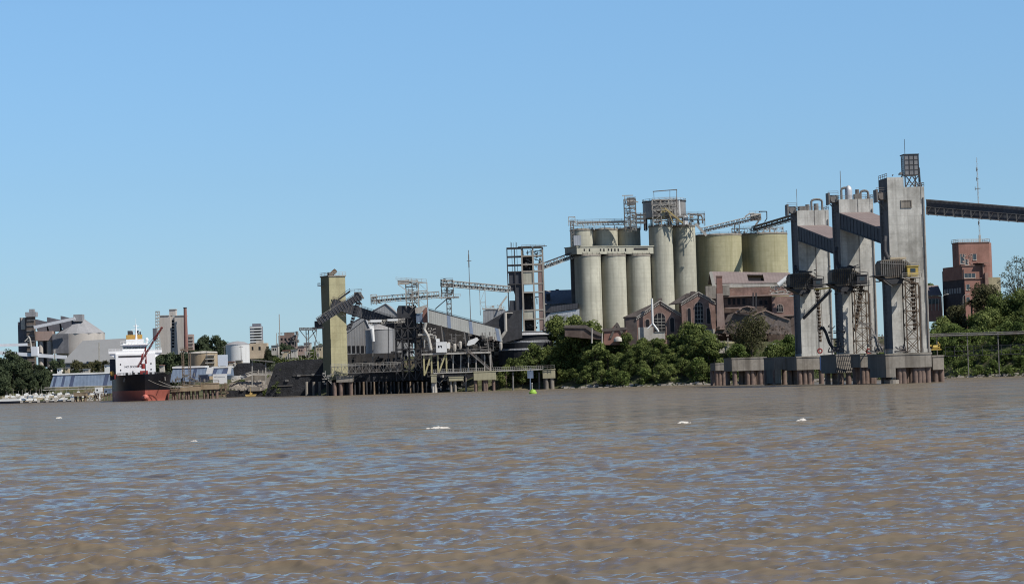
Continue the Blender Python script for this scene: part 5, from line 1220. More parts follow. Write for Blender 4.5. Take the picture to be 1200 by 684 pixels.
# walkway on piles
t = T('pier_walkway', 'long narrow pier walkway with close railing leading to the right end platform', 'walkway', tuple(at(570, 436, 1096)))
mb = MB(); mb.pbar(508, 437.2, 636, 432.5, 1096, 2.6, h=.5); mb.build('floor', lsteel, t)
mb = MB(); mb.rail([at(508, 437, 1094.8), at(636, 432.2, 1094.8)], 1.5, .9, .11); mb.build('railing', lsteel, t)
for x in (546, 601, 632):
    mb = MB(); mb.tube(at(x, 436, 1096) , Vector((at(x, 455, 1096).x, 1096, -3)), .4, n=8); mb.build('pile', steel, t)
G2 = 'concrete pile caps of the old pier'
def pcap(label, px0, px1, py0, py1, Y, piles, pm=rust, m=None, pr=.7, dep=8): return platform('pile_cap', label, px0, px1, py0, py1, Y, dep, piles, 0, m=m or mat('cap_yellow', (.40, .37, .25), var=.15, scale=.3, streak=.5, dirt=(.15, .13, .1)), ang=R(2), group=G2, pr=pr, pm=pm)
pcap('yellowish pile cap on red piles below the stairway', 555, 581, 434.5, 445, 1092, [557.5, 566.5, 570, 578.5])
pcap('pale pile cap at the right end of the old pier walkway', 636, 650.5, 432, 443, 1092, [639.5, 647], pm=conc_d, pr=1.0)
pcap('small grey pile cap left of the yellowish one', 526, 543, 441, 446, 1095, [528, 532.5], pm=conc_d, pr=.6)
pcap('narrow upright pile cap below the V legs', 505, 511.5, 438.5, 448, 1094, [507, 510], pm=plaster, pr=.6, dep=5)
pcap('pile cap under the yellowed tower', 394, 413.5, 440, 447.5, 1104, [391.5, 399, 410], m=conc_d, pr=.9)
mb = MB(); mb.rail([at(637, 432, 1091), at(650, 431.5, 1091)], 1.4, 1.5, .14); mb.thing('platform_railing', steel, 'short railing on the right end platform of the old pier', 'railing')
# low dark quay under the old pier
t = T('dark_quay', 'dark shaded quay wall with rows of timber piles beneath the old pier', 'quay', tuple(at(440, 462, 1118)))
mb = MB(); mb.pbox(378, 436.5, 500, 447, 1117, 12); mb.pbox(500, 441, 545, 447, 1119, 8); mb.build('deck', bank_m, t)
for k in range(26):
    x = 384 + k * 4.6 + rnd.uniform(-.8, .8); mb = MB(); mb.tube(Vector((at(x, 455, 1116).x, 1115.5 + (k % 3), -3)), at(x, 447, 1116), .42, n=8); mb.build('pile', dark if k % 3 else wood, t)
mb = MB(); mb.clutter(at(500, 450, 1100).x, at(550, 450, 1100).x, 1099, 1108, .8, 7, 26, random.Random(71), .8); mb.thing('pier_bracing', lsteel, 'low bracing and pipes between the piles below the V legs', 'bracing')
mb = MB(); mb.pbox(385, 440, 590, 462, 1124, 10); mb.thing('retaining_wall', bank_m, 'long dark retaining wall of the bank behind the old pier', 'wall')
mb = MB(); mb.pbox(618, 434, 625, 443, 1093, .5); mb.pbar(621.5, 443, 621.5, 457, 1093, .4); mb.pbar(622, 434, 622, 431, 1093, .3); mb.thing('blue_sign', bluesh, 'small blue panel on a post near the right end of the walkway', 'panel')
# extra hardware around left tower foot
mb = MB(); c = at(383, 447, 1098); mb.clutter(c.x - 2, c.x + 2, 1097, 1099, c.z - 1, c.z + 5, 16, random.Random(31), .6); mb.thing('mooring_gear', lsteel, 'pale mooring gear at the waterside foot of the yellowed tower', 'mooring gear')
# green buoy
t = T('buoy', 'bright green navigation buoy floating before the old pier', 'buoy', (at(624.5, 461, 755).x, 755, 0))
c = Vector((at(624.5, 461, 755).x, 755, 0)); mb = MB(); mb.lathe(c, [(.8, -.5), (1.15, -.1), (1.15, .45), (.9, .7), (.75, 1.15), (.2, 1.35)], 24); mb.build('float', green, t, smooth=True)
mb = MB(); mb.tube(c + Vector((-.2, 0, 1.3)), c + Vector((-.2, 0, 2.9)), .14, n=8); mb.tube(c + Vector((-.2, 0, 2.9)), c + Vector((-.2, 0, 3.25)), .25, n=8); mb.build('lamp_post', lsteel, t)

t = T('dark_store', 'dark open sided store behind the V shaped legs of the old pier', 'building', tuple(at(540, 440, 1136)))
mb = MB(); mb.ppoly([(486, 446), (486, 379), (505, 377.5), (592, 399), (592, 446)], 1136, 8); mb.build('wall', mat('dark_wall', (.05, .048, .05), var=.5, scale=.4, streak=.5, dirt=(.11, .1, .09), dirt_amt=.5), t)  # dark wall tone with paler patches
mb = MB(); g_ = random.Random(91); mb.clutter(at(490, 420, 1134).x, at(588, 420, 1134).x, 1130, 1135, Z(540, 438, 1134), Z(540, 405, 1134), 90, g_, 1.1); mb.build('machinery', steel, t)
t = T('dark_shed', 'low dark shed between the yellowed tower and the dark transfer tower', 'building', tuple(at(435, 440, 1138)))
mb = MB(); mb.pbox(404, 414, 470, 442, 1137, 5); mb.build('wall', MATS['dark_wall'], t)
mb = MB(); mb.clutter(at(405, 420, 1134).x, at(468, 420, 1134).x, 1132, 1136, Z(436, 436, 1134), Z(436, 412, 1134), 30, g_, 1.0); mb.build('machinery', dark, t)
mb = MB(); mb.ppoly([(826, 400), (826, 376), (850, 374), (935, 374), (935, 400)], 1112, 3); mb.thing('dark_back_wall', MATS['dark_brick'], 'dark back wall low behind the collapsed roofs of the ruined hall', 'wall')

g = random.Random(15); t = T('ruin_rubble', 'broken beams and rubble between the collapsed roofs before the ruined hall', 'rubble', tuple(at(880, 390, 1086))); t['kind'] = 'stuff'
mb = MB()
for _ in range(90):
    x = g.uniform(838, 928); lim = 378 + abs(x - 880) * .12; c = at(x, g.uniform(lim, 394), 1085); a = g.uniform(.15, .7)
    if g.random() < .3: mb.bar(c, c + Vector((g.uniform(-3, 3), g.uniform(-1, 1), g.uniform(-1.2, 1.8))), g.uniform(.12, .3))
    else: mb.hexa([c + Vector((g.uniform(-.3, .3) * a + sx_ * a, g.uniform(-.2, .2) + sy_ * a, g.uniform(-.3, .3) * a + sz_ * a * .8)) for sz_ in (-1, 1) for sx_, sy_ in ((-1, -1), (1, -1), (1, 1), (-1, 1))])
mb.build('rubble', mat('rubble_mix', (.16, .12, .10), var=.7, scale=1.2, streak=0, patch=.4, patch_col=(.4, .34, .29)), t)
# ================================================================== SHIP
o = Vector((at(170.5, 470, 1200).x, 1200, 0)); SA = R(9.8); fr = Frame(o, SA)
t = T('cargo_ship', 'moored cargo ship with black and red hull, white bridge house and red crane', 'ship', tuple(o), SA)
def hb(s, z):
    if s < 0: return 0
    k = min(1, max(0, z / 12.0)); L = 34 - 21 * k
    f_ = 1 - math.exp(-s / (L * .42)); b = 13.2 * f_ ** (1.0 - .3 * k)
    return b if s < 140 else b * (1 - .35 * ((s - 140) / 35) ** 2 * (1 - .5 * k))
def hull(zs, name, m, top=False):
    st = [0, .4, 1, 2, 3.5, 5, 7, 10, 14, 19, 26, 36, 60, 100, 140, 155, 168, 175]; mb = MB(); rows = []
    for si in st:
        row = []
        for z in zs:
            rake = (1 - min(1, z / 12.)) * 5.5; s_ = si + rake * max(0, 1 - si / 40); zz_ = z
            if top and z == zs[-1]: zz_ = 12.0 + .6 * max(0, 1 - si / 18) if si < 22 else 10.9
            row.append((hb(si, z), s_, zz_))
        rows.append(row)
    n = len(zs); k0 = len(mb.v)
    for row in rows:
        for b, s_, z in row: mb.v.append(tuple(fr(b, s_, z)))
        for b, s_, z in row: mb.v.append(tuple(fr(-b, s_, z)))
    for i in range(len(st) - 1):
        a = k0 + i * 2 * n; c = a + 2 * n
        for j in range(n - 1):
            mb.f.append((a + j, c + j, c + j + 1, a + j + 1)); mb.f.append((a + n + j + 1, c + n + j + 1, c + n + j, a + n + j))
        if top: mb.f.append((a + n - 1, c + n - 1, c + 2 * n - 1, a + 2 * n - 1))
    a = k0 + (len(st) - 1) * 2 * n
    mb.f.append(tuple(a + j for j in range(n)) + tuple(a + 2 * n - 1 - j for j in range(n)))
    return mb.build(name, m, t, smooth=True)
hull([-3, 0, 1.5, 3.2, 5.0], 'hull_bottom', hullr); hull([5.0, 6.5, 8, 10, 11.9], 'hull', hullb, True)
mb = MB(); mb.tube(fr(0, 9, 1.3), fr(0, .6, 1.6), 1.9, 1.5, 14); mb.tube(fr(0, .6, 1.6), fr(0, -1.2, 1.7), 1.5, .5, 14); mb.build('bulbous_bow', hullr, t, smooth=True)
mb = MB()
pts = [fr(-hb(s_, 12), s_, 12.3 if s_ < 21 else 10.9) for s_ in (22, 14, 8, 4, 1.5)] + [fr(hb(s_, 12), s_, 12.3 if s_ < 21 else 10.9) for s_ in (1.5, 4, 8, 14, 22)]; mb.rail(pts, 1.1, 1.6, .13)
for x, s_ in ((-5, 9), (-2.5, 7), (3, 8), (5.5, 12), (0, 12), (-8, 15)): mb.box(x - .6, x + .6, s_, s_ + 1.5, 12.05, 13.5, fr)
mb.bar(fr(.5, 5, 13), fr(.5, 5, 19.5), .35); mb.build('deck_fittings', dark, t)
mb = MB()
for s_ in (34, 62, 90, 118): mb.box(-8, 8, s_, s_ + 20, 10.9, 12.4, fr)
mb.build('hatch_cover', MATS['red_paint'], t)
mb = MB(); mb.pipe([fr(-hb(6, 11) * .98 - .05, 6, 11), fr(-hb(6, 11) - .3, 6, 9.2)], .4); mb.pipe([fr(hb(6, 11) + .05, 6, 11), fr(hb(6, 11) + .3, 6, 9.2)], .4); mb.build('anchor', steel, t)
w2 = mat('ship_white', (.90, .91, .91), var=.04, streak=.1, rough=.5)
sx = -.6
mb = MB(); mb.box(-10.3 + sx, 10.3 + sx, 145, 163, 10.9, 24.6, fr); mb.box(-13.9 + sx, 13.9 + sx, 145.5, 150, 24.61, 26.1, fr)
mb.box(-6.6 + sx, 6.6 + sx, 146, 158, 26.11, 27.0, fr); mb.box(-6.4 + sx, 6.4 + sx, 146.3, 158, 28.2, 30.0, fr); mb.box(-6.0 + sx, 6.0 + sx, 146.6, 158, 27.0, 28.2, fr); mb.box(-7.6 + sx, 7.6 + sx, 145.8, 158, 29.0, 29.4, fr)
mb.box(-4.6 + sx, 4.6 + sx, 147, 156, 30.01, 32.0, fr)
mb.prism([fr(-13.9 + sx, 146, 24.6), fr(-10.31 + sx, 146, 24.6), fr(-10.31 + sx, 146, 22.2)], fr(0, 3.5, 0) - fr(0, 0, 0)); mb.prism([fr(13.9 + sx, 146, 24.6), fr(10.31 + sx, 146, 22.2), fr(10.31 + sx, 146, 24.6)], fr(0, 3.5, 0) - fr(0, 0, 0))
mb.build('bridge_house', w2, t)
mb = MB()
for k in range(8): x = -6.1 + sx + k * 1.55; mb.box(x, x + 1.2, 146.1, 146.29, 27.1, 28.15, fr)
mb.build('bridge_window', glass, t)
mb = MB(); mb.box(-8.8 + sx, 3.4 + sx, 144.9, 144.99, 22.6, 23.5, fr)
for x, z in ((-7.8, 19), (-7.8, 16), (8, 19), (8, 16), (3, 19), (-1.5, 15)): mb.box(x + sx - .3, x + sx + .3, 144.9, 144.99, z - .4, z + .4, fr)
for x in (-2.6, 0, 2.6): mb.box(x + sx - .3, x + sx + .3, 144.9, 144.99, 12.6, 13.4, fr)
mb.build('porthole', MATS['dark_steel'], t)
tc = bpy.data.curves.new('lettering', 'FONT'); tc.body = 'NO SMOKING'; tc.size = 1.5; tc.extrude = .02; tc.align_x = 'CENTER'
tob = bpy.data.objects.new('tmp_text', tc); COL.objects.link(tob); dg = bpy.context.evaluated_depsgraph_get(); me = bpy.data.meshes.new_from_object(tob.evaluated_get(dg)); bpy.data.objects.remove(tob)
mb = MB(); mb.v = [tuple(fr(-1 + sx + v.co.x, 144.9, 17.2 + v.co.y)) for v in me.vertices]; mb.f = [tuple(p.vertices) for p in me.polygons]; mb.build('lettering', dark, t)
mb = MB(); mb.box(-4.2 + sx, 4.2 + sx, 158.2, 163, 24.61, 34.6, fr); mb.build('funnel', orange, t)
mb = MB(); mb.box(-3.4 + sx, -.6 + sx, 159, 162, 34.61, 36.8, fr); mb.tube(fr(2 + sx, 160, 34.6), fr(2 + sx, 160, 36.8), .5); mb.tube(fr(3.2 + sx, 160, 34.6), fr(3.2 + sx, 160, 36.2), .4); mb.build('exhaust', dark, t)
mb = MB(); mx_ = .8 + sx; mb.tube(fr(mx_, 150, 32), fr(mx_, 150, 40), .55, .3); mb.bar(fr(mx_ - 2.4, 150, 37.2), fr(mx_ + 2.4, 150, 37.2), .3); mb.bar(fr(mx_ - 1.4, 150, 39), fr(mx_ + 1.4, 150, 39), .25); mb.bar(fr(mx_, 150, 40), fr(mx_, 150, 43), .16); mb.bar(fr(mx_ - 2.4, 150, 37), fr(mx_, 150, 34), .15); mb.bar(fr(mx_ + 2.4, 150, 37), fr(mx_, 150, 34), .15)
mb.build('radar_mast', w2, t)
mb = MB(); mb.lathe(fr(6.2 + sx, 148, 30), [(.5, 0), (.5, .8), (.9, 1.2), (.9, 2), (.4, 2.6)], 12); mb.build('satellite_dome', w2, t, smooth=True)
mb = MB(); mb.rail([fr(-13.8 + sx, 145.6, 26.1), fr(-6.6 + sx, 145.6, 26.1)], 1.1, 1.5, .12); mb.rail([fr(6.6 + sx, 145.6, 26.1), fr(13.8 + sx, 145.6, 26.1)], 1.1, 1.5, .12); mb.rail([fr(-7.5 + sx, 146, 30), fr(7.5 + sx, 146, 30)], 1.1, 1.5, .12); mb.build('railing', w2, t)
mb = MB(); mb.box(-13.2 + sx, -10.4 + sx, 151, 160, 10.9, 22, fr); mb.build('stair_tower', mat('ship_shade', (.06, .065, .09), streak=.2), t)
mb = MB(); mb.lathe(fr(-12.3 + sx, 148, 13), [(.3, 0), (1.2, .6), (1.3, 1.8), (.5, 2.8)], 12); mb.build('lifeboat', orange, t)
mb = MB()
for s_ in (40, 70): mb.box(-12.9, -12.5, s_, s_ + 2, 10.9, 13.2, fr)
mb.box(-12.8, -9, 40, 44, 10.9, 12.6, fr); mb.build('deck_house', redp, t)
# red crane with jib
t2 = t
mb = MB(); cx_, cs = 1.0, 55
mb.box(cx_ - 1.8, cx_ + 2.0, cs - 2, cs + 2, 12.0, 14.6, fr); mb.tube(fr(cx_, cs, 15.5), fr(cx_, cs, 18), 1.1); mb.bar(fr(cx_ - 1.4, cs, 18), fr(cx_ - .4, cs, 23), .5); mb.bar(fr(cx_ + 1.4, cs, 18), fr(cx_ + 1.2, cs, 26), .5); mb.bar(fr(cx_ + 1.2, cs, 26), fr(cx_ - 1.6, cs, 18), .3)
c_ = mb.build('crane', redp, t)
mb = MB(); a, b = fr(cx_ - 2.6, cs - 2.2, 16.4), fr(cx_ + 9.4, cs - 9, 35.2)
mb.lattice(a, b, .6, .8, 10, .17); mb.bar(fr(cx_ + 1.2, cs, 26), b, .15); mb.build('jib', redp, c_)

# ================================================================== HARBOUR LEFT OF THE OLD PIER
Y = 1215
t = T('dark_bulkhead', 'big dark sloping bulkhead between the stone jetty and the yellowed tower', 'bulkhead', tuple(at(340, 463, Y)))
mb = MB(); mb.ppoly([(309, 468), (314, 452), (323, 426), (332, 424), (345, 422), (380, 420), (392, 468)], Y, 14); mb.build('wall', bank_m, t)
mb = MB(); mb.pbar(318, 452.5, 343, 451.5, Y - .2, .3); mb.pbar(343, 440, 376, 439, Y - .2, .3)
for k, (x, y) in enumerate(((348, 440), (365, 439), (334, 446))): mb.pbox(x, y - 1.5, x + 4, y + 1, Y - .6, .5)
mb.build('ledge', steel, t)
for x in (359, 367.5, 374.5, 384):
    mb = MB(); mb.tube(Vector((at(x, 458, 1185).x, 1185, -3)), at(x, 447, 1185), .7, n=10); mb.thing('mooring_pile', conc_d, {359: 'leftmost', 367.5: 'second', 374.5: 'third', 384: 'rightmost'}[x] + ' of four pale round piles before the dark bulkhead', 'pile', group='round piles before the dark bulkhead', smooth=True)
g = random.Random(19); mb = MB(); mb.clutter(at(326, 420, 1225).x, at(374, 420, 1225).x, 1216, 1226, Z(350, 424, 1220), Z(350, 412, 1220), 46, g, .8); mb.thing('bulkhead_gear', lsteel, 'pale pipes and railings along the top of the dark bulkhead', 'pipes')
# lattice mast crane
c = at(361, 424, 1230); zt_ = Z(361, 386, 1230); t = T('lattice_gantry', 'T shaped lattice gantry standing left of the yellowed tower', 'gantry', tuple(c))
mb = MB(); mb.lattice((c.x, 1230, c.z - 2), (c.x, 1230, zt_), 1.2, 1.2, 9, .3); mb.build('mast', steel, t)
mb = MB(); a, b = at(351, 386.5, 1230), at(371, 386.5, 1230); mb.lattice(a, b, 1.0, 1.5, 8, .3); mb.bar(a, (c.x, 1230, zt_ - 5), .35); mb.bar(b, (c.x, 1230, zt_ - 5), .35); mb.build('arm', steel, t)
mb = MB(); mb.pbar(366, 387, 372, 402, 1230, .4); mb.pbar(371, 387, 368, 420, 1230, .3); mb.pbar(368, 400, 376, 440, 1228, .35); mb.pbar(374, 400, 369, 440, 1228, .35); mb.build('brace', steel, t)
# stone jetty with railings, pontoon and yellow boat
Y = 1340
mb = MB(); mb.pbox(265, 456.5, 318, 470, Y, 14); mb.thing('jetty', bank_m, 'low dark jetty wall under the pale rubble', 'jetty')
mb = MB(); mb.pbox(291, 453, 305, 458, Y - 1, 1); mb.thing('concrete_ledge', conc_d, 'pale concrete ledge at the jetty behind the small yellow boat', 'ledge')
g = random.Random(23); mb = MB()
for _ in range(260):
    x = g.uniform(270, 312); y = g.uniform(446.5 + max(0, 290 - x) * .12, 456.5); c = at(x, y, Y + (456.5 - y) * .8); a = g.uniform(.25, .9)
    mb.hexa([c + Vector((g.uniform(-1, 1) * .3 + sx_ * a, g.uniform(-.2, .2) + sy_ * a, g.uniform(-.2, .2) + sz_ * a * .7)) for sz_ in (-1, 1) for sx_, sy_ in ((-1, -1), (1, -1), (1, 1), (-1, 1))])
o_ = mb.thing('rubble', stone, 'pale stone rubble sloping behind the low dark jetty', 'rubble'); o_['kind'] = 'stuff'
mb = MB(); mb.ppoly([(285, 440), (318, 438), (318, 456), (300, 456), (290, 452)], Y + 12, 3); mb.thing('brown_slope', conc_d, 'brownish retaining slope behind the pale rubble', 'wall')
mb = MB(); a, b = at(271, 447, Y - 1), at(296, 438.5, Y + 8); mb.bar(a, b, .6); mb.rail([a, b], 1.6, 2.2, .22); mb.thing('ramp', lsteel, 'pale railed ramp climbing right above the rubble', 'ramp')
mb = MB(); a, b = at(296, 438.5, Y + 8), at(319, 439, Y + 8); mb.bar(a, b, .9); mb.rail([a, b], 1.6, 2.2, .22)
for x, h in ((303, 433), (308, 433.5), (311, 434)): mb.pbar(x, 439, x, h, Y + 8, .4)
mb.thing('upper_landing', plaster, 'pale landing with posts at the top of the railed ramp', 'landing')
t = T('canopy_frame', 'flat canopy on tall thin posts above the rubble jetty', 'canopy', tuple(at(296, 450, Y)))
mb = MB(); mb.pbar(294.5, 421.3, 322, 424, Y, 3, h=.6); mb.build('roof', steel, t)
for x in (295.5, 311.5):
    mb = MB(); mb.pbar(x, 422, x, 456, Y, .45); mb.build('post', lsteel, t)
mb = MB(); c = at(294, 464.3, 1310); mb.prism([c + Vector(v) for v in ((-2.6, 0, .1), (2.3, 0, .1), (2.9, 0, 1.1), (-3, 0, 1.1))], (0, 1.8, 0)); mb.box(c.x - .6, c.x + .6, c.y + .3, c.y + 1.4, c.z + 1.1, c.z + 2); mb.bar((c.x - .3, c.y + .9, c.z + 1), (c.x - .3, c.y + .9, c.z + 4.5), .2)
mb.thing('small_boat', mat('boat_ochre', (.55, .40, .16), streak=.1), 'small yellow boat by the low dark jetty', 'boat', base=(c.x, c.y + .9, 0))
mb = MB(); mb.ppoly([(278, 425), (312, 425), (318, 440), (270, 440), (274, 432)], 1400, 5); mb.thing('shaded_embankment', bank_m, 'dark shaded embankment under the trees behind the canopy', 'embankment')
# wooden dolphin piers right of the ship
GP = 'piled berths right of the ship'
def berth(label, x0, x1, y0, y1, Y, piles, m, seed, clut=20, ytop=8):
    t, f2, hf, z1 = platform('berth', label, x0, x1, y0, y1, Y, 7, piles, 0, m=m, ang=R(4), group=GP, pr=.55)
    mb = MB(); mb.clutter(f2(-hf, 0, 0).x, f2(hf, 0, 0).x, Y + .5, Y + 5, z1, z1 + ytop, clut, random.Random(seed), .8); mb.rail([f2(-hf, .2, z1), f2(hf, .2, z1)], 1.3, 1.4, .14); mb.build('deck_gear', steel, t)
mt_ = mat('tan_timber', (.36, .28, .19), var=.25, scale=.5, streak=.5, dirt=(.12, .09, .06))
berth('tan piled berth with cluttered deck next to the ship', 211, 235, 451, 458, 1225, [213, 217, 221, 226, 231], mt_, 3, 26, 5)
berth('smooth tan piled berth in front of the white billboard', 235.5, 256, 448.5, 456, 1228, [238, 243, 248, 253], mt_, 4, 3, 1)
berth('low wooden berth between ship and tan berth', 200, 211, 455, 459, 1222, [202, 205, 209], wood, 5, 16, 5)
mb = MB(); mb.clutter(at(256, 450, 1240).x, at(266, 450, 1240).x, 1238, 1246, .3, Z(260, 450, 1240), 34, random.Random(8), .7); mb.thing('mooring_dolphin', wood, 'tangled timber dolphin right of the smooth tan berth', 'dolphin')
for px, lab in ((215, 'left one of two tall lattice posts rising from the tan berth'), (222.8, 'right one of two tall lattice posts rising from the tan berth')):
    mb = MB(); a = at(px, 453, 1229); zt_ = Z(px, 409, 1229); mb.lattice((a.x, 1229, a.z), (a.x, 1229, zt_), .8, .8, 12, .3); mb.thing('lattice_post', wood, lab, 'post', group='lattice posts on the tan berth')
mb = MB(); mb.pbar(211, 410, 226, 409.5, 1229, 1.3, h=.6); mb.rail([at(211, 409.5, 1228.5), at(226, 409, 1228.5)], 1, 1.5, .14); mb.thing('post_walkway', wood, 'small walkway across the tops of the two lattice posts', 'walkway')
t = T('billboard', 'white billboard with faint lettering behind the smooth tan berth', 'billboard', tuple(at(258, 452, 1250)))
mb = MB(); mb.pbox(249.5, 438, 266, 449.5, 1250, .5); mb.build('board', white, t)
mb = MB(); mb.pbox(251, 440.6, 254, 441.6, 1249.95, .04); g = random.Random(3)
x = 255
while x < 263.5: w_ = g.uniform(.5, 1.1); mb.pbox(x, 440.7, x + w_, 441.7, 1249.95, .04); x += w_ + .35
mb.build('faint_lettering', mat('faded_ink', (.45, .47, .5), streak=0), t)
mb = MB(); mb.pbox(233, 439, 243, 447, 1256, 4); mb.thing('dark_container', mat('navy_box', (.03, .04, .07), streak=.2), 'dark blue container left of the white billboard', 'container')
mb = MB(); mb.ppoly([(241, 438), (243, 430.5), (250, 430), (248, 438)], 1290, 3); mb.thing('white_tent', white, 'white slanted tent roof above the billboard', 'tent')
mb = MB(); mb.ppoly([(266, 438), (268, 429), (271, 429), (269.5, 438)], 1290, 3); mb.thing('white_tarp', white, 'narrow white tarpaulin right of the billboard', 'tarpaulin')
# blue grey long sheds
def bshed(label, x0, x1, y0, y1, Y, seed, dep=18):
    t = T('blue_shed', label, 'shed', tuple(at((x0 + x1) / 2, y1, Y)), 0, 'blue grey waterfront sheds')
    X0, X1 = at(x0, y1, Y).x, at(x1, y1, Y).x; zb, zt = Z((x0 + x1) / 2, y1, Y), Z((x0 + x1) / 2, y0, Y)
    mb = MB(); mb.hexa([(X0, Y, zb), (X1, Y, zb), (X1, Y + dep, zb), (X0, Y + dep, zb), (X0 + 2, Y + 3, zt), (X1 - .5, Y + 3, zt), (X1 - .5, Y + dep, zt), (X0 + 2, Y + dep, zt)]); mb.build('wall', bluesh, t)
    mb = MB(); mb.box(X0 + 1.6, X1 - .2, Y + 2.4, Y + dep, zt + .01, zt + .9); mb.build('roof', white, t)
    g = random.Random(seed); n = int((X1 - X0) / 5)
    for k in range(n):
        if g.random() < .5:
            x = X0 + 1.5 + k * 5; w_ = g.uniform(1.2, 3.4); q = lambda f_, e: Vector((x + f_ + 1.4 * e, Y + 3 * e - .08, zb + (zt - zb) * e)); mb = MB(); mb.prism([q(0, .06), q(w_, .06), q(w_, .92), q(0, .92)], (0, .05, 0)); mb.build('shutter', mat('navy_shutter', (.06, .08, .14), streak=.3), t)
bshed('long blue grey shed left of the ship', 58, 131, 438.5, 453, 1520, 4)
bshed('blue grey shed right of the ship, behind the lattice posts', 198, 241, 431, 447, 1330, 6)
bshed('short dark blue shed above the billboard', 244, 270, 431, 440, 1330, 9)
mb = MB(); mb.pbox(52, 452.4, 131, 453.3, 1516, 5); mb.pbox(50, 455, 131, 456, 1512, 4); mb.thing('waterfront_awning', lsteel, 'long pale awning along the foot of the left blue grey shed', 'awning')
# timber jetty left of ship
t, f2, hf, z1 = platform('berth', 'tan piled berth left of the ship before the long blue grey shed', 86, 101, 459.5, 464, 1440, 6, [87.5, 93, 99], 0, m=mt_, ang=0, group=GP, pr=.5, pm=wood)
for k, (x0, x1, y0) in enumerate(((111.5, 119, 453.5), (122, 130, 455))):
    t = T('quay_hut', ('white quay hut on stilts left of the ship', 'darker quay hut touching the left side of the ship')[k], 'hut', tuple(at(x0, 463, 1440)))
    mb = MB(); mb.pbox(x0, y0, x1, 460.5, 1440, 4); mb.build('wall', white if k == 0 else bluesh, t)
    mb = MB(); mb.pbox(x0 + 1.5, y0 + 2.3, x0 + 3.2, y0 + 4.3, 1439.94, .05); mb.build('window', hole, t)
    for x in (x0 + .5, (x0 + x1) / 2, x1 - .5):
        mb = MB(); mb.pbar(x, 460.5, x, 471, 1441, .5); mb.build('stilt', wood, t)
mb = MB(); mb.clutter(at(101, 460, 1445).x, at(131, 460, 1445).x, 1442, 1452, .2, 7, 60, random.Random(14), .7); mb.thing('jetty_timbers', wood, 'tangle of dark jetty timbers left of the ship', 'timbers')
# marina: boats and cars along the far left shore
t = T('barge', 'low white barge at the far left edge of the water', 'barge', tuple(at(10, 470, 1470)))
mb = MB(); c = Vector((at(6, 470, 1470).x, 1470, 0)); mb.prism([c + Vector(v) for v in ((-16, 0, -.5), (7, 0, -.5), (8.5, 0, 1.4), (-16, 0, 1.4))], (0, 5, 0)); mb.build('hull', hullb, t)
mb = MB(); mb.prism([c + Vector(v) for v in ((-16, -.1, 1.41), (8.5, -.1, 1.41), (8.3, -.1, 2.6), (-16, -.1, 2.6))], (0, 5.2, 0)); mb.build('deck', white, t)
t = T('floating_pontoon', 'long dark pontoon with pale mooring posts along the far left shore', 'pontoon', tuple(at(55, 470, 1468)))
mb = MB(); mb.box(at(22, 470, 1468).x, at(86, 470, 1468).x, 1468, 1471, -.4, .9); mb.build('deck', dark, t)
for k in range(7):
    mb = MB(); x = at(25 + k * 10, 470, 1467).x; mb.box(x - .7, x + .7, 1467.2, 1467.9, .2, 1.6); mb.build('edge_panel', plaster, t)
g = random.Random(31)
bc = [white, lsteel, plaster, cream, white, bluesh]
for k in range(60):
    px = 2 + k * 2.05 + g.uniform(-2, 2); Yb = 1476 + g.uniform(0, 8) + (k % 5) * 9; x = at(px, 466, Yb).x; z = max(0, groundZ(x, Yb)) + .1
    t = T('moored_boat', 'small pale boat drawn up in the crowded row on the far left shore', 'boat', (x, Yb, z), 0, 'small boats on the far left shore'); L = g.uniform(1.8, 3.2); m_ = bc[k % 6]
    mb = MB(); mb.hexa([(x - L * .7, Yb, z), (x + L * .6, Yb + .3, z), (x + L * .6, Yb + 1.7, z), (x - L * .7, Yb + 2, z), (x - L, Yb - .1, z + 1.1), (x + L, Yb + .6, z + 1.4), (x + L, Yb + 1.4, z + 1.4), (x - L, Yb + 2.1, z + 1.1)]); mb.build('hull', m_, t)
    mb = MB(); h_ = g.uniform(.8, 1.6); mb.hexa([(x - L * .4, Yb + .3, z + 1.1), (x + L * .4, Yb + .5, z + 1.3), (x + L * .4, Yb + 1.6, z + 1.3), (x - L * .4, Yb + 1.8, z + 1.1), (x - L * .3, Yb + .4, z + 1.2 + h_), (x + L * .15, Yb + .5, z + 1.2 + h_), (x + L * .15, Yb + 1.5, z + 1.2 + h_), (x - L * .3, Yb + 1.7, z + 1.2 + h_)]); mb.build('cabin', white if m_ is not white else plaster, t)
    if k % 2:
        mb = MB(); mb.bar((x, Yb + 1, z + 2), (x, Yb + 1, z + g.uniform(4, 7)), .14); mb.build('mast', lsteel, t)
for k, (x0, x1, y0, y1, m_, lab) in enumerate(((67, 72, 432, 436.5, white, 'tiny white hut on top of the left blue grey shed, leftmost'), (76, 80, 431, 434, cream, 'tiny cream hut on the bank behind the left blue grey shed'), (122.5, 130, 427.5, 435, white, 'small white stepped building just left of the ship bridge'), (97, 104, 432.5, 435, plaster, 'low pale hut under the big grey roof'))):
    t = T('small_house', lab, 'house', tuple(at(x0, y1, 1560)))
    mb = MB(); mb.pbox(x0, y0, x1, y1 + 3, 1560 + k, 6); mb.build('wall', m_, t); mb = MB(); mb.pbox(x0 - .3, y0 - .8, x1 + .3, y0 - .02, 1559.5 + k, 7); mb.build('roof', fargrey, t)
    mb = MB(); mb.pbox(x0 + 1, y0 + 1.4, x0 + 2.2, y0 + 3, 1559.93 + k, .06); mb.build('window', hole, t)

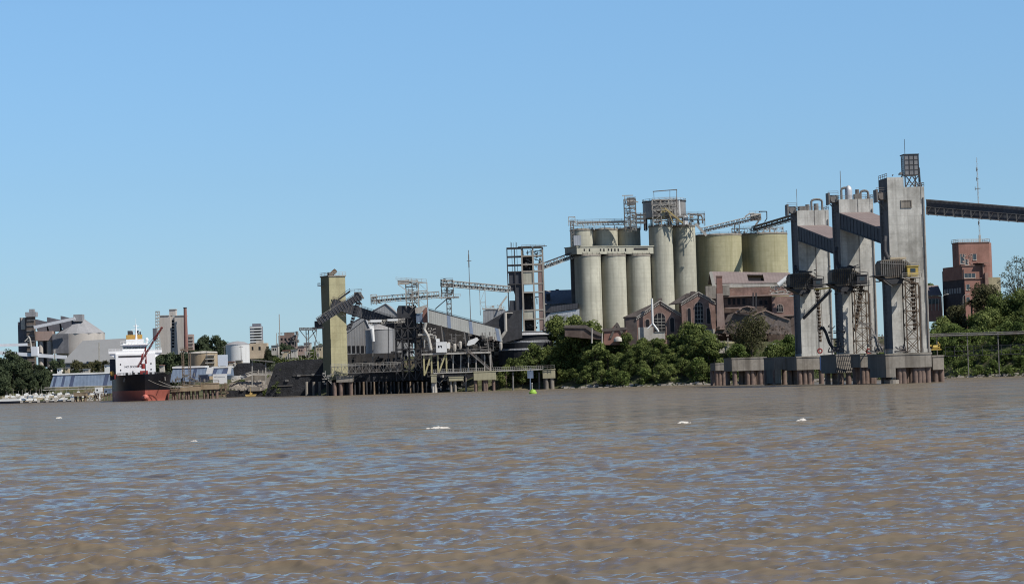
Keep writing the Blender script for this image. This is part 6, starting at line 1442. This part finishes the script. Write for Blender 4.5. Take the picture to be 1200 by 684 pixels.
# ================================================================== FAR LEFT PLANT
Y = 1640
t = T('storage_block', 'far grey concrete storage block with dark side at the left edge', 'building', tuple(at(28, 430, Y)))
mb = MB(); mb.pbox(21.5, 377, 34, 434, Y, 16); mb.pbox(23, 372, 31, 377 - .02, Y, 10); mb.build('wall', fardark, t)
mb = MB(); mb.pbox(24.5, 372, 29.5, 386, Y - 1, .9); mb.build('white_panel', plaster, t)
t = T('far_elevator', 'slim dark elevator tower with boxy head at the far left plant', 'tower', tuple(at(36, 430, Y)))
mb = MB(); mb.pbox(31.5, 371, 40.5, 434, Y - 6, 5); mb.build('shaft', mat('far_brown', (.16, .13, .11), var=.3, scale=.5, streak=.6), t)
mb = MB(); mb.pbox(29.5, 365.5, 42, 371, Y - 7, 7); mb.pbox(34, 362, 39.5, 365.4, Y - 6, 5); mb.build('head', fargrey, t)
mb = MB()
for k in range(9): mb.pbox(31.3, 375 + k * 6, 40.7, 375.6 + k * 6, Y - 6.6, .5)
mb.build('floor_band', fargrey, t)
t = T('pink_silo_block', 'far pinkish silo block with white round silos below', 'silo', tuple(at(50, 430, Y)))
mb = MB(); mb.pbox(41, 388, 61, 399, Y, 12); mb.build('head_house', farpink, t)
for x0, x1 in ((43.5, 50), (54, 61)):
    c = at((x0 + x1) / 2, 410, Y); mb = MB(); mb.lathe((c.x, Y + 3, 0), [((x1 - x0) / 2 * px2m(Y), 15), ((x1 - x0) / 2 * px2m(Y), Z(50, 399.2, Y))], 24); mb.build('silo', farconc, t, smooth=True)
mb = MB(); mb.pbox(50, 399.2, 54, 430, Y + 3, 4); mb.build('recess', hole, t)
for k, (x0, x1, y0, y1) in enumerate(((41.5, 54, 374, 381.5), (55, 69, 371.5, 380), (71, 83, 370, 379))):
    mb = MB(); mb.ppoly([(x0, y0), (x1, y0 + 3), (x1 + 1, y1 + 8), (x0 + 3, y1 + 8), (x0, y1)], Y + 8, 9); mb.thing('roof_hood', fardark, ('leftmost', 'middle', 'rightmost')[k] + ' dark roof hood behind the inclined pale conveyor', 'roof hood', group='dark roof hoods of the far left plant')
mb = MB(); mb.pbar(40, 383.5, 88, 373, Y - 9, 2.2, h=1.9); mb.thing('far_inclined_conveyor', mat('pale_sheet', (.62, .63, .66), var=.05, streak=.15), 'pale inclined conveyor rising right to the cone roofed silo', 'conveyor')
c = at(89.7, 400, Y); rr = 28.6 * px2m(Y)
t = T('cone_roof_silo', 'big far round silo with grey cone roof and box on the peak', 'silo', (c.x, Y + rr, 15))
mb = MB(); mb.lathe((c.x, Y + rr, 0), [(rr, 12), (rr, Z(90, 390.5, Y))], 40); mb.build('wall', farconc, t, smooth=True)
mb = MB(); mb.lathe((c.x, Y + rr, Z(90, 390.5, Y)), [(rr + .5, .003), (rr * .12, Z(90, 375.5, Y) - Z(90, 390.5, Y) + 2)], 12); mb.build('roof', fargrey, t)
mb = MB(); mb.pbox(86, 368.3, 96.5, 376.5, Y + 8, 8); mb.build('peak_house', fargrey, t)
mb = MB(); mb.pbox(61.5, 391, 80, 414, Y - 2, 6); mb.thing('grey_wall_block', mat('far_slate', (.17, .17, .185), streak=.3), 'flat dark grey block left of the cone roofed silo wall', 'building')
t = T('far_horizontal_conveyor', 'upper far pale conveyor entering from the left edge', 'conveyor', tuple(at(10, 405, Y - 20)))
mb = MB(); a, b = at(-60, 406.5, Y - 20), at(32, 403.5, Y - 20); mb.bar(a, b, 2.2, 1.7); mb.build('casing', mat('far_white_sheet', (.72, .74, .78), var=.05, streak=.15), t)
t = T('far_horizontal_conveyor', 'lower far pale conveyor running right to the big grey roof', 'conveyor', tuple(at(40, 415, Y - 22)))
mb = MB(); a, b = at(-60, 409, Y - 22), at(78, 418.5, Y - 22); mb.bar(a, b, 2.4, 2.2); mb.build('casing', MATS['far_white_sheet'], t)
mb = MB(); mb.pbox(36.5, 406, 44, 417, Y - 25, 5); mb.thing('transfer_box', MATS['far_white_sheet'], 'pale square transfer box on the lower far conveyor', 'box')
mb = MB(); mb.pipe([at(33, 394, Y - 20), at(35, 397, Y - 20), at(36, 403, Y - 20), at(37, 412, Y - 20)], .6); mb.pbar(29, 400, 34, 395, Y - 20, .7); mb.thing('far_chute', lsteel, 'curved pale chute at the foot of the far elevator tower', 'chute')
for px, y0 in ((64, 409), (116, 401.5)):
    mb = MB(); mb.pbar(px, y0, px, 432, Y - 45, .8); mb.thing('lamp_mast', lsteel, 'slim pale mast ' + ('by the lower far conveyor' if px < 100 else 'before the big grey roof'), 'mast')
Yg = 1600
t = T('big_grey_shed', 'huge grey roofed storage shed left of the ship bridge', 'shed', tuple(at(110, 430, Yg)))
a, b, c, d = at(73, 424.5, Yg), at(160, 424.5, Yg), at(160, 395.5, Yg + 14), at(97, 399, Yg + 14)
mb = MB(); th_ = Vector((0, 0, -.6)); mb.hexa([a + th_, b + th_, c + th_, d + th_, a, b, c, d]); mb.build('roof', mat('big_grey_roof', (.25, .255, .26), var=.06, scale=.06, streak=.1, rough=.75), t)
mb = MB(); mb.box(a.x + 2, b.x, Yg + 1.5, Yg + 13, 12, a.z - .61 + .0); mb.prism([(d.x, d.y - .6, d.z - .7), (a.x + 2, Yg + 1.5, a.z - .5), (a.x + 2, Yg + 14, a.z - .5)], (2, 0, 0)); mb.build('wall', fargrey, t)
# building with stair shaft and chimney
Y = 1560
t = T('tall_concrete_block', 'tall windowless concrete block with central stair windows above the ship', 'building', tuple(at(202, 410, Y)))
mb = MB(); mb.pbox(187.5, 370, 200, 415, Y, 14); mb.pbox(205, 370, 216, 415, Y, 14); mb.pbox(200.01, 370.8, 204.99, 415, Y + 1.2, 11); mb.pbox(198.3, 362.8, 205.8, 369.95, Y + 1, 6); mb.build('wall', farconc, t)
mb = MB(); mb.pbox(187, 369.2, 198.2, 369.95, Y - .4, 15); mb.pbox(205.9, 369.2, 216.3, 369.95, Y - .4, 15); mb.pbox(197.9, 362, 206.2, 362.75, Y + .6, 7); mb.build('coping', farconc, t)
for k in range(9):
    mb = MB(); mb.pbox(201.4, 375 + k * 3.7, 204.2, 377.6 + k * 3.7, Y + 1.12, .07); mb.build('stair_window', hole, t)
mb = MB()
for x in (182.5, 185, 187): mb.pbar(x, 364.5, x, 410, Y - 2, .35)
for k in range(12): mb.pbar(182.5, 365 + k * 3.8, 187, 365 + k * 3.8, Y - 2, .6); mb.pbar(182.5, 365 + k * 3.8, 187, 368.8 + k * 3.8, Y - 2, .25)
mb.thing('scaffold_tower', lsteel, 'pale ladder like scaffold on the left side of the tall concrete block', 'scaffold')
mb = MB(); mb.pbox(179, 384.5, 183, 398, Y - 6, 5); mb.thing('dark_cabinet', fardark, 'dark upright box beside the pale scaffold', 'box')
t = T('slim_chimney', 'slim dark red brick chimney at the right edge of the tall concrete block', 'chimney', tuple(at(218, 410, Y - 5)))
mb = MB(); c = at(218.3, 412, Y - 5); mb.tube(c, (c.x, c.y, Z(218, 361, Y - 5)), 1.35, .95, 16); mb.build('shaft', farbrick, t, smooth=True)
mb = MB(); mb.tube((c.x, c.y, Z(218, 361, Y - 5)), (c.x, c.y, Z(218, 360, Y - 5)), 1.15, 1.15, 16); mb.build('rim', dark, t)
t = T('red_white_house', 'narrow pinkish house with pale balconies right of the slim chimney', 'house', tuple(at(223, 408, Y)))
mb = MB(); mb.pbox(220.5, 391.5, 225.8, 410, Y, 8); mb.build('wall', farpink, t)
for k in range(4):
    mb = MB(); mb.pbox(220.8, 393.5 + k * 4, 226.6, 394.6 + k * 4, Y - 1.2, 1.15); mb.build('balcony', plaster, t)
# tanks and houses right of the ship
Y = 1420; c = at(236, 420, Y); rr = 17 * px2m(Y)
t = T('tan_tank', 'wide low tan round tank behind the lattice posts', 'tank', (c.x, Y + rr, 15))
mb = MB(); mb.lathe((c.x, Y + rr, 0), [(rr, 10), (rr, Z(236, 413.5, Y))], 32); mb.build('shell', mat('tan_shell', (.42, .33, .22), var=.15, streak=.5), t, smooth=True)
mb = MB(); mb.lathe((c.x, Y + rr, Z(236, 413.5, Y)), [(rr + .3, .002), (rr * .95, .7), (.5, 1.2)], 32); mb.build('roof', plaster, t)
t = T('veranda_house', 'pale house with veranda bands touching the tan round tank', 'house', tuple(at(247, 428, Y - 6)))
mb = MB(); mb.pbox(241, 416, 251, 430, Y - 6, 6); mb.build('wall', cream, t)
for k in range(3):
    mb = MB(); mb.pbox(240.5, 415.5 + k * 4.4, 252, 416.6 + k * 4.4, Y - 8, 1.9); mb.build('veranda', plaster, t)
mb = MB(); mb.pbox(243, 421.5, 249, 424, Y - 6.07, .06); mb.build('window', hole, t)
mb = MB(); mb.pbox(255.2, 415.5, 266.8, 428.5, 1390, .6); mb.pbar(257, 428, 257, 436, 1390, .4); mb.pbar(265, 428, 265, 436, 1390, .4); mb.thing('blank_panel', mat('pale_blue_panel', (.62, .68, .76), var=.03, streak=.05), 'blank pale blue white panel left of the white tank', 'panel')
Y = 1480; c = at(277, 410, Y); rr = 14 * px2m(Y)
t = T('white_tank', 'large white round tank with shallow grey roof behind the trees', 'tank', (c.x, Y + rr, 15))
mb = MB(); mb.lathe((c.x, Y + rr, 0), [(rr, 10), (rr, Z(277, 403.5, Y))], 40); mb.build('shell', mat('tank_white', (.66, .66, .65), var=.05, streak=.3), t, smooth=True)
mb = MB(); mb.lathe((c.x, Y + rr, Z(277, 403.5, Y)), [(rr + .2, .002), (rr * .6, 1.5), (.3, 2.1)], 40); mb.build('roof', fargrey, t, smooth=True)
Y = 1900
t = T('apartment_tower', 'far striped apartment tower with white floor bands', 'building', tuple(at(300, 410, Y)))
mb = MB(); mb.pbox(293, 382, 306.5, 412, Y, 12); mb.pbox(295.5, 379, 305, 381.9, Y + 2, 8); mb.build('wall', mat('apt_grey', (.22, .22, .25), streak=.2), t)
for k in range(7):
    mb = MB(); mb.pbox(293, 383 + k * 3.3, 306.8, 384.3 + k * 3.3, Y - 1, .95); mb.build('floor_band', white, t)
for k in range(6):
    mb = MB(); mb.pbox(298, 384.4 + k * 3.3, 305, 386.2 + k * 3.3, Y - .5, .45); mb.build('window_band', hole, t)
t = T('cream_house', 'cream block with pinkish side below the striped apartment tower', 'house', tuple(at(302, 418, 1600)))
mb = MB(); mb.pbox(292, 402, 313, 420, 1600, 10); mb.build('wall', mat('warm_cream', (.55, .44, .32), streak=.2), t)
mb = MB(); mb.pbox(300, 398.5, 308, 401.9, 1601, 5); mb.build('roof_room', plaster, t)
mb = MB(); mb.pbox(295, 406, 297, 410, 1599.93, .06); mb.pbox(303, 406, 305.5, 410, 1599.93, .06); mb.build('window', hole, t)
Y = 1700
t = T('brown_block', 'brown apartment block with roof scaffolding left of the lattice gantry', 'building', tuple(at(336, 415, Y)))
mb = MB(); mb.pbox(326.5, 392.5, 347, 415, Y, 12); mb.pbox(333, 389.5, 344, 392.4, Y + 1, 8); mb.build('wall', mat('brown_render', (.26, .19, .165), var=.2, scale=.3, streak=.4), t)
for r_ in range(3):
    for k in range(4):
        mb = MB(); mb.pbox(329 + k * 4.4, 396 + r_ * 5, 331.2 + k * 4.4, 398.6 + r_ * 5, Y - .07, .06); mb.build('window', hole, t)
mb = MB(); mb.rail([at(326, 392, Y), at(348, 391, Y)], 1.2, 2, .2); mb.clutter(at(340, 392, Y).x, at(350, 392, Y).x, Y - 3, Y, Z(345, 408, Y), Z(345, 390, Y), 16, random.Random(2), 1.2); mb.build('scaffolding', steel, t)
mb = MB(); c = at(328.3, 410, 1690); mb.bar(c, (c.x, c.y, Z(328, 368, 1690)), .5); mb.bar(at(324, 408, 1690), at(324, 390, 1690), .4); mb.thing('antenna_mast', lsteel, 'thin antenna mast at the left corner of the brown block', 'mast', base=tuple(c))
for k, (x0, x1, y0, y1, m_, lab) in enumerate(((370.5, 378, 405, 421, cream, 'cream house just left of the yellowed tower'), (349, 357, 406, 416, farpink, 'pinkish low house right of the brown block'), (318, 326, 405, 416, plaster, 'pale house left of the brown block'), (356, 364, 402, 414, plaster, 'pale house seen behind the lattice gantry'))):
    t = T('hill_house', lab, 'house', tuple(at(x0, y1, 1500)))
    mb = MB(); mb.pbox(x0, y0, x1, y1, 1500 + k * 5, 8); mb.build('wall', m_, t); mb = MB(); mb.pbox(x0 - .3, y0 - .7, x1 + .3, y0 - .02, 1499.5 + k * 5, 9); mb.build('roof', fargrey, t)
    mb = MB(); mb.pbox(x0 + 1.5, y0 + 3, x0 + 3, y0 + 5.5, 1499.93 + k * 5, .06); mb.pbox(x0 + 4.2, y0 + 3, x0 + 5.4, y0 + 5.5, 1499.93 + k * 5, .06); mb.build('window', hole, t)

# ================================================================== VEGETATION
g = random.Random(77)
def X_(px, Y): return at(px, 400, Y).x
# thicket between the piers, three rows up the slope
sp = []
for row, (off, n, s0) in enumerate(((9, 22, .62), (20, 22, .95), (33, 20, 1.0))):
    for k in range(n):
        px = 652 + (838 - 652) * (k + g.uniform(.1, .9)) / n; x = X_(px, 1075)
        s = s0 * g.uniform(.8, 1.15)
        if row == 2: s *= 1.3 if px < 708 else 1.0 if px < 725 or px > 800 else .66
        if row == 1 and 730 < px < 800: s *= .8
        if row == 1 and px < 712: s *= 1.3
        sp.append((x, shoreY(x) + off + g.uniform(-4, 4), s))
trees('thicket', sp, 'dark bushy tree in the dense bank thicket between the old pier and the tower pier', 'thicket trees below the silos', seeds=(1, 2, 3, 4, 5), hgt=11.5, spread=4.6, nb=17)
for px, off, s, lab in ((672, 22, 1.15, 'tallest dark green tree at the left end of the thicket, beside the old pier'),):
    x = X_(px, 1090); p = tree_proto('bushy_tree', lab, leafA, 15, 7.5, 99, nb=22); p.location = (x, shoreY(x) + off, groundZ(x, shoreY(x) + off) - .5)
for px, off, s, lab, lf in ((812, 7, .8, 'bright green bush low on the bank left of the smallest platform', leafB), (712, 4, .45, 'small fresh green bush at the waterline below the thicket, left one', leafB), (730, 4, .4, 'small fresh green bush at the waterline below the thicket, middle one', leafB), (752, 4, .5, 'small fresh green bush at the waterline below the thicket, right one', leafB)):
    x = X_(px, 1060); p = tree_proto('bush', lab, lf, 8 * s + 3, 5.5 * s + 1, int(px), low=.05, nb=14, cat='bush'); y = shoreY(x) + off; p.location = (x, y, groundZ(x, y) - .4)
# trees under the ruins
for px, Yt, pyt, pyb, sprd, lf, lab, dn in ((880, 1048, 370, 419, 10.0, leafC, 'brownish olive tree before the ruined hall', 20), (924, 1035, 392, 420, 5.0, leafB, 'fresh green tree at the left foot of the leftmost tower', 46), (864, 1035, 404, 420, 4.2, leafB, 'fresh green shrub left under the brownish tree', 46), (906, 1030, 404, 420, 4.4, leafA, 'dark green shrub right under the brownish tree', 46), (830, 1050, 392, 420, 3.6, leafA, 'dark slender tree beside the pale panel', 46)):
    zt_, zb_ = Z(px, pyt, Yt), Z(px, pyb, Yt); p = tree_proto('tree', lab, lf, (zt_ - zb_) * .98, sprd, int(px), nb=24, dens=dn, low=.2, size=.36); p.location = (X_(px, Yt), Yt, zb_)
sp = [(X_(px, 1030), 1032 + g.uniform(-6, 8), g.uniform(.6, 1)) for px in np.linspace(838, 945, 16)]
trees('under', sp, 'low green shrub on the bank behind the tower pier', 'shrubs behind the tower pier', 'shrub', leafB, (31, 32, 33), 5.5, 3.6, nb=12, low=.05, cat='shrub')
sp = [(X_(px, 1005), shoreY(X_(px, 1005)) + 12 + g.uniform(0, 14), g.uniform(.7, 1)) for px in np.linspace(940, 1100, 18)]
trees('under2', sp, 'green shrub glimpsed between the loading towers', 'shrubs glimpsed between the loading towers', 'shrub', leafB, (36, 37), 7, 4, nb=12, low=.05, cat='shrub')
# right bank
sp = []
for off, n, s0 in ((7, 9, .45), (16, 9, .6), (30, 9, .8)):
    for k in range(n):
        px = 1108 + 130 * (k + g.uniform(.1, .9)) / n; x = X_(px, 950); sp.append((x, shoreY(x) + off + g.uniform(-3, 3), s0 * g.uniform(.8, 1.15)))
trees('rbank', sp, 'fresh green shrub on the right bank around the pipe bridge', 'shrubs on the right bank', 'shrub', leafB, (41, 42, 43, 44), 8.5, 4.8, nb=14, low=.05, cat='shrub')
for px, Yt, pyt, pyb, sprd, lf, lab in ((1158, 1000, 333, 402, 8.5, leafC, 'broad olive green tree right of the brick building'), (1178, 990, 345, 405, 8.5, leafA, 'dark green tree under the tall airy tree'), (1200, 985, 338, 405, 9, leafA, 'dark green tree cut by the right edge of the photo'), (1122, 1010, 357, 395, 5.2, leafC, 'olive tree in front of the dark side of the brick building'), (1106, 1000, 372, 402, 5, leafA, 'dark tree in front of the low brick building'), (1145, 990, 368, 404, 5, leafA, 'dark tree below the palm'), (1162, 985, 362, 402, 7, leafA, 'dark rounded tree between the palm and the right edge'), (1219, 985, 330, 405, 9, leafA, 'dark tree just past the right edge')):
    zt_, zb_ = Z(px, pyt, Yt), Z(px, pyb, Yt); p = tree_proto('tree', lab, lf, (zt_ - zb_) * 1.0, sprd, int(px) + 3, nb=24, dens=40, low=.2); p.location = (X_(px, Yt), Yt, zb_)
# tall airy tree at the right
Yt = 1000; zb_ = Z(1190, 400, Yt); c = Vector((X_(1192, Yt), Yt, zb_)); t = T('airy_tree', 'tall airy grey green tree with open branches at the right edge', 'tree', tuple(c))
r = random.Random(8); tr = MB(); cr_ = MB(); blobs = []
tr.tube(c, c + Vector((1, 0, 20)), .5, .3, 8)
for dx, py, rad in ((-6.0, 330, 1.3), (-4.6, 322, 1.6), (-2.8, 315, 1.6), (-1.2, 309, 1.5), (1.0, 304, 1.9), (-4.4, 334, 1.4), (-1.6, 324, 2.0), (1.2, 316, 2.2), (-2.2, 333, 1.8), (1.4, 327, 2.2), (3.5, 306, 2.0), (4.5, 315, 2.2), (-.4, 340, 2.4), (3.2, 334, 2.6), (-3.4, 343, 1.8), (6, 322, 2.5)):
    p = Vector((c.x + dx, c.y + r.uniform(-2.5, 2.5), Z(1190, py, Yt))); blobs.append((p, rad)); tr.tube(c + Vector((.9, 0, 14 + r.uniform(0, 5))), p, .2, .07, 5, False)
tr.build('trunk', bark, t); cr_.v, cr_.f = leafmesh(blobs, 34, .3, r); cr_.build('crown', leaf_mat('leaf_greyish', (.06, .07, .045), (.11, .12, .08), (.18, .19, .13)), t)
# palm
Yt = 1000; c = Vector((X_(1140, Yt), Yt, Z(1140, 392, Yt))); zt_ = Z(1140, 353, Yt); t = T('palm_tree', 'feathery palm tree in front of the red brick building', 'palm', tuple(c))
mb = MB(); mb.tube(c, (c.x, c.y, zt_), .4, .3, 10); mb.build('trunk', bark, t)
mb = MB()
for k in range(30):
    a = r.uniform(0, 6.283); up_ = r.uniform(-.3, 1.1); pts = []
    for j in range(7):
        s_ = j / 6 * 5.0; pts.append(Vector((c.x + math.cos(a) * s_ * math.cos(up_ * .6), c.y + math.sin(a) * s_ * math.cos(up_ * .6), zt_ + s_ * up_ * .75 - s_ * s_ * .16)))
    for j in range(6):
        p, q = pts[j], pts[j + 1]; sd = Vector((-math.sin(a), math.cos(a), 0))
        for m_ in range(3):
            b = p.lerp(q, m_ / 3)
            for sg in (-1, 1):
                tip = b + sd * sg * (1.0 - .1 * j) + (q - p) * .5 + Vector((0, 0, -.35)); mb.poly([b, b + (q - p) * .22, tip])
mb.build('fronds', leafC, t)
# far left bank trees
sp = []
for off, n, s0 in ((62, 11, .9), (76, 12, 1.0), (92, 11, 1.0)):
    for k in range(n):
        px = -30 + 96 * (k + g.uniform(.1, .9)) / n; x = X_(px, 1560); sp.append((x, shoreY(x) + off + g.uniform(-3, 3), s0 * g.uniform(.8, 1.15) * (.95 if px < 18 else .62)))
trees('farleft', sp, 'dark bluish green tree in the grove on the far left bank', 'grove on the far left bank', 'bushy_tree', leafD, (51, 52, 53, 54), 15, 6.5, nb=16, size=.6, dens=24)
sp = [(X_(px, 1590), 1585 + g.uniform(-4, 4), g.uniform(.5, .8)) for px in (88, 94, 101, 107, 113, 119, 125)]
trees('graysh', sp, 'low olive tree in front of the big grey shed', 'low trees before the big grey shed', 'bushy_tree', leafC, (56, 57), 12, 5.5, nb=14, size=.6, dens=22)
sp = [(X_(px, 1500), 1485 + g.uniform(-8, 12), g.uniform(.8, 1.1)) for px in (186, 190, 194, 199, 203, 207, 212, 217, 222)]
trees('behindship', sp, 'dark green tree in the row right behind the ship bridge', 'row of trees behind the ship', 'bushy_tree', leafD, (61, 62, 63), 21, 6, nb=18, size=.6, dens=24)
sp = [(X_(px, 1600), 1600 + g.uniform(-8, 12), g.uniform(.8, 1.15)) for px in (224, 229, 234, 239, 244, 249, 253, 257, 262)]
trees('ridge', sp, 'dark green tree on the ridge between the slim chimney and the white tank', 'ridge trees left of the white tank', 'bushy_tree', leafD, (66, 67), 17, 5.5, nb=16, size=.6, dens=24)
sp = [(X_(px, 1420), 1412 + g.uniform(-5, 5), g.uniform(.7, 1.0)) for px in (285, 289, 293, 298, 302, 306, 310)]
trees('gardens', sp, 'green garden tree right of the white tank', 'garden trees right of the white tank', 'bushy_tree', leafA, (71, 72), 12, 5, nb=16, size=.5, dens=28)
sp = [(X_(px, 1380), 1300 + g.uniform(-5, 60), g.uniform(.6, 1.0)) for px in (320, 325, 330, 336, 341, 347, 352, 358, 363, 369, 374)]
trees('town', sp, 'green tree in the gardens above the dark bulkhead', 'garden trees above the dark bulkhead', 'bushy_tree', leafA, (76, 77), 9, 4, nb=14, size=.5, dens=28)
# dark cypress
c = Vector((X_(313.5, 1390), 1390, Z(313, 424, 1390))); t = T('conical_tree', 'dark narrow conical tree above the canopy frame', 'tree', tuple(c)); H_ = Z(313, 404.5, 1390) - c.z
mb = MB(); mb.tube(c, c + Vector((0, 0, H_ * .7)), .3, .1, 6); mb.build('trunk', bark, t)
mb = MB(); mb.v, mb.f = leafmesh([(c + Vector((0, 0, H_ * k / 9)), 2.6 * (1.08 - k / 9.0) + .3) for k in range(9)], 90, .3, r); mb.build('crown', leaf_mat('leaf_black', (.02, .025, .015), (.03, .04, .02), (.05, .06, .03)), t)
# tiny trees behind the low house on the right and shrubs behind old pier
sp = [(X_(px, 1110), 1109 + g.uniform(-2, 3), g.uniform(.7, 1.05)) for px in (592, 598, 604, 611, 617, 623, 629, 636, 643)]
trees('pierback', sp, 'dark tree between the dark domed store and the pier walkway', 'trees behind the pier walkway', 'bushy_tree', leafA, (81, 82, 83), 15, 4.6, nb=17)
x = X_(1092, 1150); p = tree_proto('tree', 'small dark tree showing above the grey roof right of the nearest tower', leafA, 8, 3.6, 404, nb=14); p.location = (x, 1150, Z(1097, 352, 1150))
# undergrowth and waterline litter
r = random.Random(12); mb = MB(); bl = []
for k in range(520):
    x = r.uniform(18, 215); o_ = r.uniform(3, 46) if x < 120 or x > 150 else r.uniform(3, 30); y = shoreY(x) + o_
    bl.append((Vector((x, y, groundZ(x, y) + .3)), r.uniform(1.0, 2.4)))
for k in range(420):
    x = r.uniform(148, 235); y = shoreY(x) + r.uniform(2, 50)
    bl.append((Vector((x, y, groundZ(x, y) + .5)), r.uniform(1.2, 2.6)))
mb.v, mb.f = leafmesh(bl, 16, .38, r, .8); o_ = mb.thing('undergrowth', leafB, 'tangled green undergrowth covering the river bank slopes', 'undergrowth'); o_['kind'] = 'stuff'
mb = MB(); bl = []
for k in range(200):
    x = r.uniform(-340, -100); y = shoreY(x) + r.uniform(62, 110); bl.append((Vector((x, y, groundZ(x, y) + .3)), r.uniform(1.5, 3.5)))
mb.v, mb.f = leafmesh(bl, 9, .6, r, .7); o_ = mb.thing('far_undergrowth', leafD, 'green undergrowth on the far left bank', 'undergrowth'); o_['kind'] = 'stuff'
mb = MB()
for k in range(420):
    x = r.uniform(20, 230); y = shoreY(x) + r.uniform(-.5, 3.5); z = groundZ(x, y); a = r.uniform(.15, .7); c = Vector((x, y, z + a * .3))
    mb.hexa([c + Vector((r.uniform(-.15, .15) + sx_ * a * 1.4, sy_ * a, sz_ * a * .6 + r.uniform(-.1, .1))) for sz_ in (-1, 1) for sx_, sy_ in ((-1, -1), (1, -1), (1, 1), (-1, 1))])
o_ = mb.thing('shore_rocks', stone, 'pale stones and litter along the waterline of the bank', 'stones'); o_['kind'] = 'stuff'

r = random.Random(55); bl = []
for k in range(60):
    px = r.uniform(322, 378); q_ = at(px, 424 - r.uniform(0, 4), 1222); bl.append((q_, r.uniform(.8, 1.8)))
for k in range(10):
    q_ = at(r.uniform(312, 330), r.uniform(430, 460), 1213); bl.append((Vector((q_.x, 1214, q_.z)), r.uniform(.6, 1.3)))
mb = MB(); mb.v, mb.f = leafmesh(bl, 16, .35, r, .7); o_ = mb.thing('creepers', leafA, 'creepers and weeds growing along the edges of the dark bulkhead', 'creepers'); o_['kind'] = 'stuff'

# mooring lines of the ship
for k, (a_, b_) in enumerate((((174, 445, 1198), (213, 452, 1222)), ((186, 446, 1203), (226, 452, 1224)), ((150, 447, 1206), (100, 461, 1440)))):
    p, q = at(*a_), at(*b_); mb = MB(); pts = [p.lerp(q, j / 8) - Vector((0, 0, 1.6 * math.sin(math.pi * j / 8))) for j in range(9)]; mb.pipe(pts, .09, 5)
    mb.thing('mooring_line', lsteel, ('upper mooring line from the ship bow to the tan berth', 'lower mooring line from the ship side to the tan berth', 'mooring line from the ship bow to the left shore berth')[k], 'mooring line')
# foam of breaking wavelets
r = random.Random(9); mb = MB()
caps = [(513, 502, 24), (69, 490, 8), (800, 496, 16), (228, 518, 6), (940, 493, 4)]
for px, py, wpx in caps:
    d_ = _f + _r * ((px - 600) / 3000) + _u * ((342 - py) / 3000); tt = -CAM_H / d_.z; c = Vector((0, 0, CAM_H)) + d_ * tt; L = wpx / 3000 * c.y
    for j in range(int(5 + wpx * 1.1)):
        u_ = r.gauss(0, .26); x = c.x + u_ * L * .8; y = c.y + r.gauss(0, .25) + math.sin(u_ * 7 + px) * .35; a = r.uniform(.02, .07) * (1 + c.y / 300); z = .05 + r.uniform(.0, .09) * (1 - min(1, abs(u_) * 2))
        w1 = a * r.uniform(1, 4); mb.poly([(x - w1, y + r.uniform(-1, 1) * a, z - a * .3), (x - w1 * .2, y - a, z - a * .6), (x + w1, y + r.uniform(-1, 1) * a, z - a * .2), (x + w1 * .3, y + a, z + a * r.uniform(.5, 1.3)), (x - w1 * .5, y + a, z + a * r.uniform(.3, 1.0))])
o_ = mb.thing('foam', mat('foam', (.60, .57, .52), var=.05, streak=0), 'small scattered whitecaps of foam on the brown river', 'foam'); o_['kind'] = 'stuff'

g = random.Random(101)
sp = [(X_(px, 1590), 1588 + g.uniform(-8, 14), g.uniform(.7, 1.05)) for px in np.linspace(181, 264, 17)]
trees('ridge2', sp, 'dark green tree in the low belt under the tall concrete block', 'tree belt under the tall concrete block', 'bushy_tree', leafD, (86, 87, 88), 13, 5.5, nb=16, size=.6, dens=24)
sp = [(X_(px, 1660), 1655 + g.uniform(-10, 25), g.uniform(.75, 1.15)) for px in np.linspace(260, 380, 26)]
trees('ridge3', sp, 'green tree in the town belt around the cream and brown blocks', 'tree belt around the cream and brown blocks', 'bushy_tree', leafD, (91, 92, 93), 12, 5.5, nb=16, size=.6, dens=24)
for k, (x0, x1, y0, y1, m_, lab, Yh) in enumerate(((266, 274, 424, 431, plaster, 'low pale house below the white tank, left one', 1440), (276, 283, 422.5, 428, cream, 'low cream house below the white tank, right one', 1436), (331, 339, 411, 417, cream, 'tiny cream house below the brown block, left one', 1500), (341, 348, 410, 416, plaster, 'tiny pale house below the brown block, right one', 1498), (187, 192, 428, 433, plaster, 'tiny pale hut right of the ship bridge', 1470), (206, 212, 429, 433, cream, 'tiny cream hut above the shed right of the ship', 1466))):
    t = T('hill_house', lab, 'house', tuple(at(x0, y1, Yh)))
    mb = MB(); mb.pbox(x0, y0, x1, y1 + 3, Yh, 6); mb.build('wall', m_, t); mb = MB(); mb.pbox(x0 - .3, y0 - .8, x1 + .3, y0 - .02, Yh - .5, 7); mb.build('roof', fargrey if k % 2 else farbrick, t)
    mb = MB(); mb.pbox(x0 + 1, y0 + 1.6, x0 + 2.1, y0 + 3.2, Yh - .07, .06); mb.build('window', hole, t)
# wires and poles of the harbour
for k, (px, y0, y1, Yp_) in enumerate(((243, 412, 432, 1400), (263.5, 405, 432, 1405), (283, 405, 424, 1410), (346, 398, 420, 1240), (326, 402, 424, 1240))):
    mb = MB(); a = at(px, y1 + 6, Yp_); b = at(px, y0, Yp_); mb.tube(a, (a.x, a.y, b.z), .22, .16, 6); mb.bar((a.x - 1.2, a.y, b.z - .6), (a.x + 1.2, a.y, b.z - .6), .2)
    mb.thing('utility_pole', steel, ('pole beside the tan round tank', 'pole just left of the white tank', 'pole in front of the white tank right edge', 'pole on the dark bulkhead near the lattice gantry', 'pole on the dark bulkhead near its left end')[k], 'pole', base=tuple(a))
